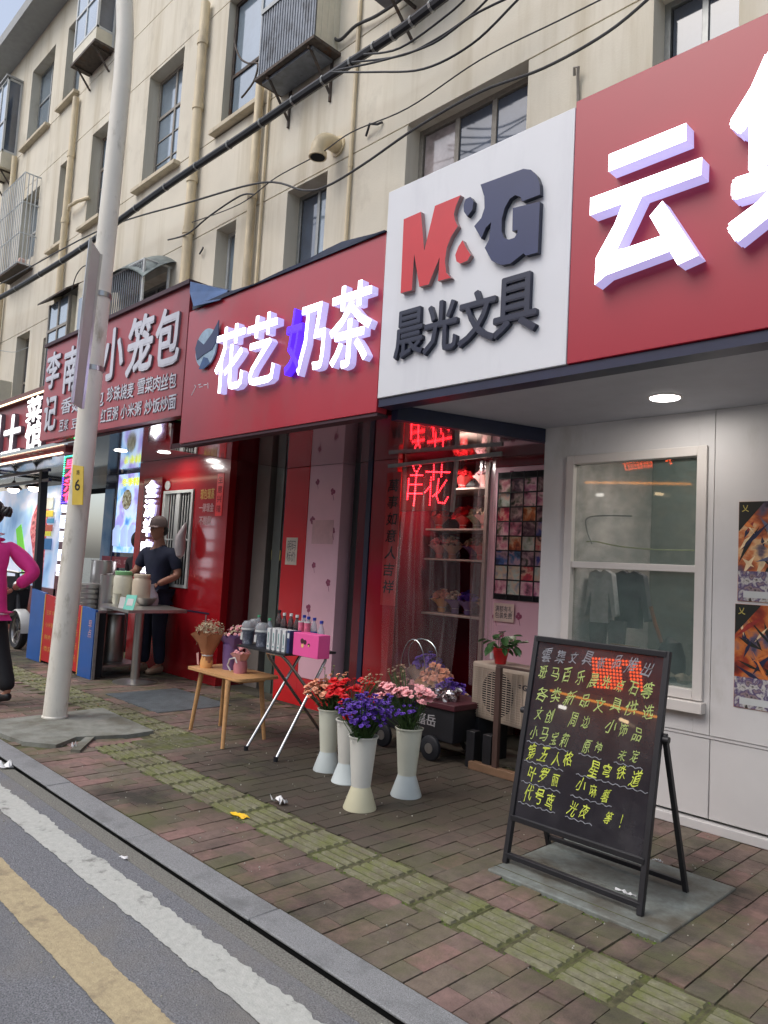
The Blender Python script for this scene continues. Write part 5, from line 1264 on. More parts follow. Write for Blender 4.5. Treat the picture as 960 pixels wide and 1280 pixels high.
# ---- blue / red menu counter
ct = thing('menu_counter', 'blue edged counter with a red menu board in gold characters behind the post', 'counter', (-8.5, 3.35, 0))
m_bl = mat('blue_counter_panel', (28, 84, 156), .35, var=.12, scale=3, coat=.3); m_rd = mat('menu_red', (176, 32, 36), .4, var=.08, scale=3)
CX0, CX1 = -9.42, -7.58
def ztop(x): return .83-(x-CX0)*.065
MB().prism([(CX0, 0), (-8.98, 0), (-8.98, ztop(-8.98)), (CX0, ztop(CX0))], lambda u, v, d: Vector((u, 3.35-d, v)), 0, .03).build('blue_panel', m_bl, parent=ct, smooth=False)
MB().prism([(-8.96, .03), (-7.93, .03), (-7.93, ztop(-7.93)-.01), (-8.96, ztop(-8.96)-.01)], lambda u, v, d: Vector((u, 3.35-d, v)), 0, .028).build('red_board', m_rd, parent=ct, smooth=False)
MB().prism([(-7.91, 0), (CX1, 0), (CX1, ztop(CX1)), (-7.91, ztop(-7.91))], lambda u, v, d: Vector((u, 3.35-d, v)), 0, .03).build('blue_panel', m_bl, parent=ct, smooth=False)
for x in (-8.97, -7.92): MB().box(x-.012, x+.012, 3.318, 3.33, .01, ztop(x)-.005).build('gold_edge', m_gold, parent=ct)
MB().box(CX0+.02, CX1-.02, 3.351, 3.45, .02, .68).build('counter_body', m_dark, parent=ct); MB().box(CX0, CX1-.02, 3.352, 3.8, .681, .70).build('counter_top', m_ss, parent=ct)
MB().box(CX1+.002, CX1+.015, 3.33, 3.36, 0, .69).build('side_frame', m_alu, parent=ct)
m_goldl = mat('menu_gold_letters', (206, 150, 70), .4)
letters(MB(), '粥', wallfn(-8.68, -8.56, .66, .78, 3.322), 0, .002, bold=.02, flat=True).build('lettering', m_palp, parent=ct, smooth=False)
for j, (zz, a, b) in enumerate(((.56, '豆浆 鸡蛋 油条', '二元'), (.42, '小米粥 绿豆粥', '三元'), (.28, '鲜肉小笼包', '五元'), (.15, '香菇菜包', '一元'))):
    letters(MB(), a, wallfn(-8.9, -8.4, zz, zz+.055, 3.322), 0, .002, flat=True).build('lettering', m_goldl, parent=ct, smooth=False)
    letters(MB(), b, wallfn(-8.15, -7.98, zz-.02, zz+.045, 3.322), 0, .002, flat=True).build('lettering', m_goldl, parent=ct, smooth=False)
letters(MB(), '早\n点', wallfn(-7.72, -7.63, .42, .60, 3.32), 0, .002, flat=True).build('lettering', m_palp, parent=ct, smooth=False)
# thin stick leaning on the counter
MB().tube([onY(84, 833, 3.0)+Vector((0, 0, 0)), onY(91, 800, 3.1)], .006, 6).blob(onY(91, 799, 3.1), .014, 8).build('white_stick', m_whitepvc, label='thin white capped stick leaning against the menu counter by the post', cat='stick')

# ---- steel pots, jars on counter
m_steel = mat('brushed_steel', (170, 168, 164), .3, metal=.85, var=.12, scale=12, stretch=(1, 1, .1))
def pot(label, c, r, h, lid=False, cat='pot', handles=True):
    t = thing('steel_pot', label, cat, c); c = Vector(c)
    MB().lathe([(r*.97, 0), (r, .01), (r, h), (r*1.04, h+.006), (r*.98, h+.006), (r*.96, h-.02), (r*.95, .02)], c, 28, cap1=False).build('body', m_steel, parent=t)
    MB().lathe([(r*.95, h*.7), (0.001, h*.7)], c, 28, cap0=False, cap1=False).build('contents', m_dark, parent=t)
    if lid: MB().lathe([(r*1.02, h+.008), (r*.9, h+.04), (r*.3, h+.07), (.001, h+.072)], c, 24, cap0=False, cap1=False).build('lid', m_steel, parent=t)
    if handles:
        for s_ in (-1, 1):
            MB().tube([c+Vector((s_*r, -.03, h*.7)), c+Vector((s_*(r+.035), -.03, h*.72)), c+Vector((s_*(r+.035), .03, h*.72)), c+Vector((s_*r, .03, h*.7))], .006, 6).build('handle', m_steel, parent=t)
    return t
zc = .70
p = onY(128, 730, 3.75); pot('tall open steel pot at the back of the counter beside the post', (p.x, 3.75, zc), .14, onY(128, 701, 3.75).z-zc)
p = onY(138, 730, 3.6); pot('steel pot in front of the tall pot, left of the white jars', (p.x, 3.6, zc), .11, onY(138, 719, 3.6).z-zc)
# stacked steamers behind the post (steamer rings)
p = onY(112, 740, 3.46)
t = thing('steamer_stack', 'stack of aluminium steamer trays partly hidden behind the post', 'steamer', (p.x, 3.46, zc))
for i in range(5):
    MB().lathe([(.12, 0), (.127, .005), (.127, .04), (.115, .045), (.115, .052)], (p.x, 3.46, zc+.054*i), 26).build('steamer_tray', m_steel, parent=t)
# side legs under the counter end: steel barrel
p = onZ(142, 835, 0)
t = thing('steel_barrel', 'shiny steel barrel standing on a low frame under the small food table', 'barrel', (-8.02, 3.72, .12))
MB().lathe([(.13, 0), (.14, .02), (.14, .5), (.13, .52)], (-8.02, 3.72, .12), 26).build('body', m_steel, parent=t)
MB().box(-8.2, -7.7, 3.5, 3.95, .10, .12).build('low_shelf', m_steel, label='low steel shelf frame under the barrel', cat='shelf')

# ---- food table with pedestal
TZ = .775
ft = thing('pedestal_table', 'small steel topped pedestal table with jars in front of the man', 'table', (-7.2, 3.65, 0))
FT = [(-7.55, 3.36), (-6.86, 3.28), (-6.80, 3.86), (-7.50, 4.05)]
def TQ(u, v):
    return [v+Vector((0,0,0))]
MB().prism([(-7.72, 3.42), (-6.76, 3.28), (-6.78, 3.92), (-7.50, 4.06)], lambda u, v, d: Vector((u, v, d)), TZ-.03, TZ).build('table_top', m_steel, parent=ft, bev=.004)
pc_ = onZ(168, 853, 0)
MB().tube([(pc_.x, pc_.y, .02), (pc_.x, pc_.y, TZ-.03)], .045, 20).build('leg', m_steel, parent=ft)
MB().lathe([(.22, 0), (.22, .008), (.18, .02), (.06, .035)], (pc_.x, pc_.y, 0), 32).build('base', m_steel, parent=ft)
p = onZ(126, 845, 0)
MB().tube([(p.x, p.y, .0), (p.x+.02, p.y, TZ-.03)], .012, 10).build('thin_leg', m_steel, parent=ft)
def onT(px_, py_): return onZ(px_, py_, TZ)
m_jar = mat('milky_jar', (206, 204, 184), .35, var=.06); m_jar2 = mat('beige_jar', (200, 186, 164), .4, var=.08); m_glid = mat('green_lid', (120, 176, 120), .4)
def jar(label, c, r, h, m, lm):
    t = thing('drink_jar', label, 'jar', c); c = Vector(c)
    MB().lathe([(r*.9, 0), (r, .02), (r, h*.78), (r*.86, h*.86), (r*.82, h*.88)], c, 24).build('body', m, parent=t)
    MB().lathe([(r*.9, h*.88), (r*.92, h*.9), (r*.92, h*.98), (r*.86, h)], c, 24).build('lid', lm, parent=t)
    MB().tube([c+Vector((0, -r, h*.2)), c+Vector((0, -r-.03, h*.2))], .01, 8).build('tap', m_ss, parent=t)
p = onT(149, 754); jar('milky drink jar with green lid at the back of the small steel table', (-7.68, 3.64, TZ), .098, .35, m_jar, m_glid)
jar('beige drink jar with pale lid right of the green lidded jar', (-7.47, 3.75, TZ), .095, .33, m_jar2, m_jar2)
m_cup = mat('paper_cup', (206, 206, 186), .5, var=.08)
for i, (px_, py_, lb_) in enumerate(((133, 752, 'left paper cup of the two beside the mint card'), (145, 755, 'right paper cup of the two beside the mint card'))):
    p = onT(px_, py_)
    MB().lathe([(.032, 0), (.042, .11), (.044, .112), (.040, .112), (.031, .01)], p, 18, cap1=False).build('paper_cup', m_cup, label=lb_, cat='cup')
p = onT(139, 752); MB().lathe([(.028, 0), (.03, .1), (.022, .105)], p, 16).build('dark_shaker', mat('dark_shaker', (60, 50, 44), .4), label='dark brown shaker between the two paper cups', cat='shaker')
cdq = onT(160, 762)
cd_ = thing('payment_card_stand', 'mint green tilted payment card stand at the table corner', 'card stand', cdq)
Mx = Matrix.Translation(cdq) @ Matrix.Rotation(R(35), 4, 'Z') @ Matrix.Rotation(R(-22), 4, 'X')
MB().box(-.055, .055, 0, .006, 0, .15, M=Mx).build('card', mat('mint_card', (96, 196, 176), .35), parent=cd_)
MB().box(-.032, .032, -.002, 0, .04, .11, M=Mx).build('white_patch', m_whitepvc, parent=cd_)
cdq = onT(151, 760)
MB().box(-.035, .035, 0, .005, 0, .11, M=Matrix.Translation(cdq) @ Matrix.Rotation(R(20), 4, 'Z') @ Matrix.Rotation(R(-10), 4, 'X')).build('price_card', m_whitepvc, label='small white card standing left of the mint card', cat='card')
p = onT(181, 757)
t = thing('steel_bowl', 'shiny steel bowl on the table next to the mint card', 'bowl', p)
MB().lathe([(.05, 0), (.09, .03), (.12, .08), (.125, .085), (.115, .08), (.085, .035), (.02, .01)], p, 28, cap1=False).build('bowl', m_steel, parent=t)

# ---- wooden stool table
m_birch = mat('light_wood', (196, 150, 100), .5, var=.14, scale=5, stretch=(1, 8, 8), bump=.1, bscale=40)
wt = thing('side_table', 'small light wood table with splayed legs holding bouquets', 'table', (-4.85, 3.2, 0))
WZ = .475
leg_f = [(238, 912), (278, 936), (330, 924), (275, 907)]
ft_ = [onZ(x, y, 0) for x, y in leg_f]
cxw = sum(p.x for p in ft_)/4; cyw = sum(p.y for p in ft_)/4
rc = []
hx, hy, rr = .36, .185, .05
c_ = Vector((cxw+.02, cyw+.02))
for qx, qy, a0 in ((1, 1, 0), (-1, 1, 90), (-1, -1, 180), (1, -1, 270)):
    for k in range(6):
        a = R(a0+90*k/5); rc.append((c_.x+qx*(hx-rr)+rr*math.cos(a), c_.y+qy*(hy-rr)+rr*math.sin(a)))
MB().prism(rc, lambda u, v, d: Vector((u, v, d)), WZ-.018, WZ).build('table_top', m_birch, parent=wt, bev=.003)
for p in ft_:
    top = Vector((c_.x+(p.x-c_.x)*.8, c_.y+(p.y-c_.y)*.8, WZ-.018))
    MB().tube([p, top], [.0135, .019], 12).build('leg', m_birch, parent=wt)
MB().box(c_.x-hx*.75, c_.x+hx*.75, c_.y-hy*.6, c_.y+hy*.6, WZ-.045, WZ-.0185).build('apron', m_birch, parent=wt)

# ---- folding black table
kt = thing('folding_table', 'small black topped folding table on crossed steel legs holding drinks', 'table', (-4.3, 3.25, 0))
KZ = .70
KT = [(-4.585, 3.07), (-4.0, 3.06), (-3.98, 3.50), (-4.565, 3.51)]
MB().prism(KT, lambda u, v, d: Vector((u, v, d)), KZ-.015, KZ).build('table_top', mat('black_table_top', (34, 34, 38), .4), parent=kt, bev=.003)
m_chr = mat('chromed_tube', (180, 180, 180), .22, metal=.95, var=.05)
fA = onZ(305, 938); fB = onZ(345, 952); fC = onZ(397, 915)
for x0_, x1_, s_ in ((fA.x+.02, fB.x, 1),):
    pass
yf0, yb0 = 3.05, 3.78
def uleg(xa, xb, yfoot, ytop, nm):
    r = .011; zt = KZ-.02
    fa = Vector((xa, yfoot, .012)); fb = Vector((xb, yfoot, .012)); ta = Vector((xa+.03, ytop, zt)); tb = Vector((xb-.03, ytop, zt))
    ka = fa.lerp(ta, .93); kb = fb.lerp(tb, .93)
    MB().tube([fa, fa.lerp(ta, .5), ka, ta+Vector((.02, 0, 0)), tb-Vector((.02, 0, 0)), kb, fb.lerp(tb, .5), fb], r, 12).build(nm, m_chr, parent=kt)
    for f in (fa, fb): MB().tube([f-Vector((0, 0, .012)), f+Vector((0, 0, .02))], .0155, 10).build('foot_cap', m_blk, parent=kt)
uleg(fA.x+.01, fB.x-.0, 3.04, 3.47, 'leg_frame'); uleg(fA.x+.05, fB.x-.04, 3.72, 3.10, 'leg_frame')
def onK(px_, py_): return onZ(px_, py_, KZ)

# goods on the folding table
m_clear = mat('clear_plastic', (190, 196, 200), .12, var=.05, alpha=.45, coat=.5); m_cupd = mat('printed_dark_cup', (104, 108, 122), .35, var=.4, scale=40, dirt=((190, 196, 204), 26, .56, .66, None))
m_choc = mat('chocolate_balls', (110, 72, 56), .5, var=.4, scale=60)
def dome_cup(label, c):
    t = thing('drink_cup', label, 'cup', c); c = Vector(c)
    MB().lathe([(.038, 0), (.05, .10), (.052, .103)], c, 22).build('cup', m_cupd, parent=t)
    MB().lathe([(.0525, .103), (.0525, .115), (.05, .116)], c, 22).build('rim', m_whitepvc, parent=t)
    MB().lathe([(.05, .116), (.05, .14), (.036, .165), (.012, .17)], c, 22).build('dome_lid', m_clear, parent=t)
    mb = MB(); 
    for k in range(9): mb.blob(c+Vector((random.uniform(-.028, .028), random.uniform(-.028, .028), .125+random.uniform(0, .022))), .012, 6)
    mb.build('topping', m_choc, parent=t)
    MB().box(c.x-.025, c.x+.0, c.y-.049, c.y-.046, c.z+.03, c.z+.08).build('label_patch', m_whitepvc, parent=t)
GX = lambda px_, Y=3.12: onY(px_, 795, Y).x
dome_cup('left dark printed cup with clear dome lid on the black folding table', (GX(310, 3.17), 3.17, KZ))
dome_cup('second dark printed cup with clear dome lid beside the white slim boxes', (GX(327.5, 3.17), 3.17, KZ))
dome_cup('dark printed cup standing behind the two front domed cups', (GX(318, 3.32), 3.32, KZ))
m_bx = mat('white_carton', (206, 208, 208), .4, var=.04); m_bxb = mat('navy_carton', (46, 58, 100), .4, var=.2, scale=20)
m_teal = mat('teal_print', (90, 140, 140), .4)
for i in range(4):
    x = GX(338.5+6.4*i)
    t = thing('slim_carton', ('slim white carton nearest the domed cups', 'second slim white carton from the domed cups', 'third slim white carton from the domed cups', 'slim white carton right beside the navy one')[i]+' on the folding table', 'carton', (x, 3.12, KZ), group='slim white cartons')
    MB().box(x-.017, x+.017, 3.10, 3.20, KZ, KZ+.148).build('carton', m_bx, parent=t, bev=.002)
    MB().box(x-.004, x+.004, 3.0985, 3.0995, KZ+.045, KZ+.12).box(x-.007, x+.007, 3.0985, 3.0995, KZ+.02, KZ+.03).build('print', m_teal, parent=t)
t = thing('slim_carton', 'slim navy and white carton between the white cartons and the pink box', 'carton', (-4.1, 3.12, KZ))
xn = GX(363.5)
MB().box(xn-.015, xn+.015, 3.10, 3.20, KZ, KZ+.15).build('carton', m_bxb, parent=t, bev=.002); MB().box(xn-.011, xn+.011, 3.0985, 3.0995, KZ+.10, KZ+.135).build('print', m_bx, parent=t)
pb = thing('pink_box', 'hot pink snack box with small dark printed figures on the folding table', 'box', (-4.0, 3.12, KZ))
m_pkb = mat('hot_pink_card', (226, 84, 152), .4, var=.04)
xp0, xp1 = GX(367, 3.09), GX(398.5, 3.09); xpm = (xp0+xp1)/2
MB().box(xp0, xp1, 3.09, 3.19, KZ, KZ+.15).build('carton', m_pkb, parent=pb, bev=.003)
fy = lambda u, v, d: Vector((u, 3.09-d, v))
mbx = MB(); cir = lambda cx, cz, r: [(cx+r*math.cos(k*.785), cz+r*math.sin(k*.785)) for k in range(8)]
mbx.prism(cir(xpm-.035, KZ+.10, .018), fy, 0, .0015).prism(cir(xpm-.005, KZ+.095, .016), fy, 0, .0015).prism(cir(xpm+.035, KZ+.08, .012), fy, 0, .0015); mbx.build('dark_print', mat('dark_brown_print', (70, 36, 40), .5), parent=pb, smooth=False)
MB().prism(cir(xpm-.03, KZ+.07, .013), fy, 0, .0012).prism(cir(xpm+.035, KZ+.075, .007), fy, .0015, .0022).build('light_print', mat('cream_print', (226, 196, 120), .5), parent=pb, smooth=False)
m_btl = mat('bottle_plastic', (90, 84, 84), .12, var=.2, coat=.5, alpha=.75); m_btlc = mat('clear_bottle', (180, 190, 200), .1, coat=.6, alpha=.45)
m_capw = mat('white_cap', (210, 210, 208), .4); m_capb = mat('blue_cap', (34, 52, 150), .4); m_capg = mat('green_cap', (80, 180, 130), .4); m_lab = mat('dark_label', (40, 36, 40), .4, var=.4, scale=40); m_labb = mat('blue_label', (60, 90, 160), .4, var=.4, scale=40)
def bottle(label, c, h, bm, cm, lm, grp, r=.024):
    t = thing('bottle', label, 'bottle', c, group=grp); c = Vector(c)
    MB().lathe([(r*.85, 0), (r, .008), (r, h*.3), (r*.95, h*.32), (r, h*.35), (r, h*.66), (r*.75, h*.78), (r*.42, h*.88), (r*.42, h*.93)], c, 16).build('body', bm, parent=t)
    MB().lathe([(r*.52, h*.92), (r*.52, h*.995), (r*.45, h)], c, 14).build('cap', cm, parent=t)
    MB().lathe([(r*1.03, h*.36), (r*1.03, h*.6)], c, 16, cap0=False, cap1=False).build('label_band', lm, parent=t)
for i, (x, y, h) in enumerate(((GX(347.5, 3.40), 3.40, .25), (GX(354, 3.34), 3.34, .24), (GX(362.5, 3.36), 3.36, .24), (GX(370, 3.36), 3.36, .235))):
    bottle(('tallest dark bottle at the left of the white capped bottles', 'white capped dark drink bottle, second from the left in the back row', 'white capped dark drink bottle, third in the back row', 'white capped dark drink bottle nearest the blue caps')[i], (x, y, KZ), h, m_btl, m_capw if i else m_lab, m_lab, 'dark drink bottles on the folding table')
for i, (x, y) in enumerate(((GX(379, 3.42), 3.42), (GX(384.5, 3.36), 3.36), (GX(392, 3.33), 3.33), (GX(401, 3.20), 3.20))):
    bottle(('blue capped water bottle furthest left', 'blue capped water bottle second from the left', 'blue capped water bottle second from the right', 'blue capped water bottle standing right beside the pink box')[i]+' on the folding table', (x, y, KZ), .235, m_btlc, m_capb, m_labb, 'blue capped water bottles')
for i, (x, y) in enumerate(((GX(322, 3.44), 3.44), (GX(336, 3.34), 3.34))):
    bottle(('green capped squat bottle behind the left domed cup', 'green capped squat bottle behind the right domed cup')[i], (x, y, KZ), .185, m_btlc, m_capg, m_labb, 'green capped bottles')
for i, x in enumerate((GX(376, 3.24), GX(383.5, 3.24))):
    t = thing('small_tub', ('left', 'right')[i]+' small pink printed tub standing behind the pink box', 'tub', (x, 3.22, KZ))
    MB().lathe([(.019, .0), (.023, .20), (.024, .205)], (x, 3.24, KZ), 16).build('tub', mat('pink_tub', (220, 110, 140), .4, var=.3, scale=50), parent=t)
    MB().lathe([(.0245, .203), (.0245, .21)], (x, 3.24, KZ), 16).build('lid', m_whitepvc, parent=t)

# ---- blossoms and bouquets
def petal_mesh(name, r, n, cup, m, ruff=.25, rings=3):
    mb = MB(); 
    for k in range(rings):
        rk = r*(1-.26*k); tilt = cup+.38*k; nn = max(5, n-k*2)
        for i in range(nn):
            a = 2*math.pi*(i+.5*k)/nn+random.uniform(-.15, .15); wv = 2*math.pi/nn*.62
            ca, sa = math.cos(a), math.sin(a); lift = rk*math.sin(tilt); out = rk*math.cos(tilt)
            z1 = lift+random.uniform(-ruff, ruff)*rk*.4
            pts = [(0, 0, .05*r)]
            for j in (-1, 0, 1):
                b = a+wv*j; rr_ = out*(1+.06*random.uniform(-1, 1)) if j == 0 else out*.86
                pts.append((rr_*math.cos(b), rr_*math.sin(b), z1+(0 if j == 0 else -.10*rk)+random.uniform(-ruff, ruff)*rk*.25))
            b1 = [(out*.55*math.cos(a+wv*j*.9), out*.55*math.sin(a+wv*j*.9), lift*.75) for j in (-1, 1)]
            mb.add(pts+b1, [(0, 4, 1, 2), (0, 2, 3, 5)] if False else [(0, 4, 2), (0, 2, 5), (4, 1, 2), (5, 2, 3)])
    mb.add([(r*.12*math.cos(i*1.05), r*.12*math.sin(i*1.05), -.35*r) for i in range(6)]+[(0, 0, .1*r)]+[(r*.3*math.cos(i*1.05), r*.3*math.sin(i*1.05), .12*r) for i in range(6)], [(i, (i+1) % 6, 7+(i+1) % 6, 7+i) for i in range(6)])
    me_o = mb.build(name, m, smooth=True, ang=80); me = me_o.data; bpy.data.objects.remove(me_o); return me
m_cpink = mat('pink_carnation', (236, 168, 172), .6, var=.15, scale=60, rnd=.12); m_cred = mat('red_carnation', (206, 22, 30), .55, var=.25, scale=60, rnd=.15)
m_viol = mat('violet_statice', (92, 56, 160), .65, var=.35, scale=80, rnd=.25); m_peach = mat('peach_blossom', (226, 160, 128), .6, var=.2, scale=60, rnd=.15)
m_cream = mat('cream_blossom', (206, 190, 160), .7, var=.2, scale=60, rnd=.1); m_dry = mat('dry_beige_blossom', (170, 140, 116), .8, var=.25, scale=60, rnd=.2)
m_leaf = mat('stem_green', (58, 84, 40), .6, var=.35, scale=20); m_leafd = mat('dark_leaf', (38, 62, 34), .55, var=.4, scale=20); m_bud = mat('green_bud', (132, 150, 70), .6, var=.2, scale=30)
ME = dict(pink=petal_mesh('blossom', .037, 10, .2, m_cpink, .4, 4), red=petal_mesh('blossom', .036, 10, .2, m_cred, .4, 4), viol=petal_mesh('blossom', .016, 6, .5, m_viol, .4, 2),
          peach=petal_mesh('blossom', .019, 6, .4, m_peach, .3, 3), cream=petal_mesh('blossom', .008, 5, .5, m_cream, .3, 2), dry=petal_mesh('blossom', .010, 5, .5, m_dry, .4, 2), bud=petal_mesh('bud', .013, 6, 1.0, m_bud, .1, 3),
          pinks=petal_mesh('blossom', .014, 6, .4, m_cpink, .3, 3), reds=petal_mesh('blossom', .016, 6, .4, m_cred, .3, 3))
def put(me, p, parent, d=None, s_=1.0):
    o = bpy.data.objects.new(me.name.split('.')[0], me); COL.objects.link(o); o.parent = parent; o.location = Vector(p)-wloc(parent)
    d = (d or Vector((0, 0, 1)))+Vector((random.uniform(-.3, .3), random.uniform(-.3, .3), 0)); o.rotation_euler = d.to_track_quat('Z', 'Y').to_euler(); o.scale = (s_,)*3
    return o
def leaf(mb, base, d, l, wd_, droop=.3):
    d = Vector(d).normalized(); side = d.cross(Vector((0, 0, 1)));
    if side.length < .05: side = Vector((1, 0, 0))
    side.normalize(); n_ = 4; L_ = []
    for i in range(n_+1):
        t_ = i/n_; p = Vector(base)+d*l*t_+Vector((0, 0, -droop*l*t_*t_)); ww = wd_*math.sin(math.pi*min(.97, .12+.85*t_)); L_.append((p-side*ww, p+side*ww))
    vs = [q_ for a in L_ for q_ in a]
    mb.add(vs, [(2*i, 2*i+1, 2*i+3, 2*i+2) for i in range(n_)])
m_bucket = mat('ivory_bucket', (204, 206, 190), .42, var=.04, scale=6); m_bucket2 = mat('white_bucket', (206, 206, 198), .42, var=.04); m_cone = mat('bucket_foot_white', (200, 210, 210), .4, var=.04); m_cone2 = mat('cream_bucket_foot', (212, 208, 178), .42, var=.04)
def bucket(label, x, y, mb_, mc_, h=.385, s_=1.16):
    t = thing('flower_bucket', label, 'flower bucket', (x, y, 0), group='tall flower buckets on the pavement')
    hb = h*.30
    MB().lathe([(.078*s_, 0), (.079*s_, .004), (.046*s_, hb), (.046*s_, hb+.004)], (x, y, .0), 36).build('foot', mc_, parent=t)
    MB().lathe([(.044*s_, hb+.002), (.046*s_, hb+.004), (.066*s_, h-.006), (.072*s_, h-.005), (.073*s_, h+.002), (.067*s_, h+.003), (.062*s_, h-.02), (.045*s_, hb+.03)], (x, y, .0), 36, cap1=True).build('body', mb_, parent=t)
    MB().box(x-.004, x+.004, y-.0735*s_, y-.0715*s_, h-.025, h-.012).build('handle_lug', m_bucket2, parent=t)
    return t
def bunch(label, x, y, z0, spec, nstem, hmin, hmax, spread, leafy, cat='flowers', lean=(0, 0), seedv=1, leafm=None):
    random.seed(seedv); t = thing('flower_bunch', label, cat, (x, y, z0)); sm = MB(); lm = MB()
    tot = sum(n for _, n, *_ in spec)
    for kind, n, *rest in spec:
        sc = rest[0] if rest else 1.0; bias = rest[1] if len(rest) > 1 else (0, 0, 0); sp_ = rest[2] if len(rest) > 2 else 1.0
        for i in range(n):
            a = random.uniform(0, 6.283); r_ = math.sqrt(random.random())*spread*sp_
            h = random.uniform(hmin, hmax)*(1-.35*(r_/spread)**2)
            p = Vector((x+r_*math.cos(a)+bias[0]+lean[0], y+r_*math.sin(a)+bias[1]+lean[1], z0+h+bias[2]))
            d = Vector((math.cos(a)*r_*4, math.sin(a)*r_*4-.25, 1.0))
            put(ME[kind], p, t, d, sc*random.uniform(.85, 1.15))
            if kind in ('pink', 'red', 'bud', 'pinks', 'reds') or i % 2 == 0:
                b_ = Vector((x+random.uniform(-.03, .03), y+random.uniform(-.03, .03), z0-.05)); sm.tube([b_, b_.lerp(p, .5)+Vector((random.uniform(-.01, .01), 0, 0)), p-Vector((0, 0, .008))], .0019, 5, caps=False)
    for i in range(nstem):
        a = random.uniform(0, 6.283); b_ = Vector((x+.045*math.cos(a)*random.random(), y+.045*math.sin(a)*random.random(), z0-.04))
        e = Vector((x+spread*.8*math.cos(a)+lean[0]*.7, y+spread*.8*math.sin(a)+lean[1]*.7, z0+random.uniform(.5, .85)*hmax)); sm.tube([b_, e], .0022, 5, caps=False)
    for i in range(leafy):
        a = random.uniform(0, 6.283); k = random.random(); b_ = Vector((x+.05*math.cos(a)*(.6+k*.8)+lean[0]*k, y+.05*math.sin(a)*(.6+k*.8)+lean[1]*k, z0+hmax*.7*k))
        leaf(lm, b_, (math.cos(a), math.sin(a), random.uniform(.3, 1.4)), random.uniform(.05, .11), random.uniform(.004, .009), random.uniform(0, .6))
    sm.build('stems', m_leaf, parent=t, kind='stuff', smooth=False); lm.build('foliage', leafm or m_leafd, parent=t, kind='stuff', smooth=False)
    return t
B1 = (-3.66, 3.20); B2_ = (-3.40, 3.13); B3 = (-2.985, 2.86); B4 = (-3.00, 3.24)
bucket('ivory flower bucket at the back left holding peach and red flowers', *B1, m_bucket, m_cone)
bucket('hidden back flower bucket, only its white foot and side showing', *B2_, m_bucket2, m_cone, h=.37)
bucket('front white flower bucket with cream foot holding violet statice', *B3, m_bucket2, m_cone2)
bucket('ivory flower bucket on the right holding pink carnations', *B4, m_bucket, m_cone)
HB = .385
bunch('peach and red flowers with green buds in the back left bucket', *B1, HB, [('peach', 90, 1.15, (-.06, -.01, .0), .9), ('red', 12, 1.0, (.11, -.02, .01), .6), ('bud', 7, 1.25, (.0, 0, .10), .8), ('peach', 10, .9, (.06, .02, .06), .5)], 14, .10, .19, .13, 60, lean=(.0, -.01), seedv=3)
bunch('red and dusty flowers rising behind the violet bunch from the hidden bucket', *B2_, .37, [('red', 7, .95, (.02, .03, .06), .8), ('reds', 8, 1, (.03, 0, .04), 1), ('dry', 36, 1.1, (.12, .04, .10), .7)], 10, .12, .22, .11, 30, seedv=5)
bunch('violet statice with three red carnations in the front bucket', *B3, HB, [('viol', 260, 1.0, (-.01, .0, .0), 1.0), ('red', 3, 1.0, (-.09, -.07, -.01), .25), ('reds', 3, 1.2, (-.15, -.04, .0), .3)], 44, .10, .235, .145, 120, seedv=8)
bunch('pink carnations with violet statice and dry sprigs in the right bucket', *B4, HB, [('pink', 13, 1.0, (.03, -.03, .04), .95), ('pink', 9, .95, (-.15, -.07, .02), .5), ('viol', 60, 1.0, (-.05, -.05, -.02), 1.1), ('dry', 40, 1.0, (-.13, .02, .11), .5), ('pinks', 8, 1.1, (.06, 0, .05), 1)], 34, .15, .24, .125, 60, seedv=12)
random.seed(21)

def wrapped(label, c, h, r, paper, flower, n, parentcol=None, tilt=(0, 0), fl_sc=1.0, second=None):
    t = thing('bouquet', label, 'bouquet', c); c = Vector(c); mb = MB(); N_ = 18
    prof = [(.36, 0), (.42, .15), (.36, .34), (.62, .60), (.98, .88), (1.10, .97)]
    vs = []; fs = []
    for k, (rr_, zz) in enumerate(prof):
        for i in range(N_):
            a = 2*math.pi*i/N_; wob = 1+.10*math.sin(i*2.3+k)+(.12*math.sin(i*1.7) if k > 3 else 0)
            vs.append(c+Vector((math.cos(a)*r*rr_*wob+tilt[0]*zz, math.sin(a)*r*rr_*wob+tilt[1]*zz, h*zz*(1+(.09*math.sin(i*3.1) if k > 3 else 0)))))
    for k in range(len(prof)-1):
        for i in range(N_): fs.append((k*N_+i, k*N_+(i+1) % N_, (k+1)*N_+(i+1) % N_, (k+1)*N_+i))
    mb.add(vs, fs).build('wrapping_paper', paper, parent=t, ang=60)
    MB().lathe([(r*.38, h*.33), (r*.41, h*.35), (r*.38, h*.37)], c+Vector((tilt[0]*.42, tilt[1]*.42, 0)), 14).build('ribbon', m_whitepvc, parent=t)
    for i in range(n):
        a = random.uniform(0, 6.283); rr_ = math.sqrt(random.random())*r*.92
        k = flower if (second is None or random.random() < .7) else second
        put(ME[k], c+Vector((rr_*math.cos(a)+tilt[0], rr_*math.sin(a)+tilt[1], h*.95+(1-(rr_/r)**2)*r*random.uniform(.35, .95)+random.uniform(-.012, .012))), t, Vector((math.cos(a)*rr_/r, math.sin(a)*rr_/r-.3, 1)), fl_sc*random.uniform(.85, 1.15))
    return t
m_kraft = mat('kraft_paper', (166, 110, 76), .7, var=.12, scale=8); m_purp = mat('purple_paper', (112, 84, 132), .6, var=.1); m_pkp = mat('pink_tissue', (204, 150, 146), .6, var=.12); m_orp = mat('orange_paper', (226, 168, 104), .6, var=.1)
def onWd(px_, py_): return onZ(px_, py_, WZ)
p = onWd(268, 831); p = Vector((-5.02, 3.10, WZ))
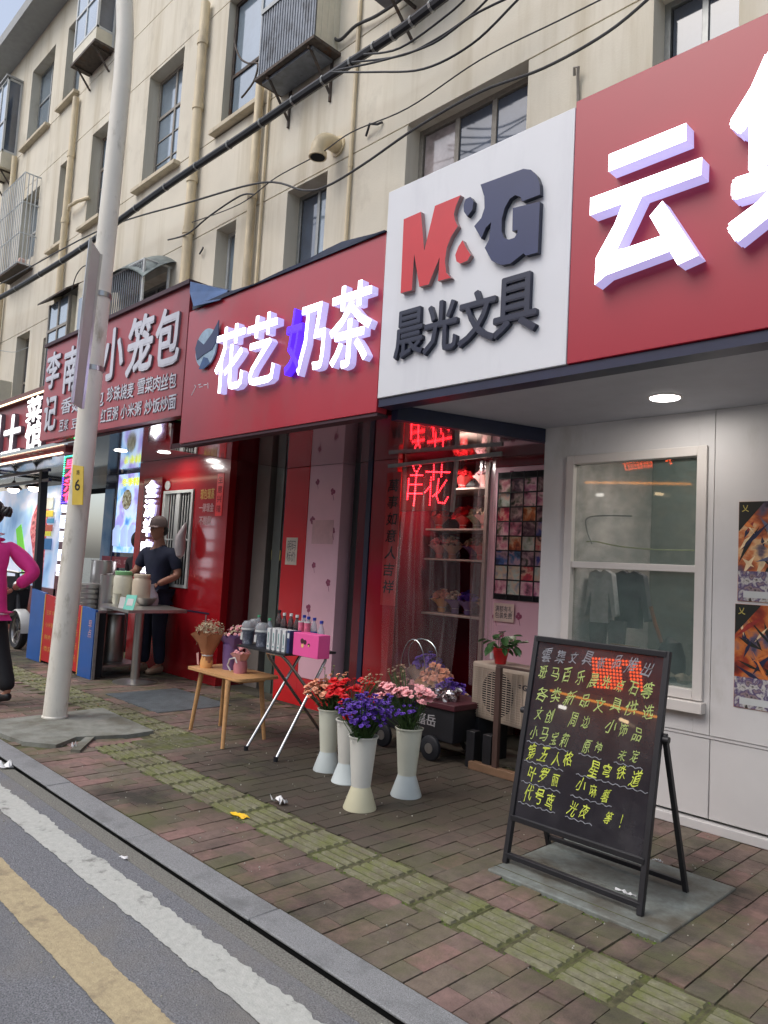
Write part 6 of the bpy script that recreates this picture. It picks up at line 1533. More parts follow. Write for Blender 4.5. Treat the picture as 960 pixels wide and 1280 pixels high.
bq = wrapped("brown paper bouquet of baby's breath on the wooden side table", p, .27, .105, m_kraft, 'cream', 150, tilt=(.02, -.005), fl_sc=1.2)
for i in range(170):
    a = random.uniform(0, 6.283); q_ = math.sqrt(random.random())*.115; put(ME['cream'], p+Vector((.025+q_*math.cos(a), q_*math.sin(a), .27+.09*random.random()*(1-(q_/.13)**2)+.012)), bq, None, random.uniform(.8, 1.3))
for i in range(6): put(ME['pinks'], p+Vector((random.uniform(-.02, .06), random.uniform(-.03, .03), .36)), bq, None, .8)
MB().lathe([(.045, 0), (.052, .03), (.036, .10), (.05, .115)], p+Vector((.0, -.002, .0)), 16).build('orange_wrap', m_orp, parent=bq)
MB().add([p+Vector(v) for v in ((-.05, -.05, .02), (-.075, -.05, .10), (-.03, -.058, .115), (-.01, -.06, .02))], [(0,1,2,3)]).build('tissue_flap', m_pkp, parent=bq, smooth=False)
MB().add([p+Vector(v) for v in ((-.10, -.03, .17), (-.10, -.05, .235), (-.02, -.085, .22), (-.05, -.075, .165))], [(0,1,2,3)]).build('white_liner', m_whitepvc, parent=bq, smooth=False)
bq2 = wrapped('purple wrapped bouquet standing behind the brown paper bouquet', (-4.87, 3.24, WZ), .26, .10, m_purp, 'cream', 110, tilt=(.02, 0), fl_sc=1.1, second='pinks')
MB().lathe([(.06, 0), (.066, .08), (.07, .19)], (-4.87, 3.22, WZ), 16).build('purple_sleeve', m_purp, parent=bq2)
bq3 = wrapped('small pink wrapped posy with pale ribbon on the right of the wooden table', (-4.68, 3.18, WZ), .15, .062, m_pkp, 'pinks', 26)
MB().lathe([(.048, 0), (.052, .05), (.045, .09)], (-4.68, 3.18, WZ), 14).build('posy_box', mat('dusty_pink_box', (186, 120, 130), .5), parent=bq3)
MB().tube([(-4.73, 3.13, WZ+.01), (-4.76, 3.12, WZ+.05), (-4.72, 3.11, WZ+.10), (-4.67, 3.12, WZ+.115), (-4.64, 3.12, WZ+.08)], .006, 6).build('ribbon_tail', m_whitepvc, parent=bq3)

# bouquets on the shelves in the flower shop
m_rp = mat('red_paper', (170, 40, 40), .5, var=.1); m_gp = mat('green_paper', (92, 96, 70), .6, var=.1); m_vp = mat('violet_paper', (110, 90, 130), .6, var=.1); m_bp = mat('beige_paper', (170, 146, 120), .6)
shelf_z = [onY(590, py, 4.85).z for py in (612, 662, 700, 770)]
bl4 = [(575, 0, 'red', m_rp, 'reds'), (598, 0, 'dark pink', m_pkp, 'pinks'), (612, 0, 'beige', m_bp, 'cream'),
       (572, 1, 'glowing red', m_rp, 'red'), (590, 1, 'white and green', m_gp, 'cream'), (608, 1, 'dusty rose', m_pkp, 'dry'),
       (566, 2, 'tall beige', m_bp, 'cream'), (585, 2, 'pale violet', m_vp, 'cream'), (606, 2, 'maroon', m_rp, 'dry'),
       (572, 3, 'small white', m_vp, 'cream'), (592, 3, 'dark violet', m_vp, 'viol'), (610, 3, 'rusty', m_bp, 'dry'),
       (546, 1, 'deep red', m_rp, 'reds'), (540, 2, 'brown', m_bp, 'peach'), (552, 2, 'rose pink', m_pkp, 'pinks'), (536, 3, 'plum', m_vp, 'viol'), (553, 3, 'apricot', m_orp, 'peach')]
for px_, lv, nm, pm_, fl_ in bl4:
    X = onY(px_, 650, 4.88).x
    wrapped('%s wrapped bouquet on the %s shelf inside the flower shop' % (nm, ('top', 'second', 'third', 'lowest')[lv]), (X, 4.90+random.uniform(-.05, .08), shelf_z[lv]+.002), .12, .082, pm_, fl_, 60, fl_sc={'cream': 2.4, 'dry': 2.0, 'viol': 1.6}.get(fl_, 1.5))
for i, (X, Y_, h, nm, k, pm_) in enumerate(((-4.22, 4.75, .5, 'tall violet', 'viol', m_bp), (-4.05, 4.66, .42, 'orange toned', 'peach', m_orp), (-3.86, 4.62, .34, 'deep violet', 'viol', m_vp), (-3.74, 4.60, .26, 'dry brown', 'dry', m_bp), (-4.3, 4.66, .3, 'pale rose', 'pinks', m_pkp))):
    wrapped('%s bouquet standing on the floor behind the plastic curtain' % nm, (X, Y_, .012), h, .14, pm_, k, 70, fl_sc=1.8)

# ---- chalkboard easel
m_chalkb = mat('blackboard', (34, 32, 38), .2, var=.25, scale=6, coat=1.0, crough=.015, dirt=((72, 70, 72), 3.5, .45, .85, None)); m_bframe = mat('black_painted_wood', (30, 30, 34), .5, var=.2)
ez = thing('chalkboard_easel', 'black A frame chalkboard covered in yellow green chalk writing', 'chalkboard', (-1.7, 3.0, 0))
xl, xr = -2.02, -1.38; yb_, yt_ = 2.865, 3.055; zt_ = 1.01
def EZ(u, v, d=0.0):
    """u 0..1 across, v metres up the slope line, d out of the board"""
    n_ = Vector((0, -(zt_), (yt_-yb_))).normalized()
    return Vector((xl+(xr-xl)*u, yb_+(yt_-yb_)*v/zt_, v+.012)) + n_*d
mb0 = .195
for u in (0, 1):
    b_ = MB(); x = xl+(xr-xl)*u
    b_.bar(EZ(u, 0), EZ(u, zt_), .026, .024, up=(1, 0, 0)); b_.build('front_leg', m_bframe, parent=ez, bev=.002)
MB().bar(EZ(0, .035), EZ(1, .035), .026, .022).build('front_foot_rail', m_bframe, parent=ez, bev=.002)
for nm, v0 in (('top_frame', zt_-.012), ('bottom_frame', mb0)): MB().bar(EZ(0, v0, .002), EZ(1, v0, .002), .030, .024).build(nm, m_bframe, parent=ez, bev=.002)
MB().add([EZ(.02, mb0+.01, .004), EZ(.98, mb0+.01, .004), EZ(.98, zt_-.025, .004), EZ(.02, zt_-.025, .004), EZ(.02, mb0+.01, -.004), EZ(.98, mb0+.01, -.004), EZ(.98, zt_-.025, -.004), EZ(.02, zt_-.025, -.004)], [(0,1,2,3),(7,6,5,4),(0,4,5,1),(1,5,6,2),(2,6,7,3),(3,7,4,0)]).build('writing_board', m_chalkb, parent=ez, smooth=False)
hz = .66
for u in (0, 1):
    x = xl+(xr-xl)*u+(.018 if u else -.018); tp_ = EZ(u, hz)
    MB().bar((x, 3.245, .0), (x, tp_.y+.012, tp_.z+.02), .022, .020, up=(1, 0, 0)).build('rear_leg', m_bframe, parent=ez, bev=.002)
    MB().tube([(x+(.02 if u else -.02), tp_.y+.01, tp_.z), (x-(.035 if u else -.035), tp_.y+.01, tp_.z)], .014, 12).build('hinge', m_bframe, parent=ez)
MB().bar((xl-.018, 3.235, .045), (xr+.018, 3.235, .045), .020, .020).build('rear_foot_rail', m_bframe, parent=ez, bev=.002)
m_ck = mat('lime_chalk', (196, 208, 84), .9, var=.25, scale=60, dirt=((74, 78, 62), 42, .56, .74, None), emit=(196, 208, 84), estr=.0); m_ckg = mat('grey_chalk', (132, 134, 140), .9, var=.3, scale=60, dirt=((74, 78, 62), 42, .56, .74, None)); m_ckm = mat('green_chalk', (120, 190, 130), .9, var=.25, scale=60, dirt=((74, 78, 62), 42, .56, .74, None))
m_ckp = mat('pale_chalk', (168, 186, 112), .9, var=.25, scale=60, dirt=((74, 78, 62), 42, .56, .74, None))
lines = [('雲集文具新品推出', .05, .93, .935, .072, m_ckg, None), ('斑马百乐晨光点石等', .04, .95, .845, .074, m_ckp, None), ('各类新品文具供选', .05, .97, .755, .074, m_ckp, None),
         ('文创 周边 小饰品', .06, .90, .665, .070, m_ckp, None), ('小马宝莉 原神 未定', .04, .90, .575, .068, m_ckp, [(.04, .38), (.46, .63), (.72, .92)]),
         ('第五人格 星穹铁道', .04, .93, .49, .074, m_ck, [(.04, .36), (.46, .97)]), ('叶罗丽 小麻薯', .07, .74, .40, .074, m_ck, [(.04, .36), (.44, .74)]), ('代号鸢 光夜 等！', .07, .86, .31, .076, m_ck, [(.04, .34), (.42, .62)])]
for s_, u0, u1, v0, hgt, m, wav in lines:
    n = len(s_); mb = MB(); wv = MB()
    for i, ch in enumerate(s_):
        if ch == ' ': continue
        cu = u0+(u1-u0)*(i+.5)/n; wd_ = (u1-u0)/n*.84; a = random.uniform(-.16, .12); sc = random.uniform(.78, 1.06); dv = random.uniform(-.008, .008)
        p1_, p2_, p3_ = [random.uniform(0, 6.28) for _ in range(3)]
        def fn(u, v, d, cu=cu, wd_=wd_, a=a, sc=sc, dv=dv, p1_=p1_, p2_=p2_, p3_=p3_):
            u, v = u+.07*math.sin(4.2*v+p1_)+.03*math.sin(11*v+p3_), v+.07*math.sin(3.9*u+p2_)+.03*math.sin(10*u+p1_)
            kk = .22 if ch == '！' else 1; uu = (u-.5)*wd_*sc*.60*kk; vv = (v-.5)*hgt*.86*sc; ca, sa = math.cos(a), math.sin(a)
            return EZ(cu+(uu*ca-vv*sa)/.64, v0+dv+uu*sa+vv*ca+.10*uu, d)
        letters(mb, ch, fn, .004, .0055, flat=True, shear=.3, bold=.004, dirs=4)
    mb.build('chalk_writing', m, parent=ez, smooth=False)
    if wav:
        for a_, b_ in wav:
            k = int((b_-a_)*60); pts = [EZ(a_+(b_-a_)*i/k, v0-.045+.004*math.sin(i*1.9), .0055) for i in range(k+1)]; wv.tube(pts, .0022, 4)
        wv.build('chalk_wave_line', m_ckg, parent=ez, smooth=False)

# LED shop board across the street: the glossy chalkboard mirrors it
bn = Vector((0, -zt_, (yt_-yb_))).normalized(); bp0 = EZ(.5, .5, .004)
def mirror_at(px_, py_, Y=-20.0):
    r_ = _ray(px_, py_).normalized(); o_ = Vector((0, 0, CAMH)); t_ = (bp0-o_).dot(bn)/r_.dot(bn); h_ = o_+r_*t_
    q_ = r_-2*r_.dot(bn)*bn; return h_+q_*((Y-h_.y)/q_.y)
lo2 = mirror_at(770, 842); ledb = thing('led_board', 'orange red dot matrix sign across the street mirrored in the chalkboard', 'LED sign', lo2)
dm2 = MB(); m_or = emis('orange_led', (255, 90, 40), 22, base=(120, 30, 10))
for j in range(9):
    for i in range(15):
        px_, py_ = 741+4.2*i+j*.3, 823+4.4*j+i*.35
        if (i in (9, 10) and j > 1) or (i > 10 and j > 3+ (i-10)*.9+2) or (j > 6 and i > 8 and i < 12): continue
        dm2.blob(mirror_at(px_, py_), .05, 6)
dm2.build('led_dots', m_or, parent=ledb, kind='stuff', smooth=False)
cs_ = [mirror_at(*q_, Y=-20.15) for q_ in ((736, 818), (806, 818), (806, 866), (736, 866))]
zz_ = [c.z for c in cs_]; xx_ = [c.x for c in cs_]
MB().box(min(xx_), max(xx_), -20.28, -20.12, min(zz_), max(zz_)).build('board', m_dark, parent=ledb)
MB().tube([mirror_at(688, 863), mirror_at(824, 897)], .045, 8).build('tube_lamp', emis('orange_tube', (255, 160, 60), 9), label='long orange tube light across the street mirrored in the chalkboard', cat='tube light')
MB().tube([mirror_at(699, 883), mirror_at(707, 885)], .07, 8).build('tube_lamp', emis('white_tube', (255, 250, 240), 14), label='short white lamp across the street mirrored at the left of the chalkboard', cat='lamp')
MB().tube([mirror_at(775, 899), mirror_at(785, 903)], .06, 8).build('tube_lamp', emis('cream_tube', (255, 220, 170), 14), label='short cream lamp across the street mirrored in the middle of the chalkboard', cat='lamp')

# ---- AC unit on the ground, wooden stand, potted plant
ac = condenser('cream outdoor air conditioner unit on the ground between the pink wall and the chalkboard', (-2.96, 4.26, .30), sx=.72, sy=.26, sz=.385, rot=0, m=mat('aged_beige_case', (176, 160, 144), .5, var=.1, scale=5))
ac.location = (-2.96, 4.30, .30); ac.rotation_euler = (0, 0, R(-10))
m_gree = mat('logo_dark', (60, 56, 60), .4)
gt = MB(); letters(gt, 'GREE', wallfn(-2.82, -2.68, .555, .592, 4.26-.13), 0, .0022, bold=.04, flat=True); o = gt.build('logo_text', m_gree, parent=None, smooth=False)
o.data.transform(Matrix.Translation((2.96, -4.26, -.30))); o.parent = ac
gt = MB(); gt.lathe([(.014, 0), (.014, .001)], n=16, M=Matrix.Translation((.115, -.131, .277)) @ Matrix.Rotation(R(90), 4, 'X')); o = gt.build('logo_mark', m_gree, smooth=False); o.parent = ac
for s_ in (-1, 1):
    o = MB().box(-.02, .02, -.14, .14, -.30, -.002).build('support_foot', m_blk); o.location = (s_*.28, 0, 0); o.parent = ac
for nm, x0, x1, y0_, y1_, z0_, z1_ in (('wooden_post', -2.985, -2.945, 4.03, 4.06, .0, .70),):
    wsd = thing('wooden_stand', 'dark brown wooden stand with upright post before the air conditioner', 'stand', (-2.97, 4.04, 0))
    m_dw = mat('dark_brown_wood', (74, 54, 48), .5, var=.2, scale=6, stretch=(6, 6, 1)); m_lw = mat('raw_wood', (120, 92, 70), .6, var=.2, scale=8)
    MB().box(x0, x1, y0_, y1_, z0_+.03, z1_).build('post', m_dw, parent=wsd, bev=.002)
    MB().box(-3.17, -2.76, 4.02, 4.075, 0, .05).build('foot', m_lw, parent=wsd, bev=.003)
    MB().box(-2.985, -2.50, 4.035, 4.055, .695, .712).build('arm', m_dw, parent=wsd, bev=.002)
pp = thing('potted_plant', 'small leafy green plant in a red pot on top of the air conditioner', 'potted plant', (-3.13, 4.28, .687))
MB().lathe([(.038, 0), (.055, .095), (.06, .097), (.06, .11), (.052, .11), (.05, .09)], (-3.13, 4.28, .687), 20, cap1=True).build('pot', mat('red_plastic_pot', (186, 30, 34), .4), parent=pp)
lf = None; random.seed(4)
m_pl = mat('plant_leaf', (52, 92, 44), .4, var=.3, scale=20)
lmb = MB()
prof = [(0, 0), (.022, .018), (.028, .045), (.018, .075), (0, .095)]
vs = [(0, 0, 0)]+[(w_, l_, .004) for w_, l_ in prof[1:-1]]+[(0, .095, -.01)]+[(-w_, l_, .004) for w_, l_ in prof[1:-1][::-1]]
ln = lmb.add(vs+[(0, .03, -.006), (0, .06, -.008)], [(0,1,8),(1,2,8),(2,9,8),(2,3,9),(3,4,9),(4,5,9),(5,6,9),(6,8,9),(6,7,8),(7,0,8)]).build('leaf', m_pl, smooth=True); leafme = ln.data; bpy.data.objects.remove(ln)
smb = MB()
for i in range(34):
    a = random.uniform(0, 6.283); el_ = random.uniform(-.1, 1.3); l_ = random.uniform(.04, .12); b_ = Vector((-3.13+random.uniform(-.02, .02), 4.28+random.uniform(-.02, .02), .79)); e = b_+Vector((math.cos(a)*math.cos(el_), math.sin(a)*math.cos(el_), math.sin(el_)+.15))*l_
    smb.tube([b_, e], .002, 5); o = bpy.data.objects.new('leaf', leafme); COL.objects.link(o); o.parent = pp; o.location = e-wloc(pp); o.rotation_euler = Euler((random.uniform(-.9, .3), random.uniform(-.4, .4), a-1.57)); o.scale = (random.uniform(.7, 1.1),)*3
smb.build('stems', m_leaf, parent=pp, kind='stuff')
MB().box(-3.175, -3.15, 4.215, 4.225, .72, .76).build('tag', m_whitepvc, parent=pp)

# ---- hand cart
ca = thing('hand_cart', 'black hand cart with pale characters on its side behind the flower buckets', 'cart', (-3.6, 4.1, 0))
m_cart = mat('black_cart_metal', (26, 26, 30), .45, var=.25, scale=6)
MB().box(-4.05, -3.28, 3.98, 4.35, .14, .36).build('body', m_cart, parent=ca, bev=.006)
MB().box(-4.07, -3.26, 3.96, 4.37, .361, .40).build('red_rim', mat('dark_red_rim', (70, 24, 34), .5), parent=ca, bev=.004)
for x, y in ((-3.45, 3.95), (-3.92, 3.95), (-3.45, 4.38), (-3.92, 4.38)):
    w_ = MB().lathe([(.075, -.018), (.085, -.012), (.085, .012), (.075, .018)], n=24, M=Matrix.Translation((x, y, .086)) @ Matrix.Rotation(R(90), 4, 'X')).build('wheel', m_blk, parent=ca)
    MB().lathe([(.035, -.021), (.035, .021)], n=16, M=Matrix.Translation((x, y, .086)) @ Matrix.Rotation(R(90), 4, 'X')).build('rim', m_steel, parent=w_)
letters(MB(), '嘉岳', wallfn(-3.62, -3.44, .225, .305, 3.98), 0, .0015, bold=.015, flat=True).build('lettering', mat('cart_letter', (150, 148, 150), .5), parent=ca, smooth=False)
for x in (-3.22, -3.08): 
    MB().box(x, x+.07, 4.05, 4.12, 0, .24).build('black_block', m_cart, label=('left' if x < -3.2 else 'right')+' black support block under the hand cart end by the air conditioner', cat='block', bev=.003)
# clear carrier bag with looped handles on the cart
cb = thing('carrier_bag', 'clear plastic carrier bag with looped tube handles on the hand cart', 'carrier bag', (-3.75, 4.1, .40))
MB().lathe([(.10, 0), (.13, .06), (.14, .16), (.135, .2)], (-3.72, 4.1, .402), 14, cap1=False).build('bag', m_strip, parent=cb)
for k, dx in ((0, 0.0), (1, .03)):
    pts = []
    for i in range(15):
        a = math.pi*i/14; pts.append((-3.72+.12*math.cos(a)+dx*math.sin(a*2)*1.5, 4.02+.1*k, .58+.22*math.sin(a)))
    MB().tube(pts, .004, 6).build('handle', m_chr, parent=cb)
mb = MB(); random.seed(9)
for i in range(26):
    c_ = Vector((-3.5+random.uniform(-.12, .12), 4.08+random.uniform(-.08, .08), .42+random.uniform(0, .05))); r_ = random.uniform(.012, .03)
    mb.blob(c_, r_, 5, jit=.4)
mb.build('foil_sweets', mat('foil', (190, 180, 182), .2, metal=.9, var=.5, scale=40), label='heap of crumpled silver foil parcels on the hand cart', cat='foil parcels', kind='stuff', smooth=False)
MB().lathe([(.03, 0), (.03, .05), (.026, .052)], (-3.45, 4.2, .40), 14).build('dark_jar', mat('dark_red_jar', (60, 16, 20), .4), label='small dark jar behind the foil parcels on the cart', cat='jar')

# ---- litter
def litter(label, c, s_, m, flat=True, seedv=0, name='paper_scrap'):
    random.seed(seedv); mb = MB(); c = Vector(c); n_ = 5; vs = []
    for i in range(n_+1):
        for j in range(n_+1):
            u, v = i/n_-.5, j/n_-.5; z = .004+abs(random.gauss(0, .006 if flat else .018)); vs.append(c+Vector((u*s_[0]+random.uniform(-.004, .004)+v*.02, v*s_[1]+random.uniform(-.004, .004), z)))
    fs = [(i*(n_+1)+j, (i+1)*(n_+1)+j, (i+1)*(n_+1)+j+1, i*(n_+1)+j+1) for i in range(n_) for j in range(n_)]
    return mb.add(vs, fs).build(name, m, label=label, cat='litter', smooth=False)
litter('crumpled yellow wrapper lying on the tactile paving', onZ(300, 1021, 0), (.10, .045), mat('yellow_wrapper', (236, 190, 20), .5, var=.1), seedv=1, name='wrapper')
litter('crumpled white tissue on the paving left of the front flower bucket', onZ(350, 1005, 0), (.09, .05), mat('white_tissue', (222, 222, 222), .7), False, 2, 'tissue')
litter('white paper ball in the gutter at the left edge', onZ(6, 960, ZR), (.10, .06), MC['white_tissue'], False, 3, 'tissue')
litter('small white scrap on the road beside the kerb joint', onZ(155, 1074, ZR), (.035, .02), MC['white_tissue'], True, 4)
litter('tiny white scrap in the moss in front of the broken slab', onZ(92, 936, 0), (.03, .02), MC['white_tissue'], False, 5)
litter('thin white twig like scrap on the stone slab under the chalkboard', onZ(782, 1118, .012), (.07, .012), MC['white_tissue'], True, 6)
litter('pale scrap in the corner of the stone slab behind the chalkboard', onZ(822, 1078, .012), (.035, .012), MC['white_tissue'], True, 7)
mb = MB(); random.seed(31)
for i in range(420):
    x = random.uniform(-6.5, -.9); y = random.uniform(1.0, 4.1); z = ZR if y < 1.67 else 0.0
    if 1.66 < y < 1.82: continue
    r_ = random.uniform(.0015, .0045); mb.blob((x, y, z+r_*.4), r_, 4, jit=.3)
mb.build('grit', mat('pale_grit', (170, 168, 156), .9), kind='stuff', smooth=False)

# ---- scooter at the left edge
sc_ = thing('motor_scooter', 'parked scooter with white front mudguard behind the woman in pink', 'scooter', (-10.6, 3.6, 0))
def wheel(x, y, z, r, w_):
    M_ = Matrix.Translation((x, y, z)) @ Matrix.Rotation(R(90), 4, 'X')
    ty = MB().lathe([(r*.72, -w_*.8), (r*.9, -w_), (r*.985, -w_*.6), (r, 0), (r*.985, w_*.6), (r*.9, w_), (r*.72, w_*.8)], n=32, M=M_, cap0=False, cap1=False).build('wheel', m_blk, parent=sc_)
    rm = MB().lathe([(r*.74, -w_*.7), (r*.70, -w_*.3), (r*.70, w_*.3), (r*.74, w_*.7)], n=32, M=M_, cap0=False, cap1=False)
    for k in range(5): a = k*1.257; rm.bar((x, y, z), (x+r*.7*math.cos(a), y, z+r*.7*math.sin(a)), .03, .02)
    rm.build('rim', m_steel, parent=ty)
wp = onY(24, 783, 3.5); wheel(wp.x, 3.5, .24, .24, .05)
wheel(wp.x-1.25, 3.5, .24, .24, .05)
X_ = wp.x
mb = MB(); n_ = 10; vs = []
for i in range(n_+1):
    a = R(-5+150*i/n_); 
    for wv in (-.07, -.05, .05, .07): vs.append((X_+.27*math.cos(a), 3.5+wv, .25+(.27 if abs(wv) < .06 else .25)*math.sin(a)))
mb.add(vs, [(i*4+j, i*4+j+1, (i+1)*4+j+1, (i+1)*4+j) for i in range(n_) for j in range(3)]).build('mudguard', m_whitepvc, parent=sc_)
MB().tube([(X_, 3.5, .24), (X_-.10, 3.5, .5), (X_-.25, 3.5, .98)], .03, 10).build('fork', m_blk, parent=sc_)
MB().prism([(X_-.18, .45), (X_-.12, .80), (X_-.30, .95), (X_-.36, .5), (X_-.45, .28), (X_-1.1, .26), (X_-1.5, .5), (X_-1.45, .72), (X_-.85, .70), (X_-.75, .42), (X_-.5, .40), (X_-.45, .55)][::-1], lambda u, v, d: Vector((u, 3.5-d, v)), -.14, .14).build('body', m_blk, parent=sc_, bev=.03)
MB().box(X_-1.45, X_-.8, 3.38, 3.62, .722, .79).build('saddle', m_blk, parent=sc_, bev=.03)
MB().tube([(X_-.26, 3.2, 1.02), (X_-.25, 3.5, .98), (X_-.26, 3.8, 1.02)], .015, 8).build('handlebar', m_steel, parent=sc_)
MB().blob((X_-.12, 3.5, .82), .09, 12, sq=(.7, 1, .8)).build('headlight', m_steel, parent=sc_)

# ================================================================= PEOPLE
m_skin = mat('skin', (176, 126, 104), .55, var=.06, scale=10); m_skin2 = mat('tanned_skin', (150, 104, 84), .55, var=.06, scale=10)
m_hair = mat('dark_hair', (30, 26, 26), .45, var=.3, scale=60, stretch=(1, 1, .2)); m_pinkj = mat('magenta_jacket', (232, 56, 146), .7, var=.12, scale=6, bump=1.0, bscale=9)
m_blackt = mat('black_trousers', (24, 24, 28), .8, var=.2, bump=.3, bscale=14); m_navyt = mat('navy_shirt', (28, 34, 56), .85, var=.25, scale=5, bump=1.0, bscale=9)
m_cap_ = mat('grey_beige_cap', (92, 78, 76), .8, var=.08); m_shoe = mat('black_shoe', (22, 22, 24), .5); m_shoeb = mat('beige_shoe', (150, 128, 108), .6)
def skin(name, J, E_, m, parent, sub=2, root=0):
    keys = list(J); off = wloc(parent)
    me = bpy.data.meshes.new(name); me.from_pydata([tuple(Vector(J[k][0])-off) for k in keys], [(keys.index(a), keys.index(b)) for a, b in E_], [])
    me.materials.append(m); o = bpy.data.objects.new(name, me); COL.objects.link(o); o.parent = parent
    md = o.modifiers.new('skin', 'SKIN'); md.use_smooth_shade = True; md.branch_smoothing = 0.6
    sv = me.skin_vertices[0].data
    for i, k in enumerate(keys):
        r_ = J[k][1]; sv[i].radius = r_ if isinstance(r_, tuple) else (r_, r_); sv[i].use_root = (i == root)
    ss = o.modifiers.new('sub', 'SUBSURF'); ss.levels = sub; ss.render_levels = sub
    bpy.context.view_layer.update()
    ev = o.evaluated_get(bpy.context.evaluated_depsgraph_get()); nm = bpy.data.meshes.new_from_object(ev)
    o.modifiers.clear(); o.data = nm
    if not nm.materials: nm.materials.append(m)
    nm.shade_smooth(); return o
def head_bm(c, r, face, tilt=0.0):
    """continuous head: ellipsoid shaped with brow, nose, cheeks, jaw and chin; face = unit direction it looks"""
    c = Vector(c); fx = Vector((face[0], face[1], 0)).normalized(); sx = Vector((0, 0, 1)).cross(fx); mb = MB(); N_, M_ = 28, 22; vs = []
    for i in range(M_+1):
        t_ = math.pi*i/M_
        for k in range(N_):
            a = 2*math.pi*k/N_; f = math.sin(t_)*math.cos(a); s_ = math.sin(t_)*math.sin(a); z = math.cos(t_)
            rf, rs, rz = r*.98, r*.78, r*1.22
            low = max(0, -z)
            rs_ = rs*(1-.38*low**1.3); rf_ = rf*(1-.16*low)
            ff = f*rf_; ss_ = s_*rs_; zz = z*rz
            if f > .5:
                cen = math.exp(-(s_/.16)**2)
                ff += r*.17*cen*math.exp(-((z+.10)/.17)**2)          # nose
                ff -= r*.07*math.exp(-((abs(s_)-.30)/.13)**2)*math.exp(-((z-.10)/.10)**2)  # eye sockets
                ff += r*.05*cen*math.exp(-((z+.46)/.07)**2)-r*.03*cen*math.exp(-((z+.53)/.03)**2)   # lips
                ff += r*.08*math.exp(-(s_/.3)**2)*math.exp(-((z+.80)/.14)**2)  # chin
            vs.append(c+fx*ff+sx*ss_+Vector((0, 0, zz)))
    fs = []
    for i in range(M_):
        for k in range(N_): fs.append((i*N_+k, (i+1)*N_+k, (i+1)*N_+(k+1) % N_, i*N_+(k+1) % N_))
    mb.add(vs, fs)
    return mb, fx, sx
def face_details(c, r, fx, sx, parent, sk):
    c = Vector(c)
    for s_ in (-1, 1):
        e_ = MB().blob(c+fx*r*.80+sx*s_*r*.29+Vector((0, 0, r*.12)), r*.10, 10).build('eye', mat('eye_white', (180, 174, 168), .3), parent=parent)
        MB().blob(c+fx*r*.875+sx*s_*r*.29+Vector((0, 0, r*.12)), r*.045, 8).build('iris', m_dark, parent=e_)
        MB().bar(c+fx*r*.90+sx*s_*r*.17+Vector((0, 0, r*.27)), c+fx*r*.82+sx*s_*r*.43+Vector((0, 0, r*.29)), r*.03, r*.05).build('eyebrow', m_hair, parent=parent)
        er = MB(); er.blob(c+sx*s_*r*.78-fx*r*.05+Vector((0, 0, 0)), r*.2, 10, sq=(.45, .45, 1)); er.build('ear', sk, parent=parent)
    MB().bar(c+fx*r*.93-sx*r*.16+Vector((0, 0, -r*.55)), c+fx*r*.93+sx*r*.16+Vector((0, 0, -r*.55)), r*.03, r*.05).build('mouth', mat('lips', (120, 66, 60), .5), parent=parent)
def hand(name, wrist, d, palm_n, sc, m, parent, curl=.5, thumb_side=1):
    """palm with five bent tapering fingers, grown as one skinned surface"""
    w_ = Vector(wrist); d = Vector(d).normalized(); n_ = Vector(palm_n); n_ = (n_-d*n_.dot(d)).normalized(); s_ = d.cross(n_)*thumb_side
    J = {'w': (w_, .024*sc), 'p': (w_+d*.045*sc, (.036*sc, .020*sc)), 'k': (w_+d*.085*sc, (.036*sc, .017*sc))}; E_ = [('w', 'p'), ('p', 'k')]
    o = skin(name, J, E_, m, parent, 1)
    ln_ = [.075, .085, .08, .062]
    for i in range(4):
        off = s_*(.030-.020*i)*sc; b_ = w_+d*.078*sc+off; a = curl*(.7+.1*i); L_ = ln_[i]*sc; p = b_; dd = d.copy(); J2 = {'0': (b_, .0092*sc)}; E2 = []
        for k in range(3):
            rot_ = Matrix.Rotation(a*.9, 3, d.cross(n_)); dd = (rot_ @ dd) if True else dd
            p = p+dd*L_*(.45, .32, .25)[k]; J2[str(k+1)] = (p, (.0088, .0080, .0068)[k]*sc); E2.append((str(k), str(k+1)))
        skin('finger', J2, E2, m, o, 1)
    b_ = w_+d*.03*sc+s_*.026*sc; p1 = b_+(s_*.8+d*.7).normalized()*.03*sc; p2 = p1+(s_*.35+d+n_*.3).normalized()*.028*sc
    skin('thumb', {'0': (b_, .0115*sc), '1': (p1, .0105*sc), '2': (p2, .0085*sc)}, [('0', '1'), ('1', '2')], m, o, 1)
    return o

# ---- man in navy shirt and cap
YM = 4.05
mn = thing('person', 'man in grey cap and navy shirt standing behind the small steel table holding a bag', 'person', (-7.86, 4.12, 0))
hd = Vector((-7.78, 4.02, 1.655)); fd = Vector((.30, -.95, 0)).normalized(); sd_ = Vector((0, 0, 1)).cross(fd)
base = Vector((-7.80, 4.10, 0))
def mp(f, s_, z): return base+fd*f+sd_*s_+Vector((0, 0, z))
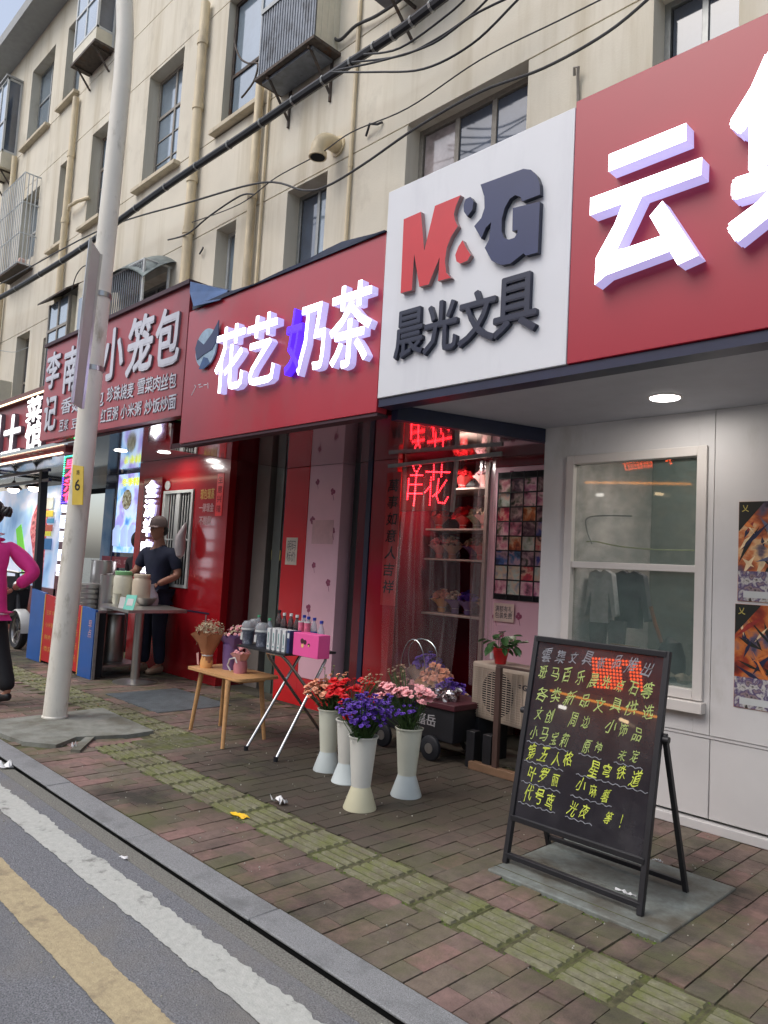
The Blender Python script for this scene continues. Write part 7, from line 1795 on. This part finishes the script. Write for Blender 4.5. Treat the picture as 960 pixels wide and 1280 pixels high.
# sd_ = his left (towards the camera right)
hm, fx, sx = head_bm(mp(.05, 0, 1.595), .098, fd)
J = {'hip': (mp(0, 0, .92), (.15, .11)), 'waist': (mp(0, 0, 1.06), (.16, .12)), 'chest': (mp(.0, 0, 1.27), (.19, .125)), 'neckb': (mp(.0, 0, 1.42), (.085, .075)), 'neck': (mp(.02, 0, 1.50), (.052, .055)), 'skull': (mp(.03, 0, 1.56), (.05, .055)),
     'ls': (mp(0, .21, 1.37), .065), 'le': (mp(-.02, .29, 1.10), .050), 'lw': (mp(.22, .23, 1.00), .033), 'rs': (mp(0, -.20, 1.37), .065), 're': (mp(.06, -.27, 1.12), .050), 'rw': (mp(.30, -.18, 1.06), .033),
     'lh': (mp(0, .09, .86), .088), 'lk': (mp(.02, .10, .48), .058), 'la': (mp(-.02, .11, .09), .04), 'lt': (mp(.13, .12, .04), .036), 'rh': (mp(0, -.09, .86), .088), 'rk': (mp(.02, -.10, .48), .058), 'ra': (mp(0, -.11, .09), .04), 'rt': (mp(.15, -.12, .04), .036)}
E1 = [('hip','waist'),('waist','chest'),('chest','neckb'),('neckb','neck'),('neck','skull'),('chest','ls'),('ls','le'),('le','lw'),('chest','rs'),('rs','re'),('re','rw'),('hip','lh'),('lh','lk'),('lk','la'),('la','lt'),('hip','rh'),('rh','rk'),('rk','ra'),('ra','rt')]
skin('body', {k: (v[0], v[1] if k in ('neckb','neck','skull','le','lw','re','rw') else (tuple(x*.72 for x in v[1]) if isinstance(v[1], tuple) else v[1]*.8)) for k, v in J.items()}, E1, m_skin2, mn)
hdo = hm.build('head', m_skin2, parent=mn, ang=80); face_details(mp(.05, 0, 1.595), .098, fx, sx, mn, m_skin2)
S = lambda d, k: tuple(x*k for x in d) if isinstance(d, tuple) else d*k
def grow(J, keys, add, over={}):
    o = {}
    for k in keys:
        p, r_ = J[k]; o[k] = (p, tuple(x+add for x in r_) if isinstance(r_, tuple) else r_+add)
    o.update(over); return o
Js = grow(J, ['hip','waist','chest','neckb','ls','rs'], .022, {'le2': (J['ls'][0].lerp(J['le'][0], .85), .062), 're2': (J['rs'][0].lerp(J['re'][0], .85), .062), 'hem': (mp(0, 0, .84), (.165, .125)), 'neckb': (mp(0, 0, 1.43), (.078, .074))})
skin('shirt', Js, [('hem','hip'),('hip','waist'),('waist','chest'),('chest','neckb'),('chest','ls'),('ls','le2'),('chest','rs'),('rs','re2')], m_navyt, mn)
Jt = grow(J, ['hip','lh','lk','la','rh','rk','ra'], .022); skin('trousers', Jt, [('hip','lh'),('lh','lk'),('lk','la'),('hip','rh'),('rh','rk'),('rk','ra')], m_navyt, mn)
for s_, k in ((1, 'l'), (-1, 'r')):
    a = J[k+'a'][0]; t_ = J[k+'t'][0]
    skin('shoe', {'a': (Vector((a.x, a.y, .045))-fd*.05, (.042, .045)), 'b': (Vector((a.x, a.y, .05)), (.046, .05)), 'c': (Vector((t_.x, t_.y, .035)), (.044, .034)), 'd': (Vector((t_.x, t_.y, .028))+fd*.05, (.034, .024))}, [('a','b'),('b','c'),('c','d')], m_shoeb, mn)
MB().blob(mp(.0, 0, 1.60), .092, 14, sq=(.95, .9, .75)).build('hair', m_hair, parent=mn, ang=80)
# cap with brim
cm = MB(); c_ = mp(.045, 0, 1.635); N_ = 24; prof = [(1.03, .0), (1.04, .03), (.98, .07), (.80, .105), (.45, .125), (.02, .13)]
vs = []
for rr_, zz in prof:
    for k in range(N_):
        a = 2*math.pi*k/N_; vs.append(c_+fd*math.cos(a)*.103*rr_+sd_*math.sin(a)*.088*rr_+Vector((0, 0, zz)))
cm.add(vs, [(i*N_+k, i*N_+(k+1) % N_, (i+1)*N_+(k+1) % N_, (i+1)*N_+k) for i in range(5) for k in range(N_)])
cap = cm.build('cap', m_cap_, parent=mn, ang=80)
vs = []
for i in range(11):
    a = R(-62+124*i/10)
    for rr_ in (.095, .175): vs.append(c_+fd*(math.cos(a)*rr_ if rr_ < .1 else .05+math.cos(a)*.115)+sd_*math.sin(a)*.088+Vector((0, 0, .012-(.022 if rr_ > .1 else 0))))
o_ = len(vs); vs += [v-Vector((0, 0, .006)) for v in vs]
fs = [(2*i, 2*i+1, 2*i+3, 2*i+2) for i in range(10)]+[(o_+2*i+2, o_+2*i+3, o_+2*i+1, o_+2*i) for i in range(10)]+[(2*i+1, o_+2*i+1, o_+2*i+3, 2*i+3) for i in range(10)]
MB().add(vs, fs).build('cap_brim', m_cap_, parent=cap)
hand('left_hand', J['lw'][0], J['lw'][0]-J['le'][0], (0, 0, -1), 1.0, m_skin2, mn, .8); hand('right_hand', J['rw'][0], J['rw'][0]-J['re'][0], (0, 0, -1), 1.0, m_skin2, mn, .8, -1)
# bag held in the left hand
hb = J['lw'][0]+(J['lw'][0]-J['le'][0]).normalized()*.09
mb = MB(); mb.tube([hb+Vector((0, 0, .03)), hb+Vector((0, 0, -.02)), hb+Vector((-.01, 0, -.07)), hb+Vector((-.01, 0, -.15)), hb+Vector((0, 0, -.21)), hb+Vector((0, 0, -.225))], [.035, .045, .085, .10, .085, .045], 16)
mb.build('plastic_bag', mat('grey_white_bag', (190, 194, 204), .3, var=.12, bump=.7, bscale=14), label="thin whitish plastic bag held open in the man's hand above the steel table", cat='plastic bag')

# ---- customer's head and shoulders behind the counter
bk = thing('person', 'dark haired person seen from behind the steel pots in front of the blue lightbox', 'person', (-8.72, 4.5, 0))
b0_ = Vector((-8.95, 4.42, 0)); fd2 = Vector((-.3, .95, 0)).normalized(); sd2 = Vector((0, 0, 1)).cross(fd2)
mq = lambda f, s_, z: b0_+fd2*f+sd2*s_+Vector((0, 0, z))
J2 = {'hip': (mq(0, 0, .8), (.14, .11)), 'chest': (mq(0, 0, 1.15), (.15, .10)), 'neckb': (mq(0, 0, 1.30), (.07, .07)), 'neck': (mq(.0, 0, 1.38), .05), 'ls': (mq(0, .16, 1.25), .05), 'le': (mq(.05, .22, 1.0), .04), 'lw': (mq(.2, .14, .92), .028), 'rs': (mq(0, -.16, 1.25), .05), 're': (mq(.05, -.22, 1.0), .04), 'rw': (mq(.2, -.14, .92), .028),
      'lh': (mq(0, .08, .75), .08), 'lk': (mq(0, .09, .42), .055), 'la': (mq(0, .09, .06), .04), 'rh': (mq(0, -.08, .75), .08), 'rk': (mq(0, -.09, .42), .055), 'ra': (mq(0, -.09, .06), .04)}
skin('body', J2, [('hip','chest'),('chest','neckb'),('neckb','neck'),('chest','ls'),('ls','le'),('le','lw'),('chest','rs'),('rs','re'),('re','rw'),('hip','lh'),('lh','lk'),('lk','la'),('hip','rh'),('rh','rk'),('rk','ra')], mat('dark_clothes', (36, 30, 36), .8), bk)
h2, fx2, sx2 = head_bm(mq(.02, 0, 1.48), .095, fd2); h2.build('head', m_skin, parent=bk, ang=80)
for k_, sz in ((0, 1),):
    MB().blob(mq(-.015, 0, 1.50), .104, 18, sq=(.95, .95, 1.15)).build('hair', m_hair, parent=bk, ang=80)

# ---- woman in pink at the left edge
wm = thing('person', 'woman in magenta jacket and black trousers walking at the left edge with hand on hip', 'person', (-6.70, 2.08, 0))
fdw = Vector((-.93, -.36, 0)).normalized(); sdw = Vector((0, 0, 1)).cross(fdw)   # left side
bw_ = Vector((-6.80, 2.05, 0))
mw = lambda f, s_, z: bw_+fdw*f+sdw*s_+Vector((0, 0, z))
Jw = {'hip': (mw(0, 0, .86), (.15, .12)), 'waist': (mw(0, 0, 1.0), (.14, .12)), 'chest': (mw(0, 0, 1.22), (.16, .12)), 'neckb': (mw(.02, 0, 1.37), (.065, .06)), 'neck': (mw(.04, 0, 1.44), .048), 'skull': (mw(.05, 0, 1.50), .05),
      'ls': (mw(0, .15, 1.32), .05), 'le': (mw(-.10, .27, 1.08), .042), 'lw': (mw(-.0, .16, .93), .028), 'rs': (mw(-.02, -.15, 1.32), .05), 're': (mw(-.20, -.28, 1.10), .042), 'rw': (mw(-.05, -.19, .95), .028),
      'lh': (mw(0, .08, .82), .09), 'lk': (mw(.14, .08, .47), .06), 'la': (mw(.10, .08, .09), .04), 'lt': (mw(.22, .08, .04), .03), 'rh': (mw(0, -.08, .82), .09), 'rk': (mw(-.08, -.08, .46), .06), 'ra': (mw(-.24, -.08, .11), .04), 'rt': (mw(-.11, -.08, .035), .03)}
E3 = [('hip','waist'),('waist','chest'),('chest','neckb'),('neckb','neck'),('neck','skull'),('chest','ls'),('ls','le'),('le','lw'),('chest','rs'),('rs','re'),('re','rw'),('hip','lh'),('lh','lk'),('lk','la'),('la','lt'),('hip','rh'),('rh','rk'),('rk','ra'),('ra','rt')]
skin('body', {k: (v[0], v[1] if k in ('neck','skull','le','lw','re','rw') else (tuple(x*.65 for x in v[1]) if isinstance(v[1], tuple) else v[1]*.75)) for k, v in Jw.items()}, E3, m_skin, wm)
hw, fxw, sxw = head_bm(mw(.07, 0, 1.575), .093, fdw); hw.build('head', m_skin, parent=wm, ang=80); face_details(mw(.07, 0, 1.575), .093, fxw, sxw, wm, m_skin)
hc = MB(); cc = mw(.035, 0, 1.60); hvs = []; N_ = 26; M_ = 16
for i in range(M_+1):
    t_ = math.pi*i/M_
    for k in range(N_):
        a = 2*math.pi*k/N_; f = math.sin(t_)*math.cos(a); s_ = math.sin(t_)*math.sin(a); z = math.cos(t_)
        pull = .0 if f < .1 else (f-.1)*(.55 if z < .45 else .10)
        hvs.append(cc+fdw*(f*.098*(1-pull))+sdw*s_*.086*(1-.15*max(0, -z))+Vector((0, 0, z*.112*(1+(.0 if f < 0 else -.35*max(0, -z)))))+Vector((random.uniform(-.001, .001),)*3))
hc.add(hvs, [(i*N_+k, (i+1)*N_+k, (i+1)*N_+(k+1) % N_, i*N_+(k+1) % N_) for i in range(M_) for k in range(N_)])
hr = hc.build('hair', m_hair, parent=wm, ang=80)
bun = mw(-.095, -.02, 1.60)
bm2 = MB()
for k in range(5):
    a = k*1.257; pts = [bun+Vector((.028*math.cos(a+j*.5)*(1-.1*j), .028*math.sin(a+j*.5), -.03+.02*j)) for j in range(5)]; bm2.tube(pts, [.012, .02, .022, .018, .008], 8)
bm2.blob(bun, .034, 10).build('hair_bun', m_hair, parent=wm, ang=80)
MB().tube([bun+Vector((.03*math.cos(a), .034*math.sin(a), .0)) for a in [i*.7 for i in range(10)]], .006, 6).build('hair_tie', m_blk, parent=wm)
Jj = grow(Jw, ['hip','waist','chest','ls','rs'], .026, {'neckb': (mw(.02, 0, 1.385), (.072, .068)), 'le': (Jw['le'][0], .074), 're': (Jw['re'][0], .074), 'lw2': (Jw['le'][0].lerp(Jw['lw'][0], .82), .052), 'rw2': (Jw['re'][0].lerp(Jw['rw'][0], .82), .052), 'hem': (mw(0, 0, .77), (.19, .155))})
skin('jacket', Jj, [('hem','hip'),('hip','waist'),('waist','chest'),('chest','neckb'),('chest','ls'),('ls','le'),('le','lw2'),('chest','rs'),('rs','re'),('re','rw2')], m_pinkj, wm)
Jp = grow(Jw, ['lh','lk','la','rh','rk','ra'], .028, {'hip': (mw(0, 0, .84), (.13, .10)), 'lh': (mw(0, .08, .76), .095), 'rh': (mw(0, -.08, .76), .095)}); skin('trousers', Jp, [('hip','lh'),('lh','lk'),('lk','la'),('hip','rh'),('rh','rk'),('rk','ra')], m_blackt, wm)
m_pipe_w = mat('pale_piping', (226, 190, 206), .6)
MB().tube([mw(.085, -.03, 1.40), mw(.03, -.08, 1.41), mw(-.045, -.06, 1.42), mw(-.06, 0, 1.425), mw(-.045, .06, 1.42)], .006, 6).build('collar_piping', m_pipe_w, parent=wm)
hems = [mw(.172*math.cos(a), .20*math.sin(a), .755) for a in [i*2*math.pi/24 for i in range(25)]]
MB().tube([mw(.19*math.cos(a), .15*math.sin(a), .755) for a in [i*2*math.pi/24 for i in range(25)]], .009, 6).build('hem_piping', m_pipe_w, parent=wm)
hand('right_hand', Jw['rw'][0], Jw['rw'][0]-Jw['re'][0]+Vector((0, 0, .03)), sdw, .95, m_skin, wm, .35, 1)
hand('left_hand', Jw['lw'][0], Jw['lw'][0]-Jw['le'][0], -sdw, .95, m_skin, wm, .35, -1)
for k in ('l', 'r'):
    a = Jw[k+'a'][0]; t_ = Jw[k+'t'][0]; hz_ = a.z-.05
    skin('shoe', {'a': (a-fdw*.03+Vector((0, 0, -.035)), (.032, .036)), 'b': (a.lerp(t_, .5)+Vector((0, 0, -.01)), (.038, .04)), 'c': (Vector((t_.x, t_.y, .035)), (.04, .03)), 'd': (Vector((t_.x, t_.y, .025))+fdw*.05, (.03, .02))}, [('a','b'),('b','c'),('c','d')], m_shoe, wm)

# ================================================================= OTHER SIDE OF THE STREET (seen in the glass)
ob = thing('low_building', 'low grey building across the street, seen only as reflections in the shop glass', 'building', (-4, -12, 0))
MB().box(-60, 30, -20.9, -20.3, -.05, 12).build('wall', mat('grey_render', (150, 148, 142), .9, var=.15, scale=.6, world=True), parent=ob, smooth=False)
wme = MB().box(-.7, .7, -.02, .01, -.85, .85).build('window', m_panel_dk, smooth=False).data
for o in [x for x in COL.objects if x.data is wme]: bpy.data.objects.remove(o)
for i in range(16):
    for j in range(4):
        o = bpy.data.objects.new('window', wme); COL.objects.link(o); o.parent = ob; o.location = Vector((-50+4.6*i, -20.29, 2.0+3.1*j))-wloc(ob)
MB().box(-60, 30, -20.3, -16.5, -.2, .06).build('far_pavement', m_conc, kind='structure')
